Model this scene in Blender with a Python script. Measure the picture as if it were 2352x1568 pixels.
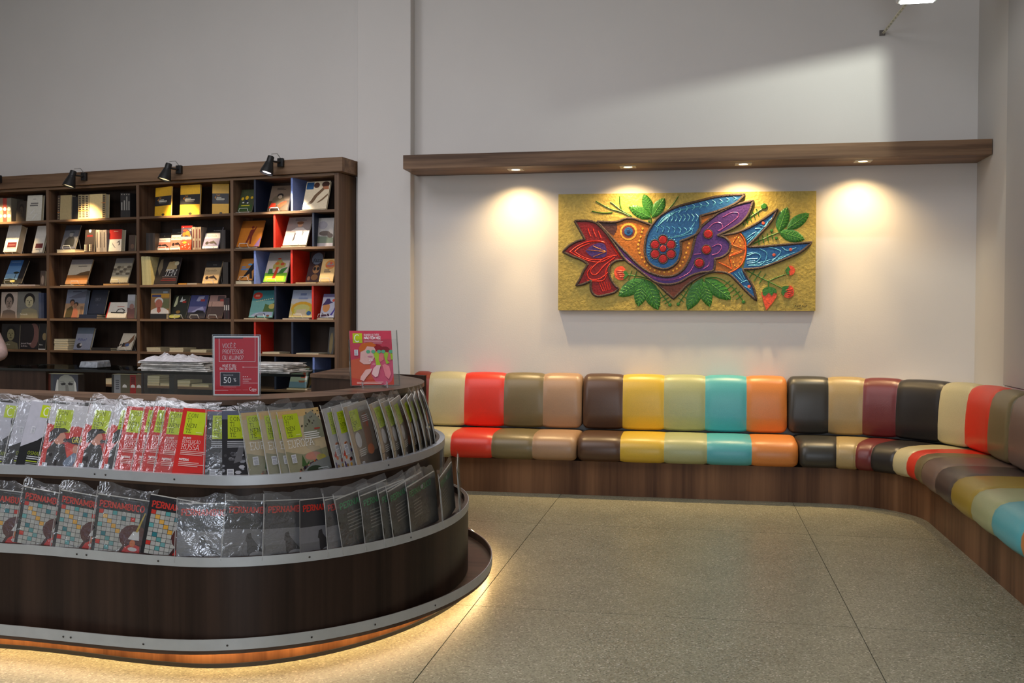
import bpy, bmesh, math, random
from mathutils import Vector, Matrix
random.seed(7)
SC = bpy.context.scene
COL = SC.collection
for _o in list(bpy.data.objects):
    bpy.data.objects.remove(_o)
# ------------------------------------------------------------------ camera
FPX, EYE = 2300.0, 1.35                       # focal length in pixels of the 2352x1568 frame, eye height in metres
def _rot(yaw, pitch, roll):
    return (Matrix.Rotation(math.radians(yaw), 3, 'Z') @ Matrix.Rotation(math.radians(pitch), 3, 'X')
            @ Matrix.Rotation(math.radians(roll), 3, 'Y'))
CR = _rot(10.51, -1.278, -0.184)              # columns: right, forward, up
CP = Vector((0, 0, EYE))
cam_data = bpy.data.cameras.new('camera')
cam = bpy.data.objects.new('camera', cam_data)
COL.objects.link(cam)
cam_data.sensor_width = 36.0
cam_data.lens = 36.0 * FPX / 2352.0
cam_data.clip_start = 0.05
_r, _f, _u = CR.col[0], CR.col[1], CR.col[2]
cam.matrix_world = Matrix(((_r.x, _u.x, -_f.x, CP.x), (_r.y, _u.y, -_f.y, CP.y), (_r.z, _u.z, -_f.z, CP.z), (0, 0, 0, 1)))
SC.camera = cam
# ------------------------------------------------------------------ world, exposure, room light
SC.view_settings.view_transform = 'Standard'
SC.view_settings.look = 'None'
SC.view_settings.gamma = 1.0
SC.view_settings.use_curve_mapping = False
SC.view_settings.exposure = 0.0
SC.cycles.max_bounces = 7
SC.cycles.diffuse_bounces = 4
SC.cycles.glossy_bounces = 3
SC.cycles.transparent_max_bounces = 24
SC.cycles.transmission_bounces = 4
SC.cycles.caustics_reflective = False
SC.cycles.caustics_refractive = False
SC.cycles.sample_clamp_indirect = 4.0
SC.cycles.use_denoising = True
world = bpy.data.worlds.new('world')
SC.world = world
world.use_nodes = True
_bg = world.node_tree.nodes['Background']
_bg.inputs['Color'].default_value = (0.62, 0.70, 0.85, 1)
_bg.inputs['Strength'].default_value = 0.6
def lamp(name, kind, loc, target, energy, color, **kw):
    d = bpy.data.lights.new(name, kind)
    d.energy = energy
    d.color = color
    for k, v in kw.items():
        setattr(d, k, v)
    o = bpy.data.objects.new(name, d)
    COL.objects.link(o)
    o.location = loc
    if target is not None:
        o.rotation_euler = (Vector(target) - Vector(loc)).to_track_quat('-Z', 'Y').to_euler()
    return o
# daylight through the shop window behind the camera, and an added overhead fill for ambient light
lamp('daylight_front', 'AREA', (0.55, -4.3, 1.6), (0.2, 4, 1.4), 115, (0.84, 0.91, 1.0), shape='RECTANGLE', size=1.6, size_y=2.6)
lamp('daylight_left', 'AREA', (-6.9, 1.0, 3.0), (0, 5.0, 2.8), 130, (0.88, 0.93, 1.0), shape='RECTANGLE', size=3.0, size_y=2.2)
lamp('overhead_fill', 'AREA', (-3.0, 3.2, 4.85), (-3.0, 3.2, 0), 185, (0.96, 0.93, 0.98), shape='RECTANGLE', size=4.5, size_y=4.0)
WARM = (1.0, 0.71, 0.35)
# ------------------------------------------------------------------ picture ray helpers
def ray(px, py):
    return CR @ Vector(((px - 1176) / FPX, 1.0, -(py - 784) / FPX))
def at_z(px, py, z):
    d = ray(px, py)
    return CP + d * ((z - EYE) / d.z)
def at_y(px, py, y):
    d = ray(px, py)
    return CP + d * (y / d.y)
def proj(p):
    q = CR.transposed() @ (Vector(p) - CP)
    return (1176 + FPX * q.x / q.y, 784 - FPX * q.z / q.y)
def solve(fn, target, a, b, k=0):
    """bisection on a point function: fn(t) -> 3D point whose pixel coordinate k equals target"""
    fa = proj(fn(a))[k] - target
    for _ in range(40):
        m = 0.5 * (a + b)
        fm = proj(fn(m))[k] - target
        if (fa < 0) == (fm < 0):
            a, fa = m, fm
        else:
            b = m
    return 0.5 * (a + b)
# ------------------------------------------------------------------ materials
def lin(c):
    return tuple(((v / 255.0) / 12.92 if v / 255.0 <= 0.04045 else ((v / 255.0 + 0.055) / 1.055) ** 2.4) for v in c)
MATS = {}
def _principled(name):
    m = bpy.data.materials.new(name)
    m.use_nodes = True
    nt = m.node_tree
    return m, nt, nt.nodes['Principled BSDF']
def mat(rgb, rough=0.55, metal=0.0, spec=0.5, var=0.08, bump=0.0, scale=60.0, name=None, coat=0.0):
    """plain coloured material with a faint procedural mottling (rgb in sRGB 0-255)"""
    key = (tuple(rgb), rough, metal, spec, var, bump, scale, coat)
    if key in MATS:
        return MATS[key]
    m, nt, p = _principled(name or 'mat_%d' % len(MATS))
    c = lin(rgb)
    p.inputs['Roughness'].default_value = rough
    p.inputs['Metallic'].default_value = metal
    p.inputs['Specular IOR Level'].default_value = spec
    if coat:
        p.inputs['Coat Weight'].default_value = coat
        p.inputs['Coat Roughness'].default_value = 0.15
    if var or bump:
        tc = nt.nodes.new('ShaderNodeTexCoord')
        n = nt.nodes.new('ShaderNodeTexNoise')
        n.inputs['Scale'].default_value = scale
        n.inputs['Detail'].default_value = 3
        nt.links.new(tc.outputs['Object'], n.inputs['Vector'])
        r = nt.nodes.new('ShaderNodeValToRGB')
        r.color_ramp.elements[0].position, r.color_ramp.elements[1].position = 0.3, 0.7
        r.color_ramp.elements[0].color = tuple(max(0, v * (1 - var)) for v in c) + (1,)
        r.color_ramp.elements[1].color = tuple(min(1, v * (1 + var)) for v in c) + (1,)
        nt.links.new(n.outputs['Fac'], r.inputs['Fac'])
        nt.links.new(r.outputs['Color'], p.inputs['Base Color'])
        if bump:
            b = nt.nodes.new('ShaderNodeBump')
            b.inputs['Strength'].default_value = bump
            b.inputs['Distance'].default_value = 0.01
            nt.links.new(n.outputs['Fac'], b.inputs['Height'])
            nt.links.new(b.outputs['Normal'], p.inputs['Normal'])
    else:
        p.inputs['Base Color'].default_value = c + (1,)
    MATS[key] = m
    return m
def wood(name, dark, light, stretch, rough=0.42, bands=0.0):
    m, nt, p = _principled(name)
    tc = nt.nodes.new('ShaderNodeTexCoord')
    mp = nt.nodes.new('ShaderNodeMapping')
    mp.inputs['Scale'].default_value = stretch
    n = nt.nodes.new('ShaderNodeTexNoise')
    n.inputs['Scale'].default_value = 1.0
    n.inputs['Detail'].default_value = 6
    n.inputs['Roughness'].default_value = 0.62
    n.inputs['Distortion'].default_value = 0.4
    mp2 = nt.nodes.new('ShaderNodeMapping')
    mp2.inputs['Scale'].default_value = tuple(v * 0.22 for v in stretch)
    n2 = nt.nodes.new('ShaderNodeTexNoise')
    n2.inputs['Scale'].default_value = 1.0
    n2.inputs['Detail'].default_value = 2
    mx = nt.nodes.new('ShaderNodeMath')
    mx.operation = 'MULTIPLY_ADD'
    mx.inputs[1].default_value = 0.6
    r = nt.nodes.new('ShaderNodeValToRGB')
    r.color_ramp.elements[0].position, r.color_ramp.elements[1].position = 0.55, 1.05 - bands
    r.color_ramp.elements[0].color = lin(dark) + (1,)
    r.color_ramp.elements[1].color = lin(light) + (1,)
    L = nt.links.new
    L(tc.outputs['Object'], mp.inputs['Vector'])
    L(mp.outputs['Vector'], n.inputs['Vector'])
    L(tc.outputs['Object'], mp2.inputs['Vector'])
    L(mp2.outputs['Vector'], n2.inputs['Vector'])
    L(n.outputs['Fac'], mx.inputs[0])
    L(n2.outputs['Fac'], mx.inputs[2])
    L(mx.outputs[0], r.inputs['Fac'])
    L(r.outputs['Color'], p.inputs['Base Color'])
    p.inputs['Roughness'].default_value = rough
    p.inputs['Specular IOR Level'].default_value = 0.22
    b = nt.nodes.new('ShaderNodeBump')
    b.inputs['Strength'].default_value = 0.06
    b.inputs['Distance'].default_value = 0.004
    L(n.outputs['Fac'], b.inputs['Height'])
    L(b.outputs['Normal'], p.inputs['Normal'])
    return m
def emit(name, rgb, strength):
    m, nt, p = _principled(name)
    p.inputs['Base Color'].default_value = tuple(rgb) + (1,)
    p.inputs['Emission Color'].default_value = tuple(rgb) + (1,)
    p.inputs['Emission Strength'].default_value = strength
    return m
def plaster(name, rgb):
    m, nt, p = _principled(name)
    c = lin(rgb)
    tc = nt.nodes.new('ShaderNodeTexCoord')
    n = nt.nodes.new('ShaderNodeTexNoise')
    n.inputs['Scale'].default_value = 1.7
    n.inputs['Detail'].default_value = 8
    r = nt.nodes.new('ShaderNodeValToRGB')
    r.color_ramp.elements[0].color = tuple(v * 0.95 for v in c) + (1,)
    r.color_ramp.elements[1].color = tuple(min(1, v * 1.03) for v in c) + (1,)
    n2 = nt.nodes.new('ShaderNodeTexNoise')
    n2.inputs['Scale'].default_value = 90
    b = nt.nodes.new('ShaderNodeBump')
    b.inputs['Strength'].default_value = 0.05
    b.inputs['Distance'].default_value = 0.01
    L = nt.links.new
    L(tc.outputs['Object'], n.inputs['Vector'])
    L(tc.outputs['Object'], n2.inputs['Vector'])
    L(n.outputs['Fac'], r.inputs['Fac'])
    L(r.outputs['Color'], p.inputs['Base Color'])
    L(n2.outputs['Fac'], b.inputs['Height'])
    L(b.outputs['Normal'], p.inputs['Normal'])
    p.inputs['Roughness'].default_value = 0.8
    return m
def terrazzo(name):
    m, nt, p = _principled(name)
    tc = nt.nodes.new('ShaderNodeTexCoord')
    v = nt.nodes.new('ShaderNodeTexVoronoi')
    v.inputs['Scale'].default_value = 150
    r = nt.nodes.new('ShaderNodeValToRGB')
    e = r.color_ramp.elements
    e[0].position, e[0].color = 0.0, lin((108, 103, 86)) + (1,)
    e[1].position, e[1].color = 1.0, lin((222, 216, 196)) + (1,)
    q = r.color_ramp.elements.new(0.35); q.color = lin((150, 147, 122)) + (1,)
    q = r.color_ramp.elements.new(0.75); q.color = lin((168, 164, 139)) + (1,)
    n = nt.nodes.new('ShaderNodeTexNoise')
    n.inputs['Scale'].default_value = 3.0
    n.inputs['Detail'].default_value = 4
    mx = nt.nodes.new('ShaderNodeMix')
    mx.data_type = 'RGBA'
    mx.blend_type = 'MULTIPLY'
    mx.inputs[0].default_value = 0.35
    L = nt.links.new
    L(tc.outputs['Object'], v.inputs['Vector'])
    L(tc.outputs['Object'], n.inputs['Vector'])
    L(v.outputs['Color'], r.inputs['Fac'])
    L(r.outputs['Color'], mx.inputs[6])
    L(n.outputs['Fac'], mx.inputs[7])
    L(mx.outputs[2], p.inputs['Base Color'])
    p.inputs['Roughness'].default_value = 0.38
    p.inputs['Specular IOR Level'].default_value = 0.4
    return m
def clear(name, tint, alpha, rough=0.08, haze=0.0):
    """thin see-through sheet: mostly transparent with a gloss and an optional milky haze"""
    m = bpy.data.materials.new(name)
    m.use_nodes = True
    nt = m.node_tree
    nt.nodes.remove(nt.nodes['Principled BSDF'])
    out = nt.nodes['Material Output']
    t = nt.nodes.new('ShaderNodeBsdfTransparent')
    t.inputs['Color'].default_value = tuple(tint) + (1,)
    g = nt.nodes.new('ShaderNodeBsdfGlossy')
    g.inputs['Roughness'].default_value = rough
    g.inputs['Color'].default_value = (0.95, 0.96, 1, 1)
    mix = nt.nodes.new('ShaderNodeMixShader')
    mix.inputs[0].default_value = alpha
    L = nt.links.new
    L(t.outputs[0], mix.inputs[1])
    L(g.outputs[0], mix.inputs[2])
    last = mix
    if haze:
        d = nt.nodes.new('ShaderNodeBsdfDiffuse')
        d.inputs['Color'].default_value = (0.86, 0.87, 0.88, 1)
        m2 = nt.nodes.new('ShaderNodeMixShader')
        m2.inputs[0].default_value = haze
        L(mix.outputs[0], m2.inputs[1])
        L(d.outputs[0], m2.inputs[2])
        tc = nt.nodes.new('ShaderNodeTexCoord')
        n = nt.nodes.new('ShaderNodeTexNoise')
        n.inputs['Scale'].default_value = 26
        n.inputs['Detail'].default_value = 3
        n.inputs['Distortion'].default_value = 1.2
        b = nt.nodes.new('ShaderNodeBump')
        b.inputs['Strength'].default_value = 0.55
        b.inputs['Distance'].default_value = 0.012
        L(tc.outputs['Object'], n.inputs['Vector'])
        L(n.outputs['Fac'], b.inputs['Height'])
        L(b.outputs['Normal'], g.inputs['Normal'])
        last = m2
    L(last.outputs[0], out.inputs['Surface'])
    return m
def print_material():
    m, nt, p = _principled('printed_paper')
    a = nt.nodes.new('ShaderNodeVertexColor')
    a.layer_name = 'ink'
    tc = nt.nodes.new('ShaderNodeTexCoord')
    n = nt.nodes.new('ShaderNodeTexNoise')
    n.inputs['Scale'].default_value = 45
    n.inputs['Detail'].default_value = 4
    mx = nt.nodes.new('ShaderNodeMix')
    mx.data_type = 'RGBA'
    mx.blend_type = 'MULTIPLY'
    mx.inputs[0].default_value = 0.22
    nt.links.new(tc.outputs['Object'], n.inputs['Vector'])
    nt.links.new(a.outputs['Color'], mx.inputs[6])
    nt.links.new(n.outputs['Fac'], mx.inputs[7])
    nt.links.new(mx.outputs[2], p.inputs['Base Color'])
    p.inputs['Roughness'].default_value = 0.32
    p.inputs['Specular IOR Level'].default_value = 0.4
    return m
PRINT = print_material()
PLASTIC = clear('plastic_sleeve', (0.97, 0.98, 0.98), 0.10, 0.11, 0.034)
ACRYLIC = clear('clear_acrylic', (0.96, 0.975, 0.975), 0.02, 0.04)
GLASS = clear('dark_glass', (0.52, 0.56, 0.54), 0.07, 0.02)
WALL = plaster('white_plaster', (212, 207, 202))
WALL2 = plaster('dimmed_plaster', (186, 182, 176))  # white wall plaster darkened to stand for the right wall's dimmer light
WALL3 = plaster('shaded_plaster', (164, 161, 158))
CEIL = plaster('ceiling_plaster', (205, 205, 202))
W_H = wood('walnut_lengthwise', (80, 59, 44), (142, 112, 86), (1.6, 38, 38))
W_V = wood('walnut_upright', (70, 50, 38), (126, 98, 76), (38, 38, 1.6))
W_CV = wood('dark_veneer_upright', (33, 22, 17), (60, 43, 34), (34, 34, 0.9), 0.38)
W_CT = wood('dark_veneer_top', (70, 52, 41), (112, 88, 70), (2.0, 30, 30), 0.4)
W_BASE = wood('striped_veneer', (72, 46, 30), (128, 92, 64), (20, 20, 0.7), 0.42)
W_PL = wood('plinth_veneer', (92, 54, 30), (150, 98, 58), (26, 26, 1.2), 0.45)
W_IN = wood('shelf_back_board', (36, 27, 22), (62, 47, 38), (30, 30, 1.3), 0.6)
ALU = mat((206, 209, 214), 0.38, 0.72, 0.5, 0.05, 0.02, 14, 'brushed_aluminium')
ALU.node_tree.nodes['Principled BSDF'].inputs['Anisotropic'].default_value = 0.8
_tg = ALU.node_tree.nodes.new('ShaderNodeTangent')
_tg.direction_type, _tg.axis = 'RADIAL', 'Z'
ALU.node_tree.links.new(_tg.outputs['Tangent'], ALU.node_tree.nodes['Principled BSDF'].inputs['Tangent'])
BLACK = mat((22, 22, 23), 0.45, 0, 0.5, 0.05, 0, 60, 'black_metal')
WIRE = mat((226, 226, 222), 0.35, 0.1, 0.5, 0.03, 0, 60, 'white_wire')
PAGE = mat((214, 200, 166), 0.8, 0, 0.3, 0.1, 0.1, 220, 'page_edges')
# ------------------------------------------------------------------ mesh helpers
class MB:
    """collects faces; build() links them as ONE mesh object"""
    def __init__(s):
        s.v, s.f, s.m, s.c = [], [], [], []
    def add(s, verts, faces, m=0, c=None):
        b = len(s.v)
        s.v += [tuple(x) for x in verts]
        for f in faces:
            s.f.append(tuple(i + b for i in f))
            s.m.append(m)
            s.c.append(c)
        return s
    def box(s, x0, y0, z0, x1, y1, z1, m=0, c=None):
        return s.add([(x0, y0, z0), (x1, y0, z0), (x1, y1, z0), (x0, y1, z0), (x0, y0, z1), (x1, y0, z1), (x1, y1, z1), (x0, y1, z1)],
                     [(3, 2, 1, 0), (4, 5, 6, 7), (0, 1, 5, 4), (1, 2, 6, 5), (2, 3, 7, 6), (3, 0, 4, 7)], m, c)
    def tube(s, pts, r, n=6, m=0, cap=True, c=None):
        pts = [Vector(p) for p in pts]
        rr = r if isinstance(r, (list, tuple)) else [r] * len(pts)
        vs, fs = [], []
        prev = None
        for i, p in enumerate(pts):
            t = (pts[min(i + 1, len(pts) - 1)] - pts[max(i - 1, 0)]).normalized()
            if prev is None:
                a = t.cross(Vector((0, 0, 1)))
                if a.length < 1e-4:
                    a = t.cross(Vector((0, 1, 0)))
            else:
                a = prev - t * prev.dot(t)
            a.normalize()
            prev = a
            b = t.cross(a)
            for k in range(n):
                w = 2 * math.pi * k / n
                vs.append(p + (a * math.cos(w) + b * math.sin(w)) * rr[i])
        for i in range(len(pts) - 1):
            for k in range(n):
                k2 = (k + 1) % n
                fs.append((i * n + k, i * n + k2, (i + 1) * n + k2, (i + 1) * n + k))
        if cap:
            fs.append(tuple(range(n - 1, -1, -1)))
            fs.append(tuple((len(pts) - 1) * n + k for k in range(n)))
        return s.add(vs, fs, m, c)
    def lathe(s, prof, n=20, origin=(0, 0, 0), m=0, mat4=None, cap0=False, cap1=False):
        vs, fs = [], []
        for r, z in prof:
            for k in range(n):
                w = 2 * math.pi * k / n
                v = Vector((r * math.cos(w), r * math.sin(w), z))
                if mat4 is not None:
                    v = mat4 @ v
                vs.append(v + Vector(origin))
        for i in range(len(prof) - 1):
            for k in range(n):
                k2 = (k + 1) % n
                fs.append((i * n + k, i * n + k2, (i + 1) * n + k2, (i + 1) * n + k))
        if cap0:
            fs.append(tuple(range(n - 1, -1, -1)))
        if cap1:
            fs.append(tuple((len(prof) - 1) * n + k for k in range(n)))
        return s.add(vs, fs, m)
    def build(s, name, mats, parent=None, smooth=False, bevel=0.0, recalc=True, angle=0.6):
        me = bpy.data.meshes.new(name)
        me.from_pydata(s.v, [], s.f)
        if not isinstance(mats, (list, tuple)):
            mats = [mats]
        for m in mats:
            me.materials.append(m)
        if len(mats) > 1:
            me.polygons.foreach_set('material_index', s.m)
        if any(c is not None for c in s.c):
            at = me.color_attributes.new('ink', 'FLOAT_COLOR', 'CORNER')
            buf = []
            for c, p in zip(s.c, me.polygons):
                buf += list((c or (1, 1, 1)) + (1.0,)) * p.loop_total
            at.data.foreach_set('color', buf)
        if recalc:
            bm = bmesh.new()
            bm.from_mesh(me)
            bmesh.ops.recalc_face_normals(bm, faces=bm.faces)
            bm.to_mesh(me)
            bm.free()
        if smooth:
            me.polygons.foreach_set('use_smooth', [True] * len(me.polygons))
            try:
                me.set_sharp_from_angle(angle=angle)
            except Exception:
                pass
        o = bpy.data.objects.new(name, me)
        COL.objects.link(o)
        if parent is not None:
            o.parent = parent
        if bevel:
            b = o.modifiers.new('edge', 'BEVEL')
            b.width = bevel
            b.segments = 2
            b.limit_method = 'ANGLE'
        return o
def tag(o, label, cat, group=None):
    o['label'] = label
    o['category'] = cat
    if group:
        o['group'] = group
    return o
def thing(name, label, cat, loc=(0, 0, 0), rotz=0.0, group=None):
    o = bpy.data.objects.new(name, None)
    o.empty_display_size = 0.05
    COL.objects.link(o)
    o.location = loc
    o.rotation_euler = (0, 0, rotz)
    return tag(o, label, cat, group)
def struct(o):
    o['kind'] = 'structure'
    return o
def smoothstep(x):
    x = max(0.0, min(1.0, x))
    return x * x * (3 - 2 * x)
# ------------------------------------------------------------------ the room shell
YW, XR, CEIL_Z = 8.2, 2.09, 4.9
BA = math.radians(9.14)                                         # the bookcase wall stands 9 degrees off the sofa wall
UD = Vector((math.cos(BA), -math.sin(BA), 0))
ND = Vector((math.sin(BA), math.cos(BA), 0))
BO = Vector((-2.936, 7.904, 0))                                 # front right foot of the bookcase
def bw(u, v, z):
    return BO + UD * u + ND * v + Vector((0, 0, z))
floor = struct(MB().box(-9, -5, -0.12, 4, 11, -0.004).build('floor', mat((70, 66, 56), 0.8, name='joint_filler')))
TERR = terrazzo('terrazzo')
xs = [-9] + [-1.03 + 1.73 * k for k in range(-4, 3)] + [4]
ys = [-5] + [6.52 - 1.94 * k for k in range(5, -1, -1)] + [8.46, 11]
for i in range(len(xs) - 1):
    for j in range(len(ys) - 1):
        g = 0.002
        if ys[j] < -1 or xs[i + 1] < -6:
            continue
        MB().box(xs[i] + g, ys[j] + g, -0.03, xs[i + 1] - g, ys[j + 1] - g, 0.0).build('terrazzo_panel', TERR, floor)
MB().box(-9, -5, -0.03, -6.222, 11, -0.001).box(-6.218, -5, -0.03, 4, -1.242, -0.001).build('terrazzo_panel', TERR, floor)
struct(MB().box(-2.9, YW, 0, XR + 0.4, YW + 0.2, CEIL_Z).build('wall_back', WALL))
_p0, _p1 = bw(-6.5, 0.305, 0), bw(0.12, 0.305, 0)
_q0, _q1 = bw(-6.5, 0.5, 0), bw(0.12, 0.5, 0)
wl = MB()
wl.add([(p.x, p.y, z) for z in (0, CEIL_Z) for p in (_p0, _p1, _q1, _q0)],
       [(3, 2, 1, 0), (4, 5, 6, 7), (0, 1, 5, 4), (1, 2, 6, 5), (2, 3, 7, 6), (3, 0, 4, 7)])
struct(wl.build('wall_left', WALL))
struct(MB().box(-2.83, 8.085, 0, -2.365, YW + 0.1, CEIL_Z).build('trim_1', WALL, bevel=0.006))        # the shallow white pillar
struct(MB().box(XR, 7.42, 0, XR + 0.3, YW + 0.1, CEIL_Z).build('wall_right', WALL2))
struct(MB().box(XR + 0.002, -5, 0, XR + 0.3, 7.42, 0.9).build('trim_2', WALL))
struct(MB().box(XR - 0.012, -5, 0.905, XR + 0.3, 7.42, CEIL_Z).build('trim_3', WALL3, bevel=0.004))    # greyer lining above the ledge, dimness of the wall painted in too
struct(MB().box(-9, -5, CEIL_Z, 4, 11, CEIL_Z + 0.15).build('ceiling', CEIL))
struct(MB().box(-9, -5, 0, -7.2, 11, CEIL_Z).build('wall_far_left', WALL))
# the shop front behind the camera: piers and lintel around wide glazing
wf = MB()
for a, b in ((-9, -5.2), (2.0, 4)):
    wf.box(a, -4.6, 0, b, -4.4, CEIL_Z)
wf.box(-5.2, -4.6, 3.9, 2.0, -4.4, CEIL_Z).box(-5.2, -4.6, 0, 2.0, -4.4, 0.5)
struct(wf.build('wall_front', WALL))
wn = MB()
for k in range(5):
    x = -5.2 + 7.2 * k / 4
    wn.box(x - 0.04, -4.56, 0.5, x + 0.04, -4.44, 3.9)
wn.box(-5.2, -4.56, 2.2, 2.0, -4.44, 2.28)
struct(wn.build('window_1', BLACK))
# ------------------------------------------------------------------ wooden light beam over the mural
beam = thing('light_beam', 'long walnut box beam with four recessed lights on the white wall', 'beam', (-0.13, 8.0, 2.6))
BX0, BX1, BY0, BY1, BZ0, BZ1 = -2.34, XR - 0.004, 7.785, YW - 0.002, 2.553, 2.665
MB().box(BX0 + 0.13, BY0 - 8.0, BZ0 - 2.6, BX1 + 0.13, BY1 - 8.0, BZ1 - 2.6).build('beam_box', W_H, beam, bevel=0.002)
GLOW = emit('lamp_glow', (1.0, 0.80, 0.52), 14)
for i, (px, py) in enumerate(((1182, 387), (1441, 380), (1708, 374), (1982, 370))):
    p = at_z(px, py, BZ0)
    lx, ly = p.x, 7.955
    o = thing('recessed_downlight', ('leftmost', 'second from left', 'third from left', 'rightmost')[i] + ' square recessed downlight under the walnut beam', 'light',
              (lx, ly, BZ0), group='downlights under the walnut beam')
    pl = MB()
    q, r = 0.062, 0.036
    n = 24
    ring = [(r * math.cos(2 * math.pi * k / n), r * math.sin(2 * math.pi * k / n)) for k in range(n)]
    sq = []
    for (a, b) in ring:
        s_ = q / max(abs(a), abs(b))
        sq.append((a * s_, b * s_))
    vs = [(a, b, -0.004) for a, b in sq] + [(a, b, -0.004) for a, b in ring] + [(a, b, 0.0) for a, b in sq] + [(a * .92, b * .92, 0.0015) for a, b in ring]
    fs = []
    for k in range(n):
        k2 = (k + 1) % n
        fs += [(k, k2, n + k2, n + k), (2 * n + k, 2 * n + k2, k2, k), (n + k, n + k2, 3 * n + k2, 3 * n + k)]
    pl.add(vs, fs)
    pl.build('trim_plate', mat((226, 214, 190), 0.4, name='cream_enamel'), o)
    lens = MB()
    lens.lathe([(0.0005, -0.0022), (0.02, -0.0018), (0.034, -0.0008)], 20)
    lens.build('lamp_lens', GLOW, o, smooth=True)
    lamp('downbeam_%d' % i, 'SPOT', (lx, ly, BZ0 - 0.012), (lx, ly - 0.06, 0), 66, WARM, spot_size=math.radians(48), spot_blend=0.9, shadow_soft_size=0.028)
    lamp('downlight_%d' % i, 'SPOT', (lx, ly, BZ0 - 0.012), (lx, ly + 0.12, 1.6), 54, WARM, spot_size=math.radians(132), spot_blend=1.0, shadow_soft_size=0.028)
# ------------------------------------------------------------------ floodlight on a perforated bracket, top right
bk = at_y(2029, 76, YW)
fl = thing('wall_floodlight', 'bright white floodlight on a perforated metal bracket high on the white wall', 'light', (bk.x, YW, bk.z))
fe = at_y(2094, -8, 7.25)
d = fe - Vector((bk.x, YW, bk.z))
br = MB()
n_ = 12
for k in range(n_):                                               # perforated flat bar: two flanges and rungs
    a, b = d * (k / n_), d * ((k + 0.55) / n_)
    br.tube([a, b], 0.013, 4)
br.tube([Vector((0.011, 0, 0.004)), d + Vector((0.011, 0, 0.004))], 0.004, 4)
br.tube([Vector((-0.011, 0, -0.004)), d + Vector((-0.011, 0, -0.004))], 0.004, 4)
br.build('bracket_bar', mat((196, 192, 172), 0.5, 0.3), fl)
MB().box(-0.03, -0.012, -0.02, 0.012, 0.0, 0.02).build('wall_plate', mat((110, 104, 100), 0.5, 0.3), fl)
hx, hz = at_y(2116, -8, 7.05).x - bk.x, at_y(2116, -8, 7.05).z - bk.z
hd = MB()
hd.box(hx - 0.13, -1.2, hz + 0.008, hx + 0.13, -0.98, hz + 0.09)
hd.build('lamp_housing', mat((200, 200, 198), 0.4), fl, bevel=0.008)
MB().box(hx - 0.105, -1.18, hz, hx + 0.105, -1.0, hz + 0.007).build('lamp_panel', emit('floodlight_glow', (0.93, 1.0, 0.96), 12), fl)
# unseen spot above the panel throws the wall wedge, trimmed by two added blocking plates
FLOOD = at_y(2036, -110, 6.9)
wa, wb, wc_ = at_y(1400, 236, YW), at_y(2032, 116, YW), at_y(2046, 420, YW)
def blocker(p_, q_, out):
    e0, e1 = FLOOD + (p_ - FLOOD) * 0.075, FLOOD + (q_ - FLOOD) * 0.075
    ex_ = (e1 - e0).normalized()
    e0, e1 = e0 - ex_ * 0.04, e1 + ex_ * 0.04
    r0 = Vector(fl.location)
    th_ = Vector((0, 0.0015, 0))
    P8 = [e0, e1, e1 + out, e0 + out]
    mb_ = MB().add([p - r0 + t for t in (Vector(), th_) for p in P8], [(3, 2, 1, 0), (4, 5, 6, 7), (0, 1, 5, 4), (1, 2, 6, 5), (2, 3, 7, 6), (3, 0, 4, 7)])
    mb_.build('beam_blocker', BLACK, fl)
blocker(wa, wb, Vector((0.01, -0.05, 0.26)))
blocker(wb, wc_, Vector((0.30, -0.03, 0.0)))
lamp('floodlight_beam', 'SPOT', FLOOD, at_y(1850, 330, YW), 54, (0.93, 1.0, 0.90), spot_size=math.radians(120), spot_blend=0.6, shadow_soft_size=0.007)
# ------------------------------------------------------------------ the corner banquette
XC, YC, RW = 0.93, 7.05, 1.15                                     # arc centre, arc radius at the wall line
def sp(s, d, z):
    """point on the banquette: s metres along the wall, d metres out from it"""
    if s <= XC:
        return Vector((s, YC + RW - d, z))
    a = s - XC
    if a <= math.pi / 2:
        return Vector((XC + (RW - d) * math.sin(a), YC + (RW - d) * math.cos(a), z))
    return Vector((XC + RW - d, YC - (a - math.pi / 2), z))
S0, S1 = -2.28, XC + math.pi / 2 + 5.2
def srange(a, b, st):
    n = max(1, int(math.ceil((b - a) / st)))
    return [a + (b - a) * k / n for k in range(n + 1)]
def sweep(ss, prof_fn, cap=True):
    mb = MB()
    vs, fs = [], []
    n = None
    for s in ss:
        pr = prof_fn(s)
        n = len(pr)
        vs += [sp(s, d_, z_) for d_, z_ in pr]
    for i in range(len(ss) - 1):
        for k in range(n):
            k2 = (k + 1) % n
            fs.append((i * n + k, (i + 1) * n + k, (i + 1) * n + k2, i * n + k2))
    if cap:
        fs.append(tuple(range(n)))
        fs.append(tuple((len(ss) - 1) * n + k for k in range(n - 1, -1, -1)))
    return mb.add(vs, fs)
ben = thing('banquette_base', 'striped dark wood veneer plinth bench curving round the room corner', 'bench', (0, YW, 0))
bx = sweep(srange(S0, S1, 0.08), lambda s: [(0.55, 0.0), (0.55, 0.262), (0.012, 0.262), (0.012, 0.0)])
o = bx.build('bench_box', W_BASE, ben, smooth=True, angle=0.5)
o.location = (0, -YW, 0)
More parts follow.
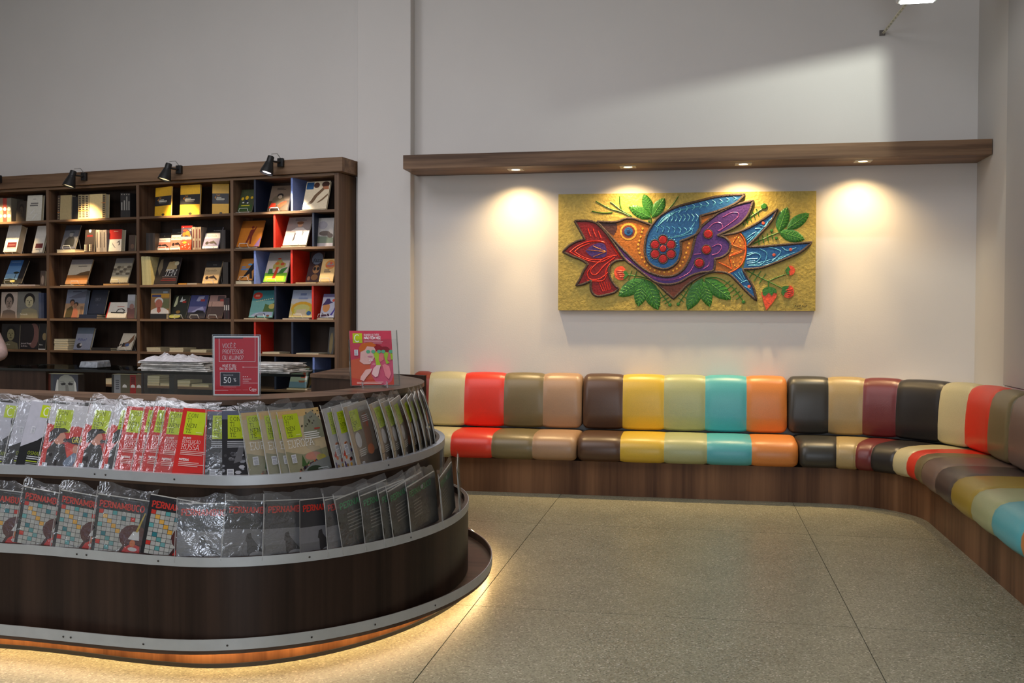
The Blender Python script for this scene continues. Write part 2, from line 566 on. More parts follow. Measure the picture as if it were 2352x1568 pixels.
# white filler ledge behind the rounded corner
fil = MB()
arc = [sp(XC + math.pi / 2 * k / 14, -0.005, 0) for k in range(15)]
cn = Vector((XR - 0.002, YW - 0.002, 0))
for z in (0.268, 0.86):
    fil.v += [(p.x, p.y, z) for p in arc] + [(cn.x, cn.y, z)]
fil.f += [tuple(range(15, -1, -1)), tuple(range(16, 32))] + [(i, i + 1, 17 + i, 16 + i) for i in range(15)] + [(15, 0, 16, 31)]
fil.m += [0] * len(fil.f)
fil.c += [None] * len(fil.f)
struct(fil.build('trim_4', WALL))
def leather(rgb):
    return mat(rgb, 0.36, 0, 0.5, 0.05, 0.05, 160)
CREAM, RED, OLIVE, TAN = (190, 179, 138), (210, 53, 33), (113, 100, 68), (159, 128, 100)
BROWN, YELLOW, SAGE, TURQ, ORANGE = (78, 55, 40), (199, 167, 57), (158, 163, 119), (81, 165, 172), (199, 124, 61)
CHAR, KHAKI, MAROON, JET = (53, 52, 48), (163, 141, 96), (104, 37, 37), (37, 34, 33)
MAUVE, UMBER, MUST = (113, 91, 81), (66, 55, 53), (154, 130, 44)
SEAT = [(0.10, 0.266), (0.57, 0.266), (0.612, 0.276), (0.637, 0.300), (0.646, 0.335), (0.643, 0.375), (0.630, 0.412), (0.604, 0.440), (0.565, 0.457), (0.51, 0.465), (0.40, 0.468), (0.25, 0.465), (0.10, 0.455)]
BACK = [(0.015, 0.48), (0.20, 0.478), (0.222, 0.50), (0.225, 0.60), (0.222, 0.70), (0.213, 0.78), (0.198, 0.845), (0.172, 0.885), (0.135, 0.904), (0.09, 0.908), (0.05, 0.90), (0.025, 0.875), (0.015, 0.83)]
def cushion(name, label, prof, px, dref, zref, cols, names, group, ends=(True, True), sabs=None):
    """one upholstered module: px = picture columns of its seams, turned into metres along the wall"""
    ss = list(sabs) if sabs else [solve(lambda t: sp(t, dref, zref), x, -2.6, 5.2) for x in px]
    c = Vector((sum(p[0] for p in prof) / len(prof), sum(p[1] for p in prof) / len(prof)))
    mid = sp((ss[0] + ss[-1]) / 2, 0.3, 0)
    root = thing(name, label, 'cushion', (mid.x, mid.y, prof[0][1]), 0, group)
    a0, b0 = ss[0] + 0.004, ss[-1] - 0.004
    def pf(s, lo, hi):
        k = 0.0
        e = min(s - lo, hi - s)
        k += 0.006 * (1 - smoothstep(e / 0.035))                  # sewn seam dips
        for end, on in ((a0, ends[0]), (b0, ends[1])):
            if on:
                dd = abs(s - end)
                k += 0.034 * (1 - math.sqrt(max(0, 1 - (1 - min(1, dd / 0.045)) ** 2)))
        k -= 0.006 * math.sin(math.pi * max(0, min(1, (s - lo) / (hi - lo))))
        out = []
        for d_, z_ in prof:
            v = Vector((d_, z_)) - c
            l = v.length
            w = (l - k) / l
            q = c + v * w
            zz = max(q.y, prof[0][1] - 0.001) if prof is SEAT else q.y
            out.append((q.x, zz))
        return out
    for i, rgb in enumerate(cols):
        lo, hi = max(ss[i], a0), min(ss[i + 1], b0)
        st = [lo + (hi - lo) * t for t in (0, .015, .04, .08, .14, .22, .32, .42, .5, .58, .68, .78, .86, .92, .96, .985, 1)]
        p = sweep(st, lambda s: pf(s, lo, hi)).build('leather_panel', leather(rgb), root, smooth=True, angle=1.0)
        p.location = -Vector(root.location)
        p['label'] = names[i] + ' leather panel'
    return root
cushion('seat_cushion', 'seat cushion of cream, red, olive and tan panels beside the magazine counter', SEAT, [930, 1034, 1128, 1222, 1324], 0.645, 0.36,
        [CREAM, RED, OLIVE, TAN], ['cream', 'red', 'olive', 'tan'], 'banquette seat cushions', (True, True))
cushion('seat_cushion', 'seat cushion of brown, yellow, sage, turquoise and orange panels under the bird relief', SEAT, [1324, 1424, 1525, 1624, 1727, 1836], 0.645, 0.36,
        [BROWN, YELLOW, SAGE, TURQ, ORANGE], ['brown', 'yellow', 'sage', 'turquoise', 'orange'], 'banquette seat cushions')
cushion('seat_cushion', 'curved seat cushion from charcoal to olive round the bench corner', SEAT, [1836, 1921, 1964, 1999, 2049, 2080, 2100, 2114], 0.645, 0.36,
        [CHAR, KHAKI, MAROON, JET, CREAM, RED, OLIVE], ['charcoal', 'khaki', 'maroon', 'black', 'cream', 'red', 'olive'], 'banquette seat cushions', (True, False))
cushion('seat_cushion', 'seat cushion from mauve brown to orange along the right wall, nearest the camera', SEAT, [2114, 2146, 2182, 2228, 2275, 2342, 2430], 0.645, 0.36,
        [MAUVE, UMBER, MUST, SAGE, TURQ, ORANGE], ['mauve brown', 'dark umber', 'mustard', 'sage', 'turquoise', 'orange'], 'banquette seat cushions', (False, True))
cushion('back_cushion', 'back cushion of dark red, cream, red, olive and tan panels beside the white pillar', BACK, [942, 984, 1066, 1157, 1247, 1337], 0.222, 0.70,
        [(128, 44, 28), CREAM, RED, OLIVE, TAN], ['dark red', 'cream', 'red', 'olive', 'tan'], 'banquette back cushions')
cushion('back_cushion', 'back cushion of brown, yellow, sage, turquoise and orange panels under the bird relief', BACK, [1337, 1430, 1525, 1620, 1715, 1810], 0.222, 0.70,
        [BROWN, YELLOW, SAGE, TURQ, ORANGE], ['brown', 'yellow', 'sage', 'turquoise', 'orange'], 'banquette back cushions')
cushion('back_cushion', 'curved back cushion from charcoal to olive in the room corner', BACK, [1810, 1903, 1981, 2057, 2154, 2216, 2268, 2313], 0.222, 0.70,
        [CHAR, KHAKI, MAROON, JET, CREAM, RED, OLIVE], ['charcoal', 'khaki', 'maroon', 'black', 'cream', 'red', 'olive'], 'banquette back cushions')
cushion('back_cushion', 'mauve brown end of the back cushion on the right wall, cut by the picture edge', BACK, [2313, 2420], 0.222, 0.70,
        [MAUVE], ['mauve brown'], 'banquette back cushions')
# ------------------------------------------------------------------ the bookcase
bc = thing('bookcase', 'wide walnut bookcase with shelves of books along the left wall', 'bookcase', BO, -BA)
ROWS = [2.256, 1.951, 1.645, 1.342, 1.048, 0.745, 0.442, 0.10]
UDIV = [-5.09, -4.075, -3.058, -2.029, -1.034]
DEP, TOPZ = 0.30, 2.556
pan = MB().box(-0.031, 0, 0, 0.009, DEP, TOPZ)
pan.build('side_panel', W_V, bc, bevel=0.0015)
for u in UDIV:
    MB().box(u - 0.015, 0, 0, u + 0.015, DEP - 0.012, TOPZ).build('upright', W_V, bc, bevel=0.001)
edges = UDIV + [-0.018]
for i in range(len(edges) - 1):
    for z in ROWS:
        r = -0.031 if i == len(edges) - 2 else edges[i + 1] - 0.015
        MB().box(edges[i] + 0.015, 0.002, z - 0.021, r, DEP - 0.012, z).build('shelf', W_H, bc, bevel=0.001)
MB().box(UDIV[0], DEP - 0.012, 0, 0.009, DEP, TOPZ).build('back_panel', W_IN, bc)
MB().box(UDIV[0] - 0.3, -0.001, TOPZ - 0.02, -0.031, DEP - 0.012, TOPZ).build('top_panel', W_H, bc)
MB().box(UDIV[0] - 0.3, -0.035, TOPZ + 0.004, 0.062, DEP, TOPZ + 0.122).build('cornice', W_H, bc, bevel=0.002)
BLUE_D, NAVY_D, RED_D = mat((122, 142, 204), 0.5, name='blue_board'), mat((30, 38, 58), 0.5, name='navy_board'), mat((206, 44, 26), 0.5, name='red_board')
def u_at(px, v, z):
    return solve(lambda t: bw(t, v, z), px, -6.0, 1.0)
def wpt(px, py, v):
    """the point on the plane v metres behind the bookcase front that the picture shows at (px, py): returns u, z"""
    dd = ray(px, py)
    p0 = BO + ND * v
    t = (p0 - CP).dot(ND) / dd.dot(ND)
    p = CP + dd * t
    return (p - BO).dot(UD), p.z
for row, px, m_, nm in ((0, 585, NAVY_D, 'navy'), (0, 670, BLUE_D, 'light blue'), (1, 630, RED_D, 'red'), (1, 719, NAVY_D, 'navy'), (2, 585, BLUE_D, 'light blue'),
                        (2, 669.5, RED_D, 'red'), (3, 632, NAVY_D, 'navy'), (3, 718, RED_D, 'red'), (4, 585, RED_D, 'red'), (4, 671, NAVY_D, 'navy'), (5, 632, NAVY_D, 'navy'), (5, 720, BLUE_D, 'light blue')):
    zt = (TOPZ - 0.02) if row == 0 else ROWS[row - 1] - 0.021
    u = u_at(px, 0.01, (ROWS[row] + zt) / 2)
    o = MB().box(u - 0.009, 0.012, ROWS[row], u + 0.009, DEP - 0.012, zt).build('divider_panel', m_, bc)
    o['label'] = nm + ' upright divider board'
# spotlights clamped on the cornice
for i, (px, py) in enumerate(((0, 412), (196, 406), (414, 390), (647, 374))):
    u, z = wpt(px, py, -0.035)
    o = thing('shelf_spotlight', ('black spotlight on the cornice cut by the left picture edge', 'black spotlight over the second bookcase bay', 'black spotlight over the yellow and black books',
                                  'black spotlight with a bright lamp over the bay with coloured dividers')[i], 'spotlight', bw(u, -0.035, z), -BA, 'black spotlights on the bookcase cornice')
    MB().box(-0.026, -0.03, -0.036, 0.026, 0.0, 0.036).build('mount_box', BLACK, o, bevel=0.003)
    tl = Matrix.Translation((-0.045, -0.13, -0.045)) @ Matrix.Rotation(math.radians(9), 4, 'Y') @ Matrix.Rotation(math.radians(-14), 4, 'X')
    MB().tube([(0, -0.03, 0.0), (-0.02, -0.09, 0.0), (-0.045, -0.125, 0.005)], 0.009, 8).build('arm', BLACK, o, smooth=True)
    sh = MB()
    sh.lathe([(0.001, 0.088), (0.026, 0.088), (0.028, 0.082), (0.028, 0.04), (0.033, 0.036), (0.034, 0.026), (0.036, 0.02), (0.052, -0.035), (0.057, -0.062), (0.053, -0.062), (0.05, -0.04), (0.03, 0.0)], 24, m=0, mat4=tl)
    sh.build('lamp_shade', BLACK, o, smooth=True)
    e = MB().lathe([(0.0005, -0.052), (0.049, -0.05)] if i < 3 else [(0.0005, -0.052), (0.036, -0.05)], 20, mat4=tl)
    e.build('lamp_lens', emit('shelf_lamp_%d' % i, (1.0, 0.82, 0.48), 1.1) if i < 3 else emit('shelf_lamp_bright', (1.0, 0.9, 0.98), 14), o)
    cb = MB().tube([(0.0, -0.02, 0.036), (-0.01, -0.05, 0.07), (-0.035, -0.10, 0.06)], 0.0035, 6)
    cb.build('cable', mat((150, 150, 146), 0.5), o, smooth=True)
    src = bw(u - 0.045, -0.18, z - 0.12)
    lamp('shelf_beam_%d' % i, 'SPOT', src, bw(u - 0.02 + (0.07 if i == 3 else 0.0), 0.10, 1.9), 75 if i < 3 else 85, (1.0, 0.72, 0.36) if i < 3 else (1.0, 0.86, 0.66),
         spot_size=math.radians(76), spot_blend=0.9, shadow_soft_size=0.03)
# ------------------------------------------------------------------ the curved magazine counter
NT = 64
def contour(cx, cy, a, b, rise, inset=0.0, x0=-4.3, tend=1.35):
    """plan outline of one tier: a wavy front from the left, then a rounded end; inset moves it inwards"""
    pts = []
    xs_ = [x0 + (cx - x0) * k / 20 for k in range(20)]
    for x in xs_:
        pts.append((x, cy - b + rise * smoothstep((cx - x - 0.02) / 0.75)))
    for k in range(NT + 1):
        t = -math.pi / 2 + (math.pi / 2 + tend) * k / NT
        pts.append((cx + a * math.cos(t), cy + b * math.sin(t)))
    if inset:
        out = []
        for i, p in enumerate(pts):
            q0, q1 = pts[max(i - 1, 0)], pts[min(i + 1, len(pts) - 1)]
            tx, ty = q1[0] - q0[0], q1[1] - q0[1]
            l = math.hypot(tx, ty)
            out.append((p[0] - ty / l * inset, p[1] + tx / l * inset))
        pts = out
    return pts
C_PL = (-1.95, 4.87, 0.85, 1.32, 0.065)
C_L3 = (-1.98, 4.66, 0.99, 1.255, 0.045)
C_L2 = (-1.90, 4.53, 0.82, 1.088, 0.07)
C_L1 = (-1.80, 4.50, 0.597, 1.003, 0.085)
C_TOP = (-2.20, 4.85, 0.80, 1.075, 0.16)
def wallstrip(outer, inner, z0, z1):
    mb = MB()
    n = len(outer)
    vs = [(p[0], p[1], z) for z in (z0, z1) for ring in (outer, inner) for p in ring]
    O0, I0, O1, I1 = 0, n, 2 * n, 3 * n
    fs = []
    for i in range(n - 1):
        fs += [(O0 + i, O0 + i + 1, O1 + i + 1, O1 + i), (I0 + i, I1 + i, I1 + i + 1, I0 + i + 1),
               (O1 + i, O1 + i + 1, I1 + i + 1, I1 + i), (O0 + i, I0 + i, I0 + i + 1, O0 + i + 1)]
    fs += [(O0, O1, I1, I0), (O0 + n - 1, I0 + n - 1, I1 + n - 1, O1 + n - 1)]
    return mb.add(vs, fs)
ctr = thing('magazine_counter', 'curved dark wood counter with two magazine racks and aluminium rims', 'counter', (-2.0, 4.8, 0))
def cpart(mb, name, m, **k):
    o = mb.build(name, m, ctr, **k)
    o.location = (2.0, -4.8, 0)
    return o
sm = dict(smooth=True, angle=0.5)
cpart(wallstrip(contour(*C_PL, inset=0.004), contour(*C_PL, inset=0.03), 0.016, 0.115), 'plinth', W_PL, **sm)
cpart(wallstrip(contour(*C_PL, inset=-0.002), contour(*C_PL, inset=0.03), 0.0, 0.016), 'foot_strip', mat((34, 33, 36), 0.5), **sm)
cpart(wallstrip(contour(*C_L3, inset=0.003), contour(*C_L3, inset=0.40), 0.098, 0.117), 'tray_board', W_CT, **sm)
cpart(wallstrip(contour(*C_L3), contour(*C_L3, inset=0.003), 0.113, 0.155), 'rim', ALU, **sm)
cpart(wallstrip(contour(*C_L3, inset=0.003), contour(*C_L3, inset=0.008), 0.117, 0.154), 'rim_backing', W_CT, **sm)
cpart(wallstrip(contour(*C_L2, inset=0.003), contour(*C_L2, inset=0.021), 0.117, 0.455), 'body_panel', W_CV, **sm)
cpart(wallstrip(contour(*C_L2), contour(*C_L2, inset=0.003), 0.420, 0.456), 'rim', ALU, **sm)
cpart(wallstrip(contour(*C_L2, inset=0.021), contour(*C_L2, inset=0.34), 0.405, 0.423), 'rack_ledge', W_CT, **sm)
cpart(wallstrip(contour(*C_L1, inset=0.026), contour(*C_L1, inset=0.042), 0.423, 0.755), 'body_panel', W_CV, **sm)
cpart(wallstrip(contour(*C_L1), contour(*C_L1, inset=0.026), 0.720, 0.756), 'rim', ALU, **sm)
cpart(wallstrip(contour(*C_L1, inset=0.021), contour(*C_L1, inset=0.36), 0.705, 0.723), 'rack_ledge', W_CT, **sm)
ot, it = contour(*C_L1, inset=0.068), contour(*C_L1, inset=0.155)
n = len(ot)
rb = MB()
rb.add([(p[0], p[1], 0.7235) for p in ot] + [(p[0], p[1], 0.97) for p in it] + [(p[0], p[1], 0.97) for p in contour(*C_L1, inset=0.167)] + [(p[0], p[1], 0.7235) for p in contour(*C_L1, inset=0.08)],
       [f for i in range(n - 1) for f in ((i, i + 1, n + i + 1, n + i), (n + i, n + i + 1, 2 * n + i + 1, 2 * n + i), (2 * n + i, 2 * n + i + 1, 3 * n + i + 1, 3 * n + i))])
cpart(rb, 'rack_back_board', W_CV, **sm)
# warm light strip tucked under the tray, washing the floor
led = wallstrip(contour(*C_PL, inset=-0.022), contour(*C_PL, inset=-0.010), 0.0925, 0.0965)
cpart(led, 'light_strip', emit('warm_strip', (1.0, 0.70, 0.34), 48.0))
# screws along the rims
SCR = None
for tier, zz, pxs in ((C_L1, 0.736, (217, 242, 400, 690, 893)), (C_L2, 0.436, (176, 198, 363, 711, 944)), (C_L3, 0.131, (145, 162, 329, 522, 716, 862, 1000))):
    cc = contour(*tier, inset=-0.0012)
    def cpt(t, cc=cc, zz=zz):
        i = min(int(t), len(cc) - 2)
        f = t - i
        return Vector((cc[i][0] * (1 - f) + cc[i + 1][0] * f, cc[i][1] * (1 - f) + cc[i + 1][1] * f, zz))
    for px in pxs:
        t = solve(cpt, px, 4, 66)
        p = cpt(t)
        tg = cpt(t + 0.5) - cpt(t - 0.5)
        if SCR is None:
            SCR = MB().lathe([(0.0003, 0.0014), (0.003, 0.0012), (0.0042, 0.0)], 8).build('screw', mat((70, 66, 62), 0.4, 0.6), ctr)
            o = SCR
        else:
            o = SCR.copy()
            COL.objects.link(o)
        o.parent = ctr
        o.location = p - Vector((-2.0, 4.8, 0))
        o.rotation_euler = Vector((tg.y, -tg.x, 0)).to_track_quat('Z', 'Y').to_euler()
# counter top: bar-shaped slab that closes into a wide return at the back
outer = [p for p in contour(*C_TOP, tend=0.75)]
outer += [(-1.85, 5.92), (-2.05, 6.45), (-2.28, 6.95)]
def shift_in(pts, d):
    out = []
    for i, p in enumerate(pts):
        q0, q1 = pts[max(i - 1, 0)], pts[min(i + 1, len(pts) - 1)]
        tx, ty = q1[0] - q0[0], q1[1] - q0[1]
        l = math.hypot(tx, ty)
        out.append((p[0] - ty / l * d, p[1] + tx / l * d))
    return out
cpart(wallstrip(shift_in(outer, 0.03), shift_in(outer, 0.048), 0.0, 0.99), 'upper_panel', W_CV, **sm)
# inner edge read off the picture at the slab height
inner = [at_z(x, y, 1.012) for x, y in ((848, 884), (810, 891), (752, 896.5), (690, 901), (603, 905), (484, 907.6), (300, 903), (0, 892.7))]
inner = [(p.x, p.y) for p in inner]
rt = [at_z(x, y, 1.012) for x, y in ((771, 846), (712, 858), (800, 862.5))]
poly = [(-4.3, 4.22)] + [p for p in outer if p[0] > -3.6 or p[1] > 4.6] + [(p.x, p.y) for p in rt] + [(-1.98, 5.6)] + inner + [(-4.3, 4.52)]
bm = bmesh.new()
vv = [bm.verts.new((x, y, 1.012)) for x, y in poly]
fc = bm.faces.new(vv)
ex = bmesh.ops.extrude_face_region(bm, geom=[fc])
for g in ex['geom']:
    if isinstance(g, bmesh.types.BMVert):
        g.co.z -= 0.022
bmesh.ops.triangulate(bm, faces=[f for f in bm.faces if len(f.verts) > 4])
bmesh.ops.recalc_face_normals(bm, faces=bm.faces)
me = bpy.data.meshes.new('counter_top')
bm.to_mesh(me); bm.free()
me.materials.append(W_CT)
o = bpy.data.objects.new('counter_top', me)
COL.objects.link(o)
o.parent = ctr
o.location = (2.0, -4.8, 0)
# wooden cabinet under the return
c0, c1 = rt[1], rt[2]
cab = MB()
ax = (c1 - c0); ax.z = 0; ax.normalize()
ay = Vector((-ax.y, ax.x, 0))
def cbx(u0, v0, z0, u1, v1, z1):
    P = [c0 + ax * u + ay * v for u, v in ((u0, v0), (u1, v0), (u1, v1), (u0, v1))]
    cab.add([(p.x, p.y, z) for z in (z0, z1) for p in P], [(3, 2, 1, 0), (4, 5, 6, 7), (0, 1, 5, 4), (1, 2, 6, 5), (2, 3, 7, 6), (3, 0, 4, 7)])
cbx(0.0, 0.01, 0.0, 0.035, 0.62, 0.99)
cbx(0.035, 0.01, 0.90, 0.62, 0.03, 0.99)
cbx(0.035, 0.60, 0.0, 0.40, 0.62, 0.99)
cpart(cab, 'return_cabinet', W_CV)
# ------------------------------------------------------------------ glass display counter behind
g0, g1 = at_z(-60, 843.5, 1.0), at_z(700, 860.5, 1.0)
gx = (g1 - g0); GL = gx.length; gx.normalize()
gy = Vector((-gx.y, gx.x, 0))
gang = math.atan2(gx.y, gx.x)
gc = thing('glass_display_counter', 'glass topped display counter with a dark edge behind the magazine counter', 'counter', g0, gang)
gc.location = (g0.x, g0.y, 0)
MB().box(0, 0, 0.99, GL, 0.62, 0.999).build('glass_top', GLASS, gc)
MB().box(0, -0.006, 0.986, GL, 0.0, 1.002).build('glass_edge', mat((14, 18, 17), 0.15), gc)
ud = solve(lambda t: g0 + gx * t, 327, 0, GL)
MB().box(ud - 0.006, -0.003, 0.72, ud + 0.006, 0.0, 0.986).build('front_frame', BLACK, gc)
ul = solve(lambda t: g0 + gx * t, 106, 0, GL)
MB().box(-0.4, 0.006, 0.0, ul - 0.01, 0.03, 0.984).box(ul - 0.03, 0.03, 0.0, ul - 0.01, 0.6, 0.984).box(-0.4, 0.03, 0.0, GL, 0.6, 0.10).build('front_panel', W_CV, gc)
MB().box(ul - 0.01, 0.012, 0.76, GL, 0.58, 0.775).build('display_shelf', W_CT, gc)
MB().box(ud + 0.006, -0.002, 0.72, GL, 0.002, 0.986).build('glass_front', clear('front_glass', (0.78, 0.82, 0.8), 0.05, 0.02), gc)
for u_ in (ul + 0.6, GL - 0.03):
    MB().box(u_ - 0.02, 0.55, 0.1, u_ + 0.02, 0.59, 0.99).build('leg', BLACK, gc)
def gpt(px, v, z):
    """a place on the display counter: the column px, v metres behind its front edge"""
    t = solve(lambda s_: g0 + gx * s_ + gy * v + Vector((0, 0, z - g0.z)), px, -1, GL + 1)
    p = g0 + gx * t + gy * v
    return Vector((p.x, p.y, z))
# ------------------------------------------------------------------ the bird relief
MY = YW - 0.052                                                   # face of the board
def mp_(X, Y):
    p = at_y(1270 + X / 3.7935, 420 + Y / 3.7935, MY)
    return (p.x, p.z)
rel = thing('bird_relief', 'painted metal relief of a folk bird holding a red flower on an ochre board', 'artwork', (-0.11, YW, 1.9))
def rpart(mb, name, m, label=None, **k):
    o = mb.build(name, m, rel, **k)
    o.location = -Vector(rel.location)
    if label:
        o['label'] = label
    if name.startswith('raised_') or name in ('berry_rib', 'barb', 'signature', 'fan_rib', 'rope_outline', 'feather_spot'):
        o['kind'] = 'stuff'
    return o
q = [mp_(48, 99), mp_(2295, 69), mp_(2287, 1115), mp_(45, 1108)]
bd = MB()
bd.add([(x, y, z) for y in (MY, YW - 0.001) for x, z in q], [(0, 1, 2, 3), (7, 6, 5, 4), (0, 4, 5, 1), (1, 5, 6, 2), (2, 6, 7, 3), (3, 7, 4, 0)])
rpart(bd, 'board', mat((172, 149, 70), 0.5, 0.25, 0.5, 0.14, 0.6, 45, 'ochre_board'))
def smooth(pts, closed=True, k=5):
    """curve through points; a third value marks a sharp corner"""
    n = len(pts)
    out = []
    rng = range(n if closed else n - 1)
    for i in rng:
        p1, p2 = pts[i], pts[(i + 1) % n]
        p0 = p1 if (len(p1) > 2 or (not closed and i == 0)) else pts[i - 1]
        p3 = p2 if (len(p2) > 2 or (not closed and i == n - 2)) else pts[(i + 2) % n]
        for j in range(k):
            t = j / k
            out.append(tuple(0.5 * ((2 * p1[a]) + (-p0[a] + p2[a]) * t + (2 * p0[a] - 5 * p1[a] + 4 * p2[a] - p3[a]) * t * t + (-p0[a] + 3 * p1[a] - 3 * p2[a] + p3[a]) * t ** 3) for a in (0, 1)))
    if not closed:
        out.append(pts[-1][:2])
    return out
def fill(pts, h, sm=True, k=5, dome=0.0):
    """flat piece cut to an outline and standing h proud of the board"""
    pp = smooth(pts, True, k) if sm else [p[:2] for p in pts]
    w = [mp_(*p) for p in pp]
    bm = bmesh.new()
    vs = [bm.verts.new((x, MY, z)) for x, z in w]
    f = bm.faces.new(vs)
    ex = bmesh.ops.extrude_face_region(bm, geom=[f])
    for g in ex['geom']:
        if isinstance(g, bmesh.types.BMVert):
            g.co.y -= h
    bmesh.ops.triangulate(bm, faces=[f for f in bm.faces if len(f.verts) > 4])
    mb = MB()
    bm.verts.index_update()
    mb.add([v.co[:] for v in bm.verts], [tuple(v.index for v in f.verts) for f in bm.faces])
    bm.free()
    return mb
def line(mb, pts, r, h, closed=False, sm=True, k=5, n=6):
    pp = smooth(pts, closed, k) if sm else [p[:2] for p in pts]
    if closed:
        pp.append(pp[0])
    w = [mp_(*p) for p in pp]
    rr = r if not isinstance(r, tuple) else [r[0] + (r[1] - r[0]) * i / (len(w) - 1) for i in range(len(w))]
    mb.tube([(x, MY - h, z) for x, z in w], rr, n)
    return mb
def disc(mb, X, Y, rpx, h0, h1, n=16):
    cx_, cz_ = mp_(X, Y)
    r = rpx * 0.905e-3
    mb.lathe([(r, -h0), (r, -h1 + 0.25 * (h1 - h0)), (r * 0.8, -h1 + 0.05 * (h1 - h0)), (r * 0.35, -h1), (0.0003, -h1)], n, (cx_, MY, cz_), 0, Matrix.Rotation(math.radians(-90), 4, 'X'))
    return mb
def rm(rgb, **k):
    return mat(rgb, k.get('rough', 0.38), k.get('metal', 0.35), 0.5, 0.22, 0.4, 60)
R_RED, R_RED2, R_PUR, R_PUR2, R_BLUE, R_BLUE2, R_ORG, R_ORG2, R_BRN = rm((128, 20, 18)), rm((206, 44, 32)), rm((72, 42, 102)), rm((150, 78, 140)), rm((34, 86, 136)), rm((72, 146, 182)), rm((160, 92, 28)), rm((222, 158, 56)), rm((108, 52, 30))
R_GRN, R_GRN2, ROPE, R_BUT = rm((46, 106, 32), metal=0.1), rm((70, 134, 50), metal=0.1), mat((72, 60, 56), 0.7, 0.1, 0.3, 0.35, 0.8, 110, 'rope_outline'), rm((156, 24, 22))
# red flower
FLO = [(190, 332, 1), (290, 330), (375, 350), (450, 420), (525, 520), (585, 605), (630, 668, 1), (590, 672), (545, 682), (505, 712), (490, 760), (498, 820), (530, 880), (572, 920, 1),
       (540, 952), (465, 975), (390, 986), (348, 962), (330, 912), (336, 850, 1), (270, 880), (204, 893, 1), (240, 830), (270, 765), (306, 708, 1), (250, 670), (170, 640), (90, 600, 1), (140, 550), (210, 510), (278, 492, 1), (240, 420)]
rpart(fill(FLO, 0.010), 'red_flower', R_RED)
rpart(fill([(285, 592, 1), (340, 545), (410, 525), (455, 540), (470, 600), (455, 640), (370, 655), (320, 630)], 0.013), 'petal_heart', R_PUR)
mb = MB()
for pts in ([(305, 395), (315, 430), (330, 465)], [(350, 400), (362, 435), (378, 470)], [(395, 420), (408, 450), (420, 480)],
            [(150, 600), (210, 555), (300, 515), (400, 508), (450, 520)], [(150, 600), (220, 640), (320, 680), (420, 690), (520, 640)], [(190, 600), (240, 560), (320, 528)], [(190, 600), (250, 640), (330, 668), (430, 672)],
            [(560, 630), (470, 650), (400, 690), (330, 760), (350, 800), (390, 790), (450, 720), (540, 650)], [(340, 730), (300, 790), (330, 840), (420, 830), (500, 760)], [(300, 850), (360, 855), (440, 850), (470, 800)], [(500, 700), (470, 750), (460, 800)]):
    line(mb, pts, 0.0045, 0.012, k=4)
for k in range(5):
    line(mb, [(470 + 18 * k, 480 + 12 * k), (520 + 12 * k, 560 + 12 * k), (575 + 4 * k, 640 + 4 * k)], 0.003, 0.011, k=3)
    line(mb, [(400 + 22 * k, 850 + 4 * k), (420 + 20 * k, 910), (440 + 14 * k, 945 - 4 * k)], 0.003, 0.011, k=3)
rpart(mb, 'raised_petal_line', R_RED2)
mb = MB()
for y0, y1 in ((540, 595), (595, 598), (655, 600)):
    line(mb, [(300 + abs(y0 - 595) * 0.9, y0 + (10 if y0 < 590 else -10)), (465, 600)], 0.003, 0.015, sm=False)
rpart(mb, 'raised_petal_line', R_ORG)
# bird body, from the back layer to the front
rpart(fill([(385, 338, 1), (545, 342), (640, 314), (720, 320), (860, 372, 1), (1000, 330), (1285, 290), (1440, 262, 1), (1300, 380), (1250, 480), (1200, 640), (1140, 750), (1060, 805), (960, 815), (840, 780), (740, 710), (650, 620), (560, 530), (470, 430)], 0.010), 'orange_body', R_ORG)
rpart(fill([(385, 340, 1), (460, 342), (545, 345), (560, 400), (530, 460, 1), (470, 415)], 0.0125), 'beak', rm((70, 40, 34)))
rpart(fill([(375, 345, 1), (470, 430), (560, 530), (650, 620), (740, 710), (840, 780), (960, 816), (1060, 806), (1140, 750), (1200, 640), (1240, 480), (1300, 375), (1440, 262, 1), (1590, 195), (1742, 158, 1), (1700, 270), (1610, 370), (1432, 460, 1), (1500, 482), (1540, 535), (1525, 605), (1470, 645), (1412, 660, 1), (1405, 730), (1370, 768), (1270, 782), (1200, 812), (1100, 868), (1000, 886), (900, 868), (800, 800), (700, 722), (625, 662), (525, 520), (450, 420)], 0.013), 'purple_band', R_PUR)
rpart(fill([(905, 872, 1), (1000, 890), (1100, 872), (1200, 816), (1290, 784), (1390, 772, 1), (1290, 812), (1180, 880), (1110, 950), (1050, 1006, 1), (980, 945)], 0.011), 'belly_point', R_BRN)
rpart(fill([(1432, 470, 1), (1505, 486), (1550, 540), (1532, 612), (1470, 655), (1418, 665, 1), (1410, 735), (1385, 768, 1), (1450, 782), (1520, 785), (1600, 750), (1655, 690), (1680, 590), (1668, 500), (1622, 428, 1), (1530, 450)], 0.012), 'orange_fan', R_ORG)
mb = MB()
line(mb, [(1620, 430), (1668, 500), (1680, 590), (1655, 690), (1600, 750), (1520, 785), (1400, 778)], 0.006, 0.012)
line(mb, [(1500, 480, 1), (1560, 540, 1), (1620, 440, 1), (1560, 540, 1), (1672, 580, 1), (1535, 635, 1), (1660, 600, 1), (1535, 640, 1), (1560, 745, 1), (1440, 690, 1), (1560, 750, 1)], 0.005, 0.014, sm=False)
rpart(mb, 'fan_rib', rm((206, 84, 36)))
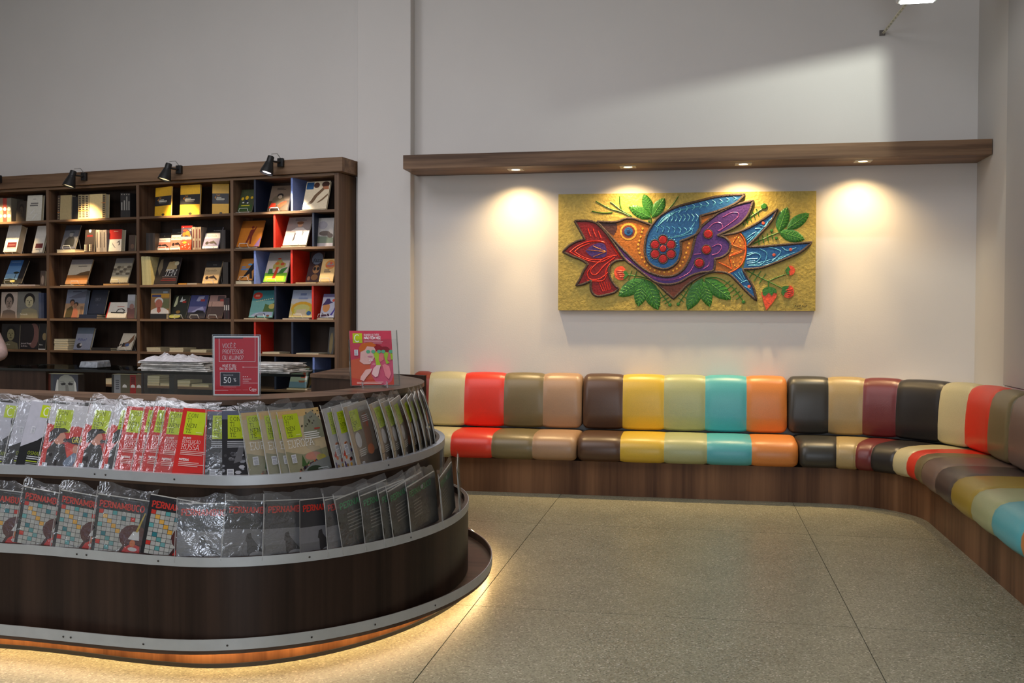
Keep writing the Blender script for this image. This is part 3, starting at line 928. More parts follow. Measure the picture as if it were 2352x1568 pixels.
# wing and tail feathers
rpart(fill([(865, 372, 1), (930, 295), (1060, 218), (1250, 165), (1450, 118), (1668, 102, 1), (1590, 180), (1440, 245), (1284, 290, 1), (1275, 420), (1190, 480), (1112, 508, 1), (1115, 600), (1085, 690), (1010, 745), (930, 748), (845, 705), (802, 610), (815, 470)], 0.019), 'blue_wing', R_BLUE)
for nm, pts in (('tail_feather', [(1640, 432, 1), (1790, 345), (1955, 232, 1), (1905, 330), (1820, 430), (1692, 552, 1), (1678, 480)]),
                ('tail_feather', [(1690, 562, 1), (1810, 556), (2000, 540), (2252, 520, 1), (2150, 605), (1950, 690), (1800, 740), (1655, 752, 1), (1685, 640)]),
                ('tail_feather', [(1520, 786, 1), (1605, 752), (1650, 745), (1690, 820), (1745, 910), (1770, 1022, 1), (1690, 950), (1600, 855)])):
    rpart(fill(pts, 0.013), nm, R_BLUE)
mb = MB()
for k in range(9):                                                # wing scales
    t = k / 8
    x, y = 1090 + 480 * t, 235 - 95 * t
    hgt = 58 - 26 * t
    line(mb, [(x, y - hgt * 0.5), (x + 26, y), (x + 4, y + hgt * 0.55)], 0.004, 0.020, k=4)
    line(mb, [(x + 12, y - hgt * 0.22), (x + 22, y), (x + 12, y + hgt * 0.25)], 0.003, 0.020, k=3)
for k in range(8):
    t = k / 7
    x, y = 1000 + 255 * t, 305 - 5 * t
    line(mb, [(x - 12, y - 28), (x + 10, y), (x - 6, y + 34)], 0.004, 0.020, k=3)
for k in range(7):
    t = k / 6
    x, y = 905 + 300 * t, 400 + 20 * t
    line(mb, [(x - 16, y - 26), (x + 10, y - 6), (x, y + 26)], 0.004, 0.020, k=3)
for k in range(34):                                               # rays round the flower
    a = 2 * math.pi * k / 34
    if -0.4 < math.sin(a + 0.5) - 0.75:
        continue
    line(mb, [(960 + 112 * math.cos(a), 585 + 112 * math.sin(a)), (960 + 138 * math.cos(a), 585 + 138 * math.sin(a))], 0.003, 0.020, sm=False, n=5)
for pts in ([(1690, 640), (1760, 612), (1810, 640), (1770, 690), (1690, 700)], [(1690, 665), (1780, 660)], [(1690, 620), (1740, 608)], [(1690, 685), (1760, 680)], [(1800, 575), (1860, 610), (1850, 680), (1800, 720)], [(1880, 560), (1985, 600), (1900, 690)], [(1990, 558), (2040, 590), (2120, 565)],
            [(1680, 490), (1730, 450), (1770, 430), (1750, 470), (1700, 520)], [(1690, 500), (1740, 465)], [(1760, 400), (1810, 400), (1800, 440)], [(1800, 370), (1850, 380), (1880, 330)],
            [(1580, 790), (1650, 860)], [(1610, 775), (1660, 850)], [(1640, 770), (1670, 840)], [(1640, 870), (1690, 850), (1700, 870)], [(1670, 900), (1720, 930)]):
    line(mb, pts, 0.0042, 0.014 if pts[0][0] > 1500 else 0.02, k=4)
for k in range(5):
    line(mb, [(905 + 12 * k, 330 - 12 * k + 60), (960 + 40 * k, 285 - 18 * k + 20), (1060 + 70 * k, 230 - 12 * k + 16)], 0.0028, 0.0195, k=4)
for k in range(3):
    line(mb, [(1000 + 60 * k, 480 - 14 * k), (1100 + 40 * k, 470 - 20 * k), (1215 + 10 * k, 440 - 46 * k)], 0.0035, 0.0195, k=4)
    line(mb, [(1700 + 10 * k, 720 - 8 * k), (1850, 715 - 16 * k), (2010 + 50 * k, 650 - 22 * k)], 0.0028, 0.0135, k=4)
    line(mb, [(1720, 520 - 14 * k), (1800 + 10 * k, 430 - 14 * k), (1880 + 14 * k, 330 - 12 * k)], 0.0028, 0.0135, k=4)
rpart(mb, 'raised_feather_line', R_BLUE2)
mb = MB()
for x, y in ((1832, 352), (1925, 628), (2070, 582), (1708, 903)):
    disc(mb, x, y, 14, 0.012, 0.018, 12)
rpart(mb, 'feather_spot', rm((196, 84, 60)))
mb = MB()
for pts in ([(1330, 420), (1400, 355), (1460, 350), (1475, 390), (1440, 420)], [(1480, 300), (1560, 260), (1612, 265), (1600, 310), (1450, 420)], [(1230, 625), (1290, 618)], [(1385, 560), (1440, 535), (1470, 560), (1440, 610), (1385, 630)], [(1360, 690), (1355, 720), (1310, 750)], [(1100, 830), (1190, 780), (1240, 690)]):
    line(mb, pts, 0.0042, 0.014, k=4)
for k in range(2):
    line(mb, [(560 + 20 * k, 590 - 10 * k), (700 + 10 * k, 712 - 14 * k), (860, 822 - 10 * k), (1000, 850 - 8 * k), (1110, 826 - 12 * k)], 0.003, 0.0135, k=4)
rpart(mb, 'raised_purple_line', R_PUR2)
for x, y in ((1352, 446), (1337, 582), (1275, 698)):
    rpart(disc(MB(), x, y, 36, 0.012, 0.022, 18), 'red_button', R_BUT)
for i in range(6):
    a = math.pi / 2 + i * math.pi / 3
    rpart(disc(MB(), 960 + 80 * math.cos(a), 580 - 82 * math.sin(a), 36, 0.018, 0.026, 14), 'petal', R_BUT)
rpart(disc(MB(), 960, 575, 30, 0.018, 0.032, 14), 'flower_centre', R_BUT)
# eye and dotted trim on the body
mb = MB()
disc(mb, 660, 425, 76, 0.009, 0.0135, 24)
rpart(mb, 'eye_ring', R_ORG2)
mb = MB(); disc(mb, 658, 425, 58, 0.012, 0.0155, 22); rpart(mb, 'eye_ring', rm((110, 52, 44)))
mb = MB(); disc(mb, 660, 424, 38, 0.014, 0.02, 20); rpart(mb, 'eye', R_BLUE)
mb = MB(); disc(mb, 660, 424, 17, 0.018, 0.023, 14); rpart(mb, 'pupil', rm((30, 48, 90)))
mb = MB()
path = smooth([(782, 400), (765, 470), (745, 540), (755, 610), (800, 690), (850, 745), (930, 775), (1010, 775), (1080, 748), (1130, 690), (1160, 610), (1185, 530)], False, 6)
for i in range(0, len(path), 3):
    disc(mb, path[i][0], path[i][1], 10, 0.008, 0.015, 8)
for i in range(16):
    a = 2 * math.pi * i / 16
    disc(mb, 1600 + 40 * math.cos(a), 600 + 130 * math.sin(a), 6, 0.011, 0.015, 6)
rpart(mb, 'raised_dot', R_ORG2)
# dark rope outlines
mb = MB()
rw = 0.0112
line(mb, FLO, rw, 0.009, True)
line(mb, [(385, 338, 1), (545, 342), (640, 312), (720, 318), (862, 370)], rw, 0.014)
line(mb, [(385, 338, 1), (470, 430), (560, 530), (650, 620), (740, 710), (840, 780), (960, 816), (1060, 806), (1140, 750), (1200, 640), (1240, 480), (1290, 385), (1440, 262)], rw, 0.013)
line(mb, [(378, 348), (450, 420), (525, 520), (625, 662), (700, 722), (800, 800), (900, 868), (1000, 886), (1100, 868), (1200, 812), (1290, 782), (1385, 770), (1408, 735), (1412, 662, 1), (1470, 648), (1528, 605), (1544, 535), (1500, 480), (1432, 460, 1), (1610, 370), (1700, 275), (1744, 156, 1), (1590, 195), (1440, 262)], rw, 0.013)
line(mb, [(905, 872), (980, 945), (1050, 1008, 1), (1110, 950), (1180, 880), (1290, 812), (1390, 776), (1520, 788), (1600, 855), (1690, 950), (1772, 1024, 1), (1745, 910), (1690, 820), (1655, 752, 1), (1800, 742), (1950, 692), (2150, 606), (2256, 518, 1), (2000, 540), (1810, 556), (1690, 558, 1), (1820, 430), (1905, 330), (1958, 230, 1), (1790, 345), (1622, 428), (1440, 462)], rw, 0.011)
line(mb, [(865, 372, 1), (930, 295), (1060, 218), (1250, 165), (1450, 118), (1672, 102, 1), (1590, 180), (1440, 245), (1284, 290, 1), (1275, 420), (1190, 480), (1112, 508, 1), (1115, 600), (1085, 690), (1010, 745), (930, 748), (845, 705), (802, 610), (815, 470)], rw, 0.018, True)
for x, y, r in ((1352, 446, 40), (1337, 582, 40), (1275, 698, 42)):
    line(mb, [(x + r * math.cos(t * math.pi / 6), y + r * math.sin(t * math.pi / 6)) for t in range(12)], 0.005, 0.016, True, k=2)
for i in range(6):
    a = math.pi / 2 + i * math.pi / 3
    line(mb, [(960 + 80 * math.cos(a) + 42 * math.cos(t * math.pi / 5), 580 - 82 * math.sin(a) + 42 * math.sin(t * math.pi / 5)) for t in range(10)], 0.005, 0.022, True, k=2)
o = rpart(mb, 'rope_outline', ROPE, smooth=True, angle=1.2)
# leaves
def leaf(bx, by, tx, ty, w, h=0.012):
    dx, dy = tx - bx, ty - by
    l = math.hypot(dx, dy)
    ux, uy = dx / l, dy / l
    pr = [(0, 0.03), (0.12, 0.55), (0.3, 0.92), (0.5, 1.0), (0.7, 0.86), (0.88, 0.48), (1, 0.02)]
    vs, fs = [], []
    for t, q_ in pr:
        for sgn, hh in ((-1, 0.003), (-0.5, h * 0.85), (0, h * 0.65), (0.5, h * 0.85), (1, 0.003)):
            x, y = bx + ux * l * t - uy * w / 2 * q_ * sgn, by + uy * l * t + ux * w / 2 * q_ * sgn
            a, b = mp_(x, y)
            vs.append((a, MY - hh, b))
    for i in range(len(pr) - 1):
        for k in range(4):
            fs.append((i * 5 + k, i * 5 + k + 1, i * 5 + 6 + k, i * 5 + 5 + k))
    mb = MB().add(vs, fs)
    o = rpart(mb, 'leaf', R_GRN, smooth=True, angle=1.4)
    vn = MB()
    line(vn, [(bx, by), (tx, ty)], 0.0028, h * 0.7, sm=False, n=5)
    for t in (0.2, 0.32, 0.44, 0.56, 0.68, 0.8):
        q_ = 1 - abs(t - 0.45) * 1.2
        for sgn in (-1, 1):
            line(vn, [(bx + ux * l * t, by + uy * l * t), (bx + ux * l * (t + 0.12) - uy * w * 0.40 * q_ * sgn, by + uy * l * (t + 0.12) + ux * w * 0.40 * q_ * sgn)], 0.0018, h * 0.82, sm=False, n=4)
    v = vn.build('leaf_vein', R_GRN2, o)
for a in ((858, 305, 662, 205, 100), (855, 270, 793, 98, 92), (862, 300, 972, 132, 104), (1965, 425, 2042, 212, 112), (2040, 400, 2232, 266, 104), (1972, 428, 2192, 492, 108),
          (800, 838, 570, 985, 128), (790, 850, 742, 1076, 120), (805, 840, 916, 1106, 140), (1305, 832, 1172, 1106, 130), (1300, 850, 1366, 1080, 110), (1320, 835, 1552, 1016, 134)):
    leaf(*a)
# stems and buds
mb = MB()
ST = ([(680, 295), (600, 255), (500, 225), (375, 160)], [(520, 258), (430, 262), (340, 246)], [(690, 290), (600, 240), (502, 165)], [(600, 240), (585, 180), (582, 118)], [(990, 245), (1050, 180), (1092, 118)], [(852, 305), (856, 352)],
      [(1590, 390), (1700, 310), (1825, 225)], [(1745, 530), (1860, 475), (1970, 430)], [(640, 800), (740, 812), (830, 835)], [(1690, 765), (1800, 820), (1900, 870), (2000, 918)], [(1870, 858), (1960, 820), (2030, 795)], [(1875, 860), (1880, 930)],
      [(920, 930), (970, 1000), (1018, 1060)], [(1215, 870), (1150, 970), (1092, 1055)], [(1330, 828), (1430, 825), (1520, 870), (1600, 950), (1660, 1035)])
for s_ in ST:
    rpart(line(MB(), list(s_), 0.0042, 0.005, k=4), 'stem', R_GRN)
def barbs(p0, p1, n_, l, off=0.0):
    dx, dy = p1[0] - p0[0], p1[1] - p0[1]
    L_ = math.hypot(dx, dy)
    nx, ny = -dy / L_, dx / L_
    for i in range(n_):
        t = (i + 0.5) / n_
        x, y = p0[0] + dx * t, p0[1] + dy * t
        line(mb, [(x - nx * l - dx / L_ * -8, y - ny * l), (x + nx * l - dx / L_ * 12, y + ny * l)], 0.0036, 0.005, sm=False, n=5)
for a in (((1640, 355), (1800, 245), 5, 34), ((1775, 515), (1930, 450), 4, 36), ((1500, 860), (1640, 1010), 5, 34), ((1715, 780), (1850, 845), 3, 48), ((955, 975), (1010, 1050), 3, 26), ((1190, 905), (1105, 1035), 4, 34), ((655, 802), (740, 812), 2, 40)):
    barbs(*a)
rpart(mb, 'barb', R_GRN)
for x, y, r in ((1838, 204, 26), (1906, 416, 13), (1946, 482, 13), (1020, 1062, 16), (1092, 1056, 16), (1660, 1037, 16), (838, 336, 9)):
    rpart(disc(MB(), x, y, r, 0.0, 0.014, 12), 'green_bud', R_GRN)
R_FR = rm((214, 74, 36), metal=0.1)
for pts, cal in (([(535, 770), (560, 735), (605, 726), (635, 760), (640, 800), (625, 838), (580, 845), (545, 820)], [(632, 760, 1), (662, 800, 1), (620, 842, 1), (612, 815, 1), (632, 805, 1), (606, 780, 1)]),
                 ([(2045, 735), (2075, 722), (2103, 745), (2104, 780), (2080, 803), (2050, 795)], [(2050, 725, 1), (2022, 760, 1), (2040, 800, 1), (2062, 795, 1), (2052, 775, 1), (2068, 752, 1)]),
                 ([(2040, 905), (2075, 897), (2098, 935), (2092, 980), (2050, 1003), (2008, 980)], [(2060, 895, 1), (2000, 902, 1), (1988, 960, 1), (2010, 985, 1), (2020, 955, 1), (2045, 950, 1), (2040, 925, 1)]),
                 ([(1820, 950), (1885, 930), (1950, 950), (1930, 1020), (1858, 1108, 1), (1830, 1020)], [(1825, 975, 1), (1830, 925), (1885, 905), (1940, 925), (1950, 965, 1), (1925, 955, 1), (1905, 985, 1), (1880, 955, 1), (1850, 985, 1)])):
    o = rpart(fill(pts, 0.014), 'berry', R_FR)
    c = fill(cal, 0.017).build('calyx', R_GRN, o)
mb = MB()
for k in range(4):
    line(mb, [(555 + 8 * k, 765 + 18 * k), (620, 770 + 16 * k)], 0.003, 0.016, sm=False, n=5)
    line(mb, [(2030 + 6 * k, 935 + 16 * k), (2085, 925 + 18 * k)], 0.003, 0.016, sm=False, n=5)
rpart(mb, 'berry_rib', R_RED2)
mb = MB()
for pts in ([(2105, 1080), (2115, 1066), (2122, 1080)], [(2130, 1066), (2130, 1080), (2142, 1068)], [(2150, 1080), (2152, 1064), (2162, 1068)], [(2168, 1078), (2178, 1066), (2184, 1078)], [(2192, 1066), (2196, 1078), (2214, 1064)], [(2128, 1094), (2150, 1092), (2170, 1095)]):
    line(mb, pts, 0.0016, 0.0008, k=3, n=4)
rpart(mb, 'signature', mat((60, 50, 30), 0.6))
# ------------------------------------------------------------------ lettering and printed covers
_TXT = {}
def glyphs(text, font_scale=1.0):
    """outline letters as triangles, unit cap height (Blender's built-in face)"""
    if text in _TXT:
        return _TXT[text]
    cu = bpy.data.curves.new('lettering', 'FONT')
    cu.body = text
    cu.size = 1.0
    cu.resolution_u = 2
    ob = bpy.data.objects.new('lettering', cu)
    COL.objects.link(ob)
    bpy.context.view_layer.update()
    me = ob.evaluated_get(bpy.context.evaluated_depsgraph_get()).to_mesh()
    vs = [(v.co.x / 0.72, v.co.y / 0.72) for v in me.vertices]
    fs = [tuple(p.vertices) for p in me.polygons]
    ob.evaluated_get(bpy.context.evaluated_depsgraph_get()).to_mesh_clear()
    bpy.data.objects.remove(ob)
    bpy.data.curves.remove(cu)
    _TXT[text] = (vs, fs)
    return _TXT[text]
def _arc(cx, cy, rx, ry, a0, a1, n=8):
    return [(cx + rx * math.cos(math.radians(a0 + (a1 - a0) * i / n)), cy + ry * math.sin(math.radians(a0 + (a1 - a0) * i / n))) for i in range(n + 1)]
# stroke letters: (width, strokes, serif positions); serifs are short horizontal bars
SG = {
 'A': (.80, [[(.08, 0), (.40, 1), (.72, 0)], [(.20, .34), (.60, .34)]], [(.08, 0), (.72, 0)]),
 'B': (.72, [[(.14, 0), (.14, 1)], [(.14, 1)] + _arc(.40, .76, .22, .24, 90, -90, 6) + [(.14, .52)], [(.14, .52)] + _arc(.42, .26, .24, .26, 90, -90, 6) + [(.14, 0)]], [(.10, 0), (.10, 1)]),
 'C': (.78, [_arc(.42, .5, .34, .5, 48, 312, 14)], []),
 'D': (.80, [[(.14, 0), (.14, 1)], [(.14, 1)] + _arc(.36, .5, .36, .5, 90, -90, 10) + [(.14, 0)]], [(.10, 0), (.10, 1)]),
 'E': (.70, [[(.62, .82), (.62, 1), (.14, 1), (.14, 0), (.62, 0), (.62, .18)], [(.14, .52), (.5, .52)]], [(.10, 0), (.10, 1)]),
 'F': (.66, [[(.60, .82), (.60, 1), (.14, 1), (.14, 0)], [(.14, .52), (.48, .52)]], [(.14, 0), (.10, 1)]),
 'G': (.82, [_arc(.42, .5, .34, .5, 48, 340, 14) + [(.76, .44), (.46, .44)]], []),
 'H': (.82, [[(.14, 0), (.14, 1)], [(.68, 0), (.68, 1)], [(.14, .52), (.68, .52)]], [(.14, 0), (.14, 1), (.68, 0), (.68, 1)]),
 'I': (.36, [[(.18, 0), (.18, 1)]], [(.18, 0), (.18, 1)]),
 'J': (.50, [[(.36, 1), (.36, .22)] + _arc(.20, .22, .16, .22, 0, -170, 6)], [(.36, 1)]),
 'L': (.66, [[(.14, 1), (.14, 0), (.60, 0), (.60, .22)]], [(.14, 1), (.10, 0)]),
 'M': (1.06, [[(.14, 0), (.14, 1), (.53, .2), (.92, 1), (.92, 0)]], [(.14, 0), (.92, 0), (.10, 1), (.96, 1)]),
 'N': (.92, [[(.14, 0), (.14, 1), (.78, 0), (.78, 1)]], [(.14, 0), (.10, 1), (.78, 1)]),
 'O': (.84, [_arc(.42, .5, .34, .5, 0, 360, 18)], []),
 'P': (.70, [[(.14, 0), (.14, 1)], [(.14, 1)] + _arc(.40, .73, .24, .27, 90, -90, 6) + [(.14, .46)]], [(.14, 0), (.10, 1)]),
 'Q': (.84, [_arc(.42, .5, .34, .5, 0, 360, 18), [(.48, .2), (.74, -.08)]], []),
 'R': (.76, [[(.14, 0), (.14, 1)], [(.14, 1)] + _arc(.40, .73, .24, .27, 90, -90, 6) + [(.14, .46)], [(.40, .46), (.68, 0)]], [(.14, 0), (.10, 1), (.68, 0)]),
 'S': (.66, [_arc(.34, .76, .24, .24, 30, 250, 8) + _arc(.34, .25, .25, .25, 80, -150, 9)], []),
 'T': (.74, [[(.37, 0), (.37, 1)], [(.06, .80), (.06, 1), (.68, 1), (.68, .80)]], [(.37, 0)]),
 'U': (.80, [[(.14, 1), (.14, .30)] + _arc(.40, .30, .26, .30, 180, 360, 8) + [(.66, 1)]], [(.14, 1), (.66, 1)]),
 'V': (.78, [[(.06, 1), (.39, 0), (.72, 1)]], [(.06, 1), (.72, 1)]),
 'X': (.76, [[(.08, 0), (.68, 1)], [(.08, 1), (.68, 0)]], [(.08, 0), (.68, 0), (.08, 1), (.68, 1)]),
 'Z': (.70, [[(.08, .82), (.08, 1), (.60, 1), (.08, 0), (.62, 0), (.62, .18)]], []),
 ' ': (.36, [], []),
 '?': (.56, [_arc(.28, .76, .22, .24, 170, -60, 8) + [(.28, .42), (.28, .26)], [(.28, .0), (.28, .07)]], []),
 '.': (.24, [[(.10, 0), (.10, .08)]], []),
 '1': (.46, [[(.08, .8), (.24, 1), (.24, 0)]], [(.24, 0)]), '0': (.70, [_arc(.35, .5, .27, .5, 0, 360, 16)], []),
 '8': (.66, [_arc(.33, .76, .22, .24, 0, 360, 10), _arc(.33, .26, .26, .26, 0, 360, 10)], []), '7': (.62, [[(.06, 1), (.56, 1), (.22, 0)]], []),
}
_ACC = {'Ç': ('C', [[(.42, 0), (.46, -.10), (.40, -.2)]]), 'Ã': ('A', [[(.22, 1.14), (.34, 1.22), (.46, 1.14), (.58, 1.22)]]), 'Á': ('A', [[(.36, 1.1), (.48, 1.26)]]), 'Ê': ('E', [[(.2, 1.1), (.36, 1.26), (.52, 1.1)]]), 'É': ('E', [[(.3, 1.1), (.44, 1.26)]])}
class Print:
    """flat print on a cover w x h: shapes are stacked in hair-thin layers"""
    def __init__(s, w, h):
        s.w, s.h, s.l, s.mb = w, h, 0, MB()
    def _lay(s, new=True):
        if new:
            s.l += 1
        return -0.00016 * s.l - 0.0002
    def poly(s, pts, c, new=True):
        y = s._lay(new)
        w, h = s.w, s.h
        vs = [(min(max(x, 0), 1) * w, y, min(max(z, 0), 1) * h) for x, z in pts]
        s.mb.add(vs, [tuple(range(len(vs)))], 0, lin(c))
        return s
    def rect(s, x0, z0, x1, z1, c, new=True):
        return s.poly([(x0, z0), (x1, z0), (x1, z1), (x0, z1)], c, new)
    def ell(s, cx, cz, rx, rz, c, n=14, new=True):
        return s.poly([(cx + rx * math.cos(2 * math.pi * k / n), cz + rz * math.sin(2 * math.pi * k / n)) for k in range(n)], c, new)
    def lines(s, x, z, w, n_, c, gap=0.03, th=0.012, seed=1):
        """tiny lines of text, too small to read in the picture"""
        rn = random.Random(seed)
        s._lay()
        for i in range(n_):
            s.rect(x, z - i * gap, x + w * (0.7 + 0.3 * rn.random()), z - i * gap + th, c, False)
        return s
    def text(s, t, x, z, size, c, shear=0.0, sx=1.0):
        """outline letters; size is the cap height as a share of the cover height"""
        y = s._lay()
        k = size * s.h
        vs, fs = glyphs(t)
        out = [(x * s.w + (a * sx + b * shear) * k, y, z * s.h + b * k) for a, b in vs]
        out = [(min(max(a, 0), s.w), b, min(max(c_, 0), s.h)) for a, b, c_ in out]
        col = lin(c)
        s.mb.add(out, fs, 0, col)
        return s
    def slab(s, t, x, z, size, c, th=0.09, serif=True, sx=1.0, track=0.0, shear=0.0):
        """stroke letters with slab serifs (serif=False gives a plain narrow face)"""
        y = s._lay()
        k = size * s.h
        col = lin(c)
        ox = x * s.w
        oz = z * s.h
        for ch in t:
            base, extra = _ACC.get(ch, (ch, []))
            if base not in SG:
                ox += 0.5 * k * sx
                continue
            wd, strokes, serifs = SG[base]
            for st in list(strokes) + list(extra):
                P = [(ox + (a * sx + b * shear) * k, oz + b * k) for a, b in st]
                s._stroke(P, th * k, y, col)
            if serif:
                for a, b in serifs:
                    hw, hh = 0.15 * k * sx, th * k * 0.42
                    X, Z = ox + (a * sx + b * shear) * k, oz + b * k + (hh if b == 0 else -hh)
                    s._quad((X - hw, Z - hh), (X + hw, Z - hh), (X + hw, Z + hh), (X - hw, Z + hh), y - 0.00003, col)
            ox += (wd * sx + track) * k
        return s
    def _quad(s, a, b, c, d, y, col):
        w, h = s.w, s.h
        pts = [(min(max(p[0], 0), w), y, min(max(p[1], 0), h)) for p in (a, b, c, d)]
        s.mb.add(pts, [(0, 1, 2, 3)], 0, col)
    def _stroke(s, P, th, y, col):
        for i in range(1, len(P) - 1):                            # sharp corners: draw the two arms one after the other
            a, b, c = P[i - 1], P[i], P[i + 1]
            u, v = (b[0] - a[0], b[1] - a[1]), (c[0] - b[0], c[1] - b[1])
            if u[0] * v[0] + u[1] * v[1] < 0.35 * math.hypot(*u) * math.hypot(*v):
                e = th * 0.5 / (math.hypot(*u) or 1) if abs(u[0] * v[0] + u[1] * v[1]) < 0.2 * math.hypot(*u) * math.hypot(*v) else 0
                s._stroke(list(P[:i]) + [(b[0] + u[0] * e, b[1] + u[1] * e)], th, y, col)
                s._stroke(P[i:], th, y - 0.00001, col)
                return
        n = len(P)
        if n < 2:
            return
        L, R = [], []
        for i in range(n):
            a, b = P[max(i - 1, 0)], P[min(i + 1, n - 1)]
            if P[0] == P[-1] or (abs(P[0][0] - P[-1][0]) < 1e-9 and abs(P[0][1] - P[-1][1]) < 1e-9):
                if i in (0, n - 1):
                    a, b = P[-2], P[1]
            tx, tz = b[0] - a[0], b[1] - a[1]
            l = math.hypot(tx, tz) or 1
            if 0 < i < n - 1:
                d1 = (P[i][0] - P[i - 1][0], P[i][1] - P[i - 1][1])
                l1 = math.hypot(*d1) or 1
                cs = max(0.35 if th < 0.16 * s.h * 0.1 else 0.8, abs((d1[0] * tx + d1[1] * tz) / (l * l1)))
            else:
                cs = 1
            nx, nz = -tz / l * th / 2 / cs, tx / l * th / 2 / cs
            L.append((P[i][0] + nx, P[i][1] + nz))
            R.append((P[i][0] - nx, P[i][1] - nz))
        for i in range(n - 1):
            s._quad(R[i], R[i + 1], L[i + 1], L[i], y, col)
    def barcode(s, x, z, w, h):
        s.rect(x, z, x + w, z + h, (222, 222, 226))
        s._lay()
        for k in range(6):
            s.rect(x + w * 0.12, z + h * (0.08 + 0.085 * k), x + w * 0.88, z + h * (0.12 + 0.085 * k), (120, 120, 132), False)
        s.rect(x + w * 0.12, z + h * 0.64, x + w * 0.88, z + h * 0.9, (170, 170, 180), False)
        return s
def bent(o, f, cuts, h):
    """cut a print into horizontal bands and bend it by f(x, z) -> added y"""
    me = o.data
    bm = bmesh.new()
    bm.from_mesh(me)
    for k in range(1, cuts):
        bmesh.ops.bisect_plane(bm, geom=bm.verts[:] + bm.edges[:] + bm.faces[:], plane_co=(0, 0, h * k / cuts), plane_no=(0, 0, 1))
    for v in bm.verts:
        v.co.y += f(v.co.x, v.co.z)
    bm.to_mesh(me)
    bm.free()
# ------------------------------------------------------------------ books on the shelves
def cover_mesh(w, h, t, m_cover, m_pages, parent):
    """boards and spine, and the page block they hold"""
    c = 0.0016
    MB().box(0, 0, 0, w, c, h).box(0, t - c, 0, w, t, h).box(0, c, 0, c, t - c, h).build('cover', m_cover, parent)
    MB().box(c, c, 0.003, w - 0.003, t - c, h - 0.003).build('page_block', m_pages, parent)
WSTAND = None
STANDW = {}
def stand(p, rotz, label):
    global WSTAND
    if WSTAND is None:
        mb = MB()
        r = 0.0021
        mb.tube([(-0.042, 0.02, 0.0022), (-0.046, -0.004, 0.004), (-0.046, -0.012, 0.014), (-0.038, -0.012, 0.036), (0.038, -0.012, 0.036), (0.046, -0.012, 0.014), (0.046, -0.004, 0.004), (0.042, 0.02, 0.0022)], r, 6)
        mb.tube([(-0.042, 0.02, 0.0022), (-0.042, 0.14, 0.0022), (0.042, 0.14, 0.0022), (0.042, 0.02, 0.0022)], r, 6)
        mb.tube([(-0.03, 0.14, 0.0022), (-0.03, 0.115, 0.10), (0.03, 0.115, 0.10), (0.03, 0.14, 0.0022)], r, 6)
        o = mb.build('wire_book_stand', WIRE, smooth=True)
        WSTAND = o
    else:
        o = WSTAND.copy()
        COL.objects.link(o)
    o.location = p
    o.rotation_euler = (0, 0, rotz)
    return tag(o, label, 'book stand', 'white wire book stands')
def book(xl, xr, yt, row, label, rgb, draw=None, th=20, t=0.018, v=0.05, st=None, base=0.0, yaw=0.0, pages=None, hmax=0.29, group=None):
    z0 = ROWS[row] + base + (0.0045 if st else 0.0)
    ul, ur = u_at(xl, v, z0), u_at(xr, v, z0)
    w = (ur - ul) / math.cos(math.radians(yaw))
    a = math.radians(th)
    um = (ul + ur) / 2
    h = solve(lambda q: bw(um, v + q * math.sin(a), z0 + q * math.cos(a)), yt, 0.02, hmax, 1)
    lim = (ROWS[row - 1] - 0.03 if row else TOPZ - 0.025) - z0
    h = min(h, lim / math.cos(a))
    if v + h * math.sin(a) + t > DEP - 0.016:
        a = math.asin(max(0.03, min(0.95, (DEP - 0.02 - t - v) / h)))
    r = thing('book', label, 'book', bw(ul, v, z0 + t * math.sin(a) + 0.0003), -BA + math.radians(yaw), group)
    r.rotation_euler = (-a, 0, -BA + math.radians(yaw))
    cover_mesh(w, h, t, mat(rgb, 0.4, var=0.06), pages or PAGE, r)
    if draw:
        P = Print(w, h)
        draw(P)
        P.mb.build('cover_print', PRINT, r, recalc=False)
    if st:
        stand(bw(um + (st if isinstance(st, float) else 0.0), v - 0.002, ROWS[row] + base + 0.0002), -BA, 'white wire stand holding the ' + ' '.join(label.split()[:9]))
    return r
def lying(xl, xr, row, n, t, label, rgb, v=0.03, dep=0.16, base=0.0, pages=None, group=None, spine=False, place=None):
    """books lying flat in a pile, page edges to the front"""
    mc = mat(rgb, 0.5, var=0.06)
    ORD = ('lowest', 'second', 'third', 'fourth', 'fifth', 'sixth', 'topmost')
    for k in range(n):
        z0 = ROWS[row] + base + k * (t + 0.0004) if place is None else base + k * (t + 0.0004)
        if place is None:
            ul, ur = u_at(xl, v, z0), u_at(xr, v, z0)
            loc, rz = bw(ul, v, z0), -BA
        else:
            pl_, pr_ = gpt(xl, v, z0), gpt(xr, v, z0)
            loc, rz, ul, ur = pl_, gang, 0, (pr_ - pl_).length
        w = ur - ul
        j = (random.random() - 0.5) * 0.006
        mb = MB()
        c = 0.0015
        mb.box(0, 0, 0, w, dep, c, 0).box(0, 0, t - c, w, dep, t, 0)
        if spine:
            mb.box(0, 0, c, w, c, t - c, 0).box(0.003, c, c, w - 0.003, dep - 0.003, t - c, 1)
        else:
            mb.box(0, dep - c, c, w, dep, t - c, 0).box(0.002, 0.0015, c, w - 0.002, dep - c, t - c, 1)
        o = mb.build('book', [mc, pages or PAGE])
        o.location = loc + Vector((j, 0, 0.0003))
        o.rotation_euler = (0, 0, rz + j * 2)
        lb = label
        if n > 1:
            lb = (ORD[k] if k < n - 1 else 'topmost') + ' book in the ' + label
        tag(o, lb, 'book', group or ((label) if n > 1 else None))
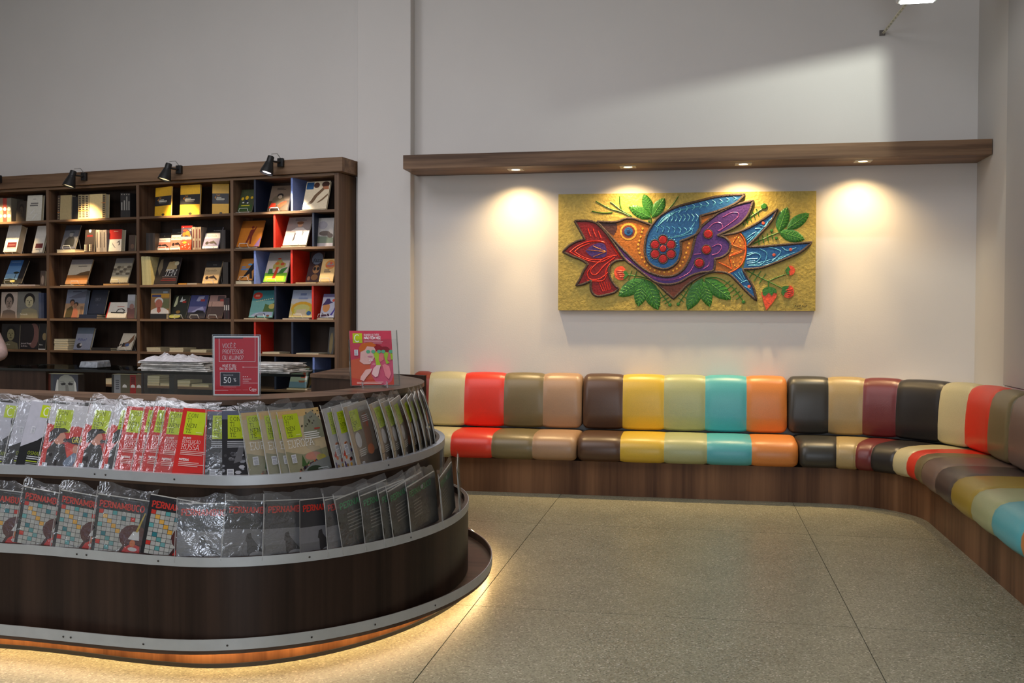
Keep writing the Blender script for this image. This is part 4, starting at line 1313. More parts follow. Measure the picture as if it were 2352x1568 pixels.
def spines(xe, yt, row, cols, label, group, v=0.03, dep=0.15, draw=None, lean=0.0):
    """upright books showing their spines; xe are the picture columns between them"""
    n = len(xe) - 1
    for k in range(n):
        z0 = ROWS[row]
        ul, ur = u_at(xe[k], v, z0), u_at(xe[k + 1], v, z0)
        h = solve(lambda q: bw(ul, v, z0 + q), yt, 0.02, 0.29, 1)
        h = min(h, (ROWS[row - 1] - 0.028 if row else TOPZ - 0.025) - z0) - 0.0012 * (k % 2)
        t = ur - ul - 0.0006
        r = thing('book', label % (('leftmost', 'second', 'third', 'fourth', 'fifth', 'sixth')[k] if k < n - 1 or n == 1 else 'rightmost') if '%' in label else label, 'book', bw(ul, v, z0 + 0.0003), -BA, group)
        r.rotation_euler = (0, lean, -BA)
        c = 0.0012
        MB().box(0, 0, 0, t, c, h).box(0, c, 0, c, dep, h).box(t - c, c, 0, t, dep, h).build('cover', mat(cols[k % len(cols)], 0.45, var=0.08), r)
        MB().box(c, c, 0.002, t - c, dep - 0.003, h - 0.003).build('page_block', PAGE, r)
        if draw:
            P = Print(t, h)
            draw(P, k)
            P.mb.build('spine_print', PRINT, r, recalc=False)
WHT, INK, GRY = (222, 220, 212), (34, 32, 34), (130, 128, 128)
def face(P, cx, cz, s, skin, hair, bg=None):
    if bg:
        P.rect(0, 0, 1, 1, bg)
    P.ell(cx, cz + s * 0.16, s * 0.62, s * 0.58, hair)
    P.poly([(cx - s * 1.0, 0.0), (cx - s * 0.8, cz - s * 0.75), (cx - s * 0.2, cz - s * 0.62), (cx + s * 0.2, cz - s * 0.62), (cx + s * 0.85, cz - s * 0.8), (cx + s * 1.0, 0.0)], tuple(int(v * 0.8) for v in skin))
    P.ell(cx, cz - s * 0.06, s * 0.45, s * 0.52, skin)
    sh = tuple(int(v * 0.45) for v in skin)
    P._lay()
    P.ell(cx - s * 0.18, cz + s * 0.06, s * 0.11, s * 0.035, sh, 8, False)
    P.ell(cx + s * 0.18, cz + s * 0.06, s * 0.11, s * 0.035, sh, 8, False)
    P.poly([(cx - s * 0.03, cz), (cx + s * 0.05, cz), (cx + s * 0.07, cz - s * 0.2), (cx - s * 0.06, cz - s * 0.2)], sh, False)
    P.ell(cx, cz - s * 0.33, s * 0.17, s * 0.035, sh, 8, False)
def herm(top, mid, cap):
    def d(P):
        P.rect(0, 0.68, 1, 1, (26, 25, 27))
        P.text(cap, 0.46, 0.80, 0.045, (150, 146, 140), 0.15)
        P.rect(0, 0, 1, 0.70, mid)
        P.rect(0, 0.46, 1, 0.70, top)
        P.text('Hermilo', 0.06, 0.52, 0.115, tuple(int(v * 0.62) for v in mid), 0.22)
        P.rect(0, 0, 1, 0.10, tuple(min(255, int(v * 1.15)) for v in top))
        P.ell(0.24, 0.25, 0.11, 0.075, (48, 36, 34)).ell(0.55, 0.27, 0.20, 0.055, (60, 44, 38)).poly([(0.45, 0.24), (0.6, 0.36), (0.72, 0.30), (0.9, 0.18), (0.84, 0.15), (0.68, 0.24)], (48, 36, 34))
    return d
# row 1
spines([-6, 7, 16, 26], 455, 0, [(120, 100, 84), (150, 52, 44), (112, 106, 92)], '%s of the striped spines with white ovals in the first bay, top shelf', 'striped spines with white ovals',
       draw=lambda P, k: [P.ell(0.5, 0.55, 0.4, 0.08, (210, 200, 190)), P.ell(0.5, 0.26, 0.4, 0.07, (200, 190, 176)), P.rect(0.1, 0.36, 0.9, 0.46, ((120, 116, 100), (190, 60, 48), (120, 116, 100))[k % 3])])
book(36, 58, 462, 0, 'dark brown upright book with a shadowy face, top shelf first bay', (44, 36, 30), lambda P: face(P, 0.5, 0.55, 0.42, (66, 54, 44), (24, 20, 18)), th=6)
book(60, 94, 449, 0, 'white shrink-wrapped book with grey title, top shelf first bay', (206, 202, 188),
     lambda P: [P.rect(0.38, 0.84, 0.6, 0.86, GRY), P.rect(0.25, 0.66, 0.75, 0.71, (120, 118, 114)), P.rect(0.2, 0.58, 0.74, 0.63, (120, 118, 114)), P.poly([(0.25, 0.30), (0.5, 0.46), (0.52, 0.43), (0.28, 0.26)], (228, 226, 220)), P.poly([(0.4, 0.1), (0.7, 0.3), (0.7, 0.26), (0.44, 0.07)], (228, 226, 220))], th=5, t=0.03)
def beige(P):
    P.rect(0, 0, 0.2, 1, (74, 62, 56)).rect(0, 0.30, 0.2, 0.33, (190, 110, 50))
    for k in range(9):
        P.rect(0.05, 0.05 + k * 0.1, 0.15, 0.10 + k * 0.1, (150, 132, 100))
book(131, 163, 449, 0, 'beige boxed book with a dark lettered edge, top shelf second bay', (176, 156, 112), beige, th=3, t=0.05)
spines([180, 188, 196, 204], 447, 0, [(168, 150, 112), (160, 142, 104), (172, 154, 116)], '%s of the beige lettered spines under the second bay spotlight', 'beige lettered spines',
       draw=lambda P, k: [P.rect(0.2, 0.08 + j * 0.075, 0.8, 0.12 + j * 0.075, (60, 50, 44)) for j in range(12)] + [P.rect(0, 0.33, 1, 0.36, (206, 120, 60))])
def beige2(P):
    P.rect(0.8, 0, 1, 1, (160, 140, 100))
    for k in range(11):
        P.rect(0.84, 0.04 + k * 0.085, 0.97, 0.09 + k * 0.085, (70, 58, 50))
    P.rect(0.75, 0.62, 1, 0.65, (206, 130, 70))
book(204.5, 242, 446, 0, 'wide beige boxed book lit by the second bay spotlight', (214, 190, 136), beige2, th=2, t=0.05, v=0.032)
book(165, 178, 452, 0, 'narrow black book between beige books, top shelf second bay', (26, 24, 24), None, th=3, t=0.03)
spines([277, 283, 289, 294, 299], 443, 0, [(34, 32, 32)], '%s of the black spines with white labels, top shelf second bay', 'black spines with white labels', draw=lambda P, k: [P.rect(0.25, 0.3, 0.75, (0.62, 0.7, 0.86, 0.66)[k % 4], (150, 146, 138)), P.rect(0.3, 0.92, 0.7, 0.96, (150, 146, 138))])
def yel(P):
    P.rect(0, 0.36, 1, 0.69, (46, 44, 46)).slab('TAP', 0.24, 0.60, 0.055, (190, 130, 50), 0.14, True)
    P.poly([(0.14, 0.55), (0.22, 0.62), (0.22, 0.52)], (200, 130, 50)).rect(0.26, 0.545, 0.55, 0.575, (190, 186, 170)).rect(0.24, 0.49, 0.74, 0.53, (214, 208, 190)).rect(0.26, 0.45, 0.7, 0.465, (150, 146, 136))
    P.ell(0.53, 0.055, 0.09, 0.04, (60, 52, 40))
book(355, 403, 431, 0, 'yellow and black book turned right, left of the spotlit yellow pair', (222, 168, 40), yel, th=3, t=0.012, v=0.07, yaw=-16)
book(413, 458, 425, 0, 'brightest yellow and black book, straight under the third spotlight', (236, 180, 40), yel, th=3, t=0.02, v=0.05)
book(487, 518, 421, 0, 'yellow and black book turned left, rightmost of three', (222, 168, 40), yel, th=3, t=0.012, v=0.09, yaw=18)
book(545, 577, 437, 0, 'green football book behind a wire stand, top shelf right bay', (58, 66, 40),
     lambda P: [P.rect(0, 0, 1, 0.3, (62, 84, 44)), P.text('GO', 0.2, 0.84, 0.10, (86, 88, 58)), P.ell(0.2, 0.58, 0.1, 0.07, (214, 170, 40)), P.ell(0.5, 0.62, 0.12, 0.09, (224, 178, 40)), P.ell(0.85, 0.62, 0.1, 0.06, (200, 160, 40)), P.rect(0.4, 0.4, 0.6, 0.52, (40, 46, 70)), P.ell(0.3, 0.40, 0.08, 0.03, WHT), P.ell(0.62, 0.38, 0.07, 0.03, WHT), P.rect(0.2, 0.24, 0.8, 0.28, (190, 180, 50))], st=True, base=0.006)
lying(541, 573, 0, 1, 0.006, 'thin white book lying under the green football book', (206, 204, 198))
book(613, 660, 428, 0, 'brown book with a figure in red cloth, top shelf right bay', (106, 88, 72),
     lambda P: [P.rect(0, 0, 1, 0.4, (70, 56, 40)), P.ell(0.45, 0.42, 0.30, 0.2, (96, 84, 66)), P.lines(0.3, 0.88, 0.45, 2, (60, 50, 44), 0.05, 0.03), P.ell(0.52, 0.6, 0.15, 0.09, (34, 28, 26)), P.ell(0.52, 0.55, 0.1, 0.07, (168, 148, 124)), P.poly([(0.05, 0.12), (0.15, 0.32), (0.36, 0.3), (0.38, 0.18), (0.2, 0.1)], (220, 60, 34)), P.poly([(0.46, 0.2), (0.62, 0.32), (0.86, 0.38), (0.9, 0.3), (0.7, 0.18), (0.6, 0.12)], (226, 62, 34)), P.rect(0.1, 0.0, 0.6, 0.1, (40, 30, 24))], st=-0.02)
book(694, 749, 418, 0, 'pale book with long brown legs on the cover, top right of the bookcase', (226, 208, 176),
     lambda P: [P.rect(0.03, 0.72, 0.33, 0.97, (48, 92, 140)), P.ell(0.45, 0.86, 0.12, 0.10, (92, 62, 52)), P.ell(0.82, 0.88, 0.16, 0.11, (84, 58, 50)), P.poly([(0.72, 0.8), (0.95, 0.82), (0.98, 0.7), (0.7, 0.7)], (186, 120, 84)), P.poly([(0.12, 0.17), (0.3, 0.30), (0.42, 0.5), (0.72, 0.76), (0.8, 0.7), (0.55, 0.46), (0.42, 0.26), (0.36, 0.2), (0.2, 0.15)], (120, 92, 66)), P.poly([(0.55, 0.22), (0.75, 0.36), (0.96, 0.54), (0.98, 0.48), (0.8, 0.32), (0.66, 0.24)], (130, 100, 72))], th=18, base=0.007, v=0.045)
lying(690, 748, 0, 1, 0.006, 'thin white book lying under the pale book with legs', (226, 214, 190), dep=0.2)
# row 2
book(7, 37, 522, 1, 'thick cream book with dark red label on a wire stand, first bay', (208, 202, 192), lambda P: [P.rect(0.22, 0.17, 0.9, 0.36, (104, 40, 44)), P.rect(0.22, 0.14, 0.9, 0.155, (60, 50, 50)), P.rect(0.3, 0.24, 0.8, 0.28, (150, 96, 92))], t=0.07, st=True, v=0.05, th=16)
book(73, 97, 520, 1, 'thinner cream book with dark red label beside the first bay upright', (208, 202, 192), lambda P: [P.rect(0.22, 0.17, 0.9, 0.34, (104, 40, 44)), P.rect(0.3, 0.12, 0.8, 0.135, (60, 50, 50))], t=0.02, st=True, th=16)
lying(130, 172, 1, 1, 0.032, 'thick white book lying under the soldier book, second bay', (222, 218, 210), dep=0.15)
book(138, 172, 518, 1, 'grey blue book with a soldier in cap on a wire stand', (92, 92, 98), lambda P: [P.rect(0, 0.78, 1, 1, (58, 58, 66)), P.rect(0, 0, 1, 0.06, (90, 92, 110)), P.poly([(0.2, 0.08), (0.2, 0.35), (0.4, 0.5), (0.7, 0.5), (0.85, 0.35), (0.85, 0.08)], (50, 50, 50)), P.ell(0.52, 0.6, 0.13, 0.1, (150, 146, 140)), P.rect(0.38, 0.66, 0.7, 0.72, (70, 72, 72))], th=20, t=0.012, base=0.0325, st=True, v=0.055)
book(193, 219, 528, 1, 'black and white book with a crowd, front of a thick row', (56, 48, 46), lambda P: [P.rect(0.2, 0.68, 0.8, 0.76, (120, 40, 40)), P.ell(0.5, 0.95, 0.14, 0.08, WHT)] + [P.ell(0.08 + 0.17 * (k % 6), 0.08 + 0.075 * (k // 6), 0.07, 0.04, ((196, 186, 170), (120, 104, 92), (60, 50, 46))[k % 3]) for k in range(24)], th=5, t=0.02, v=0.04, yaw=-10)
spines([221, 229, 237, 245], 528, 1, [(150, 140, 132), (120, 112, 108), (140, 130, 124)], '%s of the grey spines beside the crowd book, second bay', 'grey spines beside the crowd book', draw=lambda P, k: [P.rect(0.2, 0.2, 0.45, 0.9, (70, 60, 58))])
book(249, 278, 528, 1, 'red and white book with a sketched curl, second bay', (204, 196, 186), lambda P: [P.rect(0, 0.55, 1, 1, (176, 42, 34)), P.rect(0.35, 0.9, 0.7, 0.92, (220, 180, 160)), P.poly([(0.25, 0.42), (0.3, 0.3), (0.45, 0.18), (0.6, 0.15), (0.5, 0.2), (0.38, 0.3)], GRY), P.poly([(0.6, 0.4), (0.85, 0.5), (0.9, 0.3), (0.75, 0.26), (0.82, 0.4)], (110, 104, 100))], th=5, t=0.05, v=0.04)
book(295, 309, 540, 1, 'dark brown book beside the second upright, second shelf', (70, 54, 44), lambda P: [P.ell(0.6, 0.3, 0.3, 0.15, (110, 84, 66))], th=4, t=0.02)
spines([336, 341, 346, 351, 356], 535, 1, [(40, 36, 36), (54, 46, 44)], '%s of the dark spines left of the pink books, third bay', 'dark spines left of the pink books')
book(359, 389, 536, 1, 'shorter pink book with a sketched sleeper on a wire stand', (190, 130, 116), herm((206, 198, 194), (180, 112, 96), 'Os'), th=12, t=0.014, st=True, v=0.07)
book(390, 417, 526, 1, 'taller pink book with a sketched sleeper beside the red patterned book', (190, 130, 116), herm((212, 196, 184), (190, 116, 98), 'Contos'), th=12, t=0.014, st=True, v=0.06)
def pat(P):
    P.rect(0, 0.48, 1, 0.9, (70, 60, 76)).rect(0, 0.9, 1, 1, (176, 40, 34)).rect(0, 0.42, 1, 0.54, (226, 210, 178)).rect(0, 0, 1, 0.2, (232, 70, 36))
    rn = random.Random(4)
    P._lay()
    for k in range(26):
        P.ell(rn.random(), 0.02 + 0.96 * rn.random(), 0.035, 0.02, (232, 216, 200), 6, False)
    P.ell(0.3, 0.64, 0.16, 0.09, (206, 112, 44)).ell(0.62, 0.68, 0.2, 0.1, (214, 124, 48)).ell(0.4, 0.8, 0.22, 0.05, (190, 66, 44)).ell(0.8, 0.6, 0.1, 0.07, (206, 112, 44)).ell(0.4, 0.3, 0.2, 0.05, (240, 170, 60))
book(413.5, 438, 518, 1, 'red and orange patterned book brightly lit on the third bay second shelf', (214, 84, 56), pat, th=6, t=0.012, v=0.03)
spines([441, 448, 455, 462], 521, 1, [(150, 134, 116), (120, 106, 96), (136, 122, 108)], '%s of the grey spines beside the red patterned book', 'grey spines beside the red patterned book', v=0.05, draw=lambda P, k: [P.rect(0.4, 0.1, 0.7, 0.4, (90, 40, 40)), P.rect(0.4, 0.5, 0.7, 0.9, (90, 40, 40))])
book(464, 500, 522, 1, 'lilac book with a sketched sleeper on a wire stand, third bay', (150, 140, 170), herm((214, 206, 204), (150, 138, 172), 'Os ambulantes'), th=22, t=0.012, st=True, v=0.04)
spines([506, 510, 514, 518], 528, 1, [(52, 46, 44), (66, 58, 56)], '%s of the dark spines right of the lilac book', 'dark spines right of the lilac book')
book(542, 594, 508, 1, 'orange book with a dark raised-arm figure, right bay second shelf', (190, 112, 32), lambda P: [P.rect(0, 0.72, 1, 1, (150, 86, 30)), P.ell(0.54, 0.74, 0.06, 0.05, (110, 40, 30)), P.poly([(0.42, 0.36), (0.46, 0.62), (0.52, 0.66), (0.62, 0.66), (0.68, 0.78), (0.72, 0.76), (0.66, 0.6), (0.6, 0.4), (0.62, 0.1), (0.55, 0.1), (0.52, 0.34), (0.42, 0.08), (0.36, 0.1)], (116, 44, 32)), P.poly([(0.78, 0.0), (1, 0.4), (1, 0.0)], (150, 110, 150))], th=24, t=0.01, st=-0.03, base=0.008, v=0.04)
lying(541, 590, 1, 1, 0.007, 'thin grey white book lying under the orange book', (190, 180, 166), dep=0.2)
book(649, 703, 500, 1, 'beige book with a pale girl in a white dress, right bay', (196, 178, 160), lambda P: [P.rect(0, 0.34, 1, 1, (150, 136, 130)), P.rect(0, 0, 1, 0.34, (232, 212, 170)), P.lines(0.3, 0.92, 0.5, 2, (110, 100, 100), 0.05, 0.03), P.poly([(0.2, 0.5), (0.42, 0.62), (0.7, 0.62), (0.92, 0.5), (0.7, 0.52), (0.66, 0.05), (0.46, 0.05), (0.42, 0.5)], (206, 196, 188)), P.ell(0.55, 0.72, 0.11, 0.08, (196, 150, 120)), P.ell(0.54, 0.79, 0.15, 0.06, (126, 86, 62)), P.poly([(0.36, 0.12), (0.4, 0.46), (0.46, 0.42), (0.44, 0.2)], (70, 60, 62)), P.poly([(0.72, 0.28), (0.72, 0.5), (0.78, 0.44)], (60, 52, 56))], th=24, t=0.012, st=True, base=0.010, v=0.04)
lying(646, 702, 1, 2, 0.0045, 'pair of thin cream books lying under the white dress book', (230, 214, 180), dep=0.2)
book(728, 764, 501, 1, 'grey green book with a drawn beast beside the right side panel', (164, 158, 154), lambda P: [P.rect(0, 0, 1, 0.12, (190, 180, 180)), P.poly([(0, 0.12), (1, 0.12), (1, 0.3), (0.5, 0.36), (0, 0.36)], (112, 122, 104)), P.ell(0.45, 0.46, 0.36, 0.09, (98, 84, 76)), P.ell(0.8, 0.38, 0.18, 0.08, (88, 76, 70)), P.ell(0.3, 0.75, 0.3, 0.14, (150, 144, 150))], th=7, t=0.02, v=0.06)
# row 3
lying(2, 41, 2, 2, 0.011, 'pair of pale blue books lying under the blue sky book', (150, 160, 180), dep=0.15)
lying(42, 82, 2, 1, 0.016, 'grey pink book lying beside the blue sky book, first bay', (160, 148, 146), dep=0.14, spine=True)
def sky(P):
    P.rect(0, 0, 0.72, 1, (70, 116, 176)).rect(0, 0.4, 0.72, 0.75, (104, 148, 196)).rect(0, 0.12, 0.72, 0.4, (140, 178, 206)).poly([(0, 0), (0.72, 0), (0.72, 0.14), (0.3, 0.2), (0, 0.16)], (52, 50, 40))
    P.ell(0.55, 0.45, 0.16, 0.05, (40, 46, 34)).rect(0.54, 0.1, 0.57, 0.45, (40, 40, 34)).ell(0.5, 0.08, 0.14, 0.05, (214, 196, 120)).rect(0.1, 0.9, 0.6, 0.93, (130, 160, 200))
book(6, 48, 599, 2, 'blue sky photo book with a dark edge on a wire stand, first bay', (34, 32, 34), sky, th=25, t=0.014, st=-0.03, base=0.023, v=0.05)
book(92, 103, 622, 2, 'small dim book with a pale figure beside the first upright', (72, 60, 54), lambda P: [P.ell(0.5, 0.4, 0.3, 0.3, (130, 118, 112))], th=3, t=0.02)
lying(138, 170, 2, 1, 0.007, 'thin cream book lying left under the desert book', (214, 196, 160), dep=0.14)
lying(171, 195, 2, 1, 0.007, 'thin amber book lying right under the desert book', (196, 140, 70), dep=0.14, spine=True)
book(149, 198, 597, 2, 'desert landscape photo book on a wire stand, second bay', (176, 138, 92), lambda P: [P.rect(0, 0.8, 1, 1, (140, 134, 134)), P.rect(0, 0.36, 1, 0.8, (206, 192, 168)), P.rect(0.4, 0.71, 0.8, 0.735, (90, 84, 76)), P.rect(0, 0, 1, 0.36, (176, 112, 54)), P.rect(0, 0, 1, 0.16, (190, 140, 96)), P.poly([(0.1, 0.36), (0.4, 0.37), (0.6, 0.46), (0.9, 0.52), (1, 0.52), (1, 0.34), (0.6, 0.34)], (104, 76, 46))], th=22, t=0.012, st=True, base=0.008)
lying(238, 298, 2, 1, 0.016, 'amber book lying under the grey rock book', (176, 136, 84), dep=0.15, spine=True)
book(252, 292, 594, 2, 'grey rocks photo book on a wire stand beside the second upright', (150, 142, 124), lambda P: [P.rect(0, 0.8, 1, 1, (116, 112, 110)), P.rect(0, 0, 1, 0.3, (176, 166, 140))] + [P.ell(0.12 + 0.19 * (k % 5), 0.36 + 0.09 * (k // 5), 0.12, 0.05, ((176, 164, 140), (96, 86, 72), (140, 128, 106))[k % 3]) for k in range(20)], th=22, t=0.012, st=-0.03, base=0.0165)
spines([327, 332.5, 337.5, 342.5, 348], 589, 2, [(196, 184, 132), (186, 174, 124)], '%s of the leaning cream magazines, third bay', 'leaning cream magazines in the third bay', lean=-0.05, v=0.02)
def tpn(P):
    P.poly([(0.05, 0.55), (0.1, 0.9), (0.2, 0.94), (0.26, 0.6), (0.18, 0.3)], (120, 106, 84)).poly([(0.42, 0.45), (0.5, 0.8), (0.6, 0.86), (0.85, 0.82), (0.9, 0.56), (0.6, 0.5)], (168, 146, 104)).ell(0.6, 0.88, 0.1, 0.06, (40, 32, 26)).ell(0.86, 0.76, 0.1, 0.08, (196, 184, 150))
    P.slab('TPN', 0.40, 0.30, 0.22, (216, 212, 204), 0.09, True, 0.9, 0.0, 0.2).rect(0.34, 0.25, 0.98, 0.265, (150, 140, 136)).rect(0.36, 0.18, 0.95, 0.21, (110, 60, 56)).rect(0.3, 0.1, 0.98, 0.15, (90, 34, 34))
book(352, 403, 592, 2, 'black photo book with white capitals on a wire stand, third bay', (36, 30, 30), tpn, th=20, t=0.016, st=0.0, base=0.006, v=0.05, pages=mat((120, 116, 118), 0.6))
lying(351, 402, 2, 1, 0.0055, 'grey book lying under the black photo book', (116, 100, 92), dep=0.17, spine=True)
lying(409, 428, 2, 1, 0.013, 'amber book lying right of the black photo book', (180, 128, 50), dep=0.12, spine=True)
lying(430, 453, 2, 1, 0.013, 'grey white book lying in the third bay between leaning books', (160, 150, 136), dep=0.12, spine=True)
book(464, 500, 600, 2, 'beige book with a sketched sleeper on a wire stand', (190, 160, 116), herm((196, 166, 122), (196, 164, 120), 'Sol das'), th=20, t=0.012, st=True, v=0.04)
spines([512, 516, 520, 524], 602, 2, [(40, 36, 36)], '%s of the dim spines right of the beige book', 'dim spines right of the beige book')
lying(541, 577, 2, 1, 0.026, 'thick white book lying under the dancer book', (206, 190, 164), dep=0.15)
book(543, 579, 595, 2, 'orange book with a black dancer on a wire stand, right bay', (176, 116, 52), lambda P: [P.poly([(0.25, 0.04), (0.4, 0.2), (0.62, 0.5), (0.75, 0.7), (0.9, 0.84), (1, 0.8), (1, 0.55), (0.85, 0.4), (0.98, 0.06), (0.8, 0.06), (0.74, 0.3), (0.5, 0.16)], (30, 28, 34)), P.rect(0.16, 0.58, 0.4, 0.64, (96, 134, 180)), P.rect(0.14, 0.46, 0.62, 0.54, (96, 134, 180)), P.ell(0.66, 0.72, 0.14, 0.05, (100, 150, 200)), P.ell(0.95, 0.86, 0.1, 0.06, (90, 50, 34))], th=22, t=0.012, st=True, base=0.0265, v=0.05)
def castle(P):
    P.rect(0, 0.72, 1, 1, (150, 142, 138)).rect(0, 0.3, 1, 0.72, (206, 190, 176)).rect(0, 0, 1, 0.3, (130, 190, 50)).rect(0.05, 0.04, 0.9, 0.2, (236, 228, 60))
    P.poly([(0.12, 0.26), (0.14, 0.44), (0.3, 0.44), (0.34, 0.3), (0.6, 0.3), (0.7, 0.44), (0.98, 0.5), (0.8, 0.28)], (66, 122, 56)).poly([(0.3, 0.44), (0.3, 0.58), (0.38, 0.62), (0.44, 0.72), (0.6, 0.76), (0.72, 0.66), (0.86, 0.62), (0.84, 0.5), (0.6, 0.44)], (176, 160, 84)).ell(0.46, 0.62, 0.1, 0.05, (206, 120, 50)).ell(0.7, 0.6, 0.09, 0.05, (190, 80, 50)).poly([(0.36, 0.1), (0.46, 0.5), (0.58, 0.5), (0.5, 0.1)], (206, 70, 40)).ell(0.52, 0.78, 0.08, 0.02, (196, 60, 44))
book(604, 655, 581, 2, 'bright green and yellow picture book with a flower tower', (206, 190, 176), castle, th=23, t=0.012, st=-0.02, base=0.008)
lying(600, 652, 2, 1, 0.007, 'thin beige book lying under the flower tower book', (190, 164, 120), dep=0.2)
lying(678, 725, 2, 1, 0.008, 'thin cream book lying under the dark animal book', (216, 186, 130), dep=0.2)
book(701, 731, 580, 2, 'dark picture book with an animal in sunglasses, right bay', (56, 34, 34), lambda P: [P.ell(0.55, 0.78, 0.42, 0.2, (110, 116, 130)), P.text('Jazz', 0.25, 0.66, 0.14, (26, 24, 28), 0.15), P.ell(0.62, 0.42, 0.26, 0.14, (160, 116, 76)), P.ell(0.5, 0.44, 0.1, 0.06, INK), P.ell(0.76, 0.44, 0.1, 0.06, INK), P.ell(0.62, 0.16, 0.26, 0.1, (130, 92, 60)), P.ell(0.2, 0.12, 0.12, 0.07, (150, 106, 80))], th=23, t=0.012, base=0.0085, v=0.1)
lying(729, 764, 2, 1, 0.006, 'thin cream book lying under the beige medallion book', (226, 190, 130), dep=0.19)
book(732, 764, 595, 2, 'beige book with an orange medallion on a wire stand, far right', (206, 168, 108), lambda P: [P.ell(0.62, 0.74, 0.36, 0.2, (206, 130, 60)), P.ell(0.62, 0.74, 0.24, 0.12, (150, 130, 120)), P.ell(0.66, 0.8, 0.09, 0.05, (206, 80, 50)), P.rect(0.3, 0.66, 0.9, 0.7, (196, 70, 56)), P.lines(0.25, 0.48, 0.5, 2, (130, 104, 84), 0.08, 0.045)], th=20, t=0.01, st=True, base=0.0065, v=0.04)
# row 4
book(1, 38, 671, 3, 'large pale portrait book of a bearded profile, first bay', (176, 160, 150), lambda P: [face(P, 0.5, 0.62, 0.46, (150, 130, 116), (40, 34, 32), (190, 172, 158))], th=4, t=0.014)
book(39, 88, 670, 3, 'large pale portrait book of a smiling dark-haired face, first bay', (150, 144, 118), lambda P: [face(P, 0.55, 0.64, 0.42, (182, 172, 136), (34, 30, 30), (120, 118, 110)), P.text('Fernanda', 0.14, 0.12, 0.07, (226, 222, 206))], th=4, t=0.02)
spines([89, 95, 101], 672, 3, [(70, 78, 100), (50, 58, 80)], '%s of the blue grey spines beside the smiling portrait', 'blue grey spines beside the smiling portrait')
def couple(P):
    P.rect(0, 0.5, 1, 1, (116, 122, 138)).poly([(0.1, 0.7), (0.6, 0.86), (1, 0.95), (1, 0.72), (0.5, 0.68)], (90, 92, 106)).rect(0, 0, 1, 0.5, (176, 140, 106)).rect(0.3, 0.9, 0.75, 0.95, (80, 84, 100))
    P.ell(0.34, 0.56, 0.13, 0.09, (44, 36, 34)).ell(0.35, 0.5, 0.1, 0.09, (150, 104, 76)).ell(0.56, 0.47, 0.12, 0.08, (48, 38, 34)).ell(0.54, 0.42, 0.09, 0.08, (160, 114, 84)).poly([(0.06, 0.0), (0.1, 0.3), (0.35, 0.42), (0.45, 0.3), (0.4, 0)], (90, 78, 48)).poly([(0.4, 0), (0.45, 0.32), (0.6, 0.34), (0.72, 0.2), (0.7, 0)], (196, 120, 90)).rect(0.8, 0.05, 0.95, 0.4, (140, 110, 84))
book(146, 190, 667, 3, 'thick book with an embracing couple on a blue ground, second bay', (150, 162, 178), couple, th=12, t=0.045, v=0.03, pages=mat((140, 150, 166), 0.6))
lying(181, 222, 3, 2, 0.019, 'pair of navy books lying under the navy upright book', (38, 46, 66), dep=0.14, spine=True, v=0.022)
book(201, 238, 667, 3, 'navy book with faint white numerals 1817, second bay', (44, 48, 60), lambda P: [P.slab('1817', 0.3, 0.54, 0.12, (110, 112, 120), 0.1, True), P.rect(0, 0, 1, 0.42, (56, 60, 74)), P.rect(0.45, 0.36, 0.55, 0.38, (110, 112, 120))], th=17, t=0.016, base=0.039, v=0.07)
book(242, 288, 696, 3, 'low white book with a drawn sword and red edge, second bay', (214, 206, 192), lambda P: [P.rect(0, 0, 0.05, 1, (200, 40, 34)), P.poly([(0.2, 0.3), (0.85, 0.28), (0.97, 0.36), (0.85, 0.36), (0.2, 0.38)], (40, 36, 34)), P.poly([(0.45, 0.38), (0.52, 0.56), (0.72, 0.6), (0.88, 0.5), (0.86, 0.38), (0.82, 0.38), (0.82, 0.48), (0.7, 0.55), (0.55, 0.52), (0.5, 0.38)], (54, 48, 46)), P.rect(0.45, 0.7, 0.8, 0.74, (190, 100, 90))], th=22, t=0.022, v=0.03)
book(291, 308, 677, 3, 'pale upright picture book beside the second upright, fourth shelf', (150, 150, 150), lambda P: [P.rect(0, 0, 1, 0.45, (120, 84, 78)), P.rect(0, 0.75, 1, 1, (176, 176, 180)), P.ell(0.6, 0.5, 0.3, 0.12, (150, 110, 100))], th=5, t=0.03)
lying(346, 383, 3, 1, 0.045, 'black box with an orange end lying under the white-haired portrait', (34, 32, 34), dep=0.14, spine=True, v=0.025)
def oldman(P):
    P.rect(0, 0.64, 1, 0.8, (190, 140, 50)).rect(0.05, 0.66, 0.55, 0.76, (62, 64, 104)).rect(0, 0.8, 1, 1, (90, 88, 84)).rect(0.66, 0.82, 0.9, 0.9, (130, 140, 150)).rect(0, 0, 1, 0.64, (150, 110, 70))
    P.rect(0.6, 0.2, 1, 0.6, (110, 112, 76)).poly([(0, 0), (0.02, 0.14), (0.3, 0.24), (0.7, 0.24), (0.98, 0.12), (1, 0)], (206, 200, 196)).ell(0.44, 0.5, 0.24, 0.15, (214, 208, 200)).ell(0.44, 0.4, 0.2, 0.18, (186, 110, 90)).poly([(0.34, 0.1), (0.44, 0.02), (0.56, 0.1), (0.52, 0.26), (0.36, 0.26)], (160, 84, 70))
book(346, 388, 663, 3, 'portrait book of a white-haired person in white, third bay', (170, 140, 110), oldman, th=3, t=0.02, base=0.0455, v=0.04)
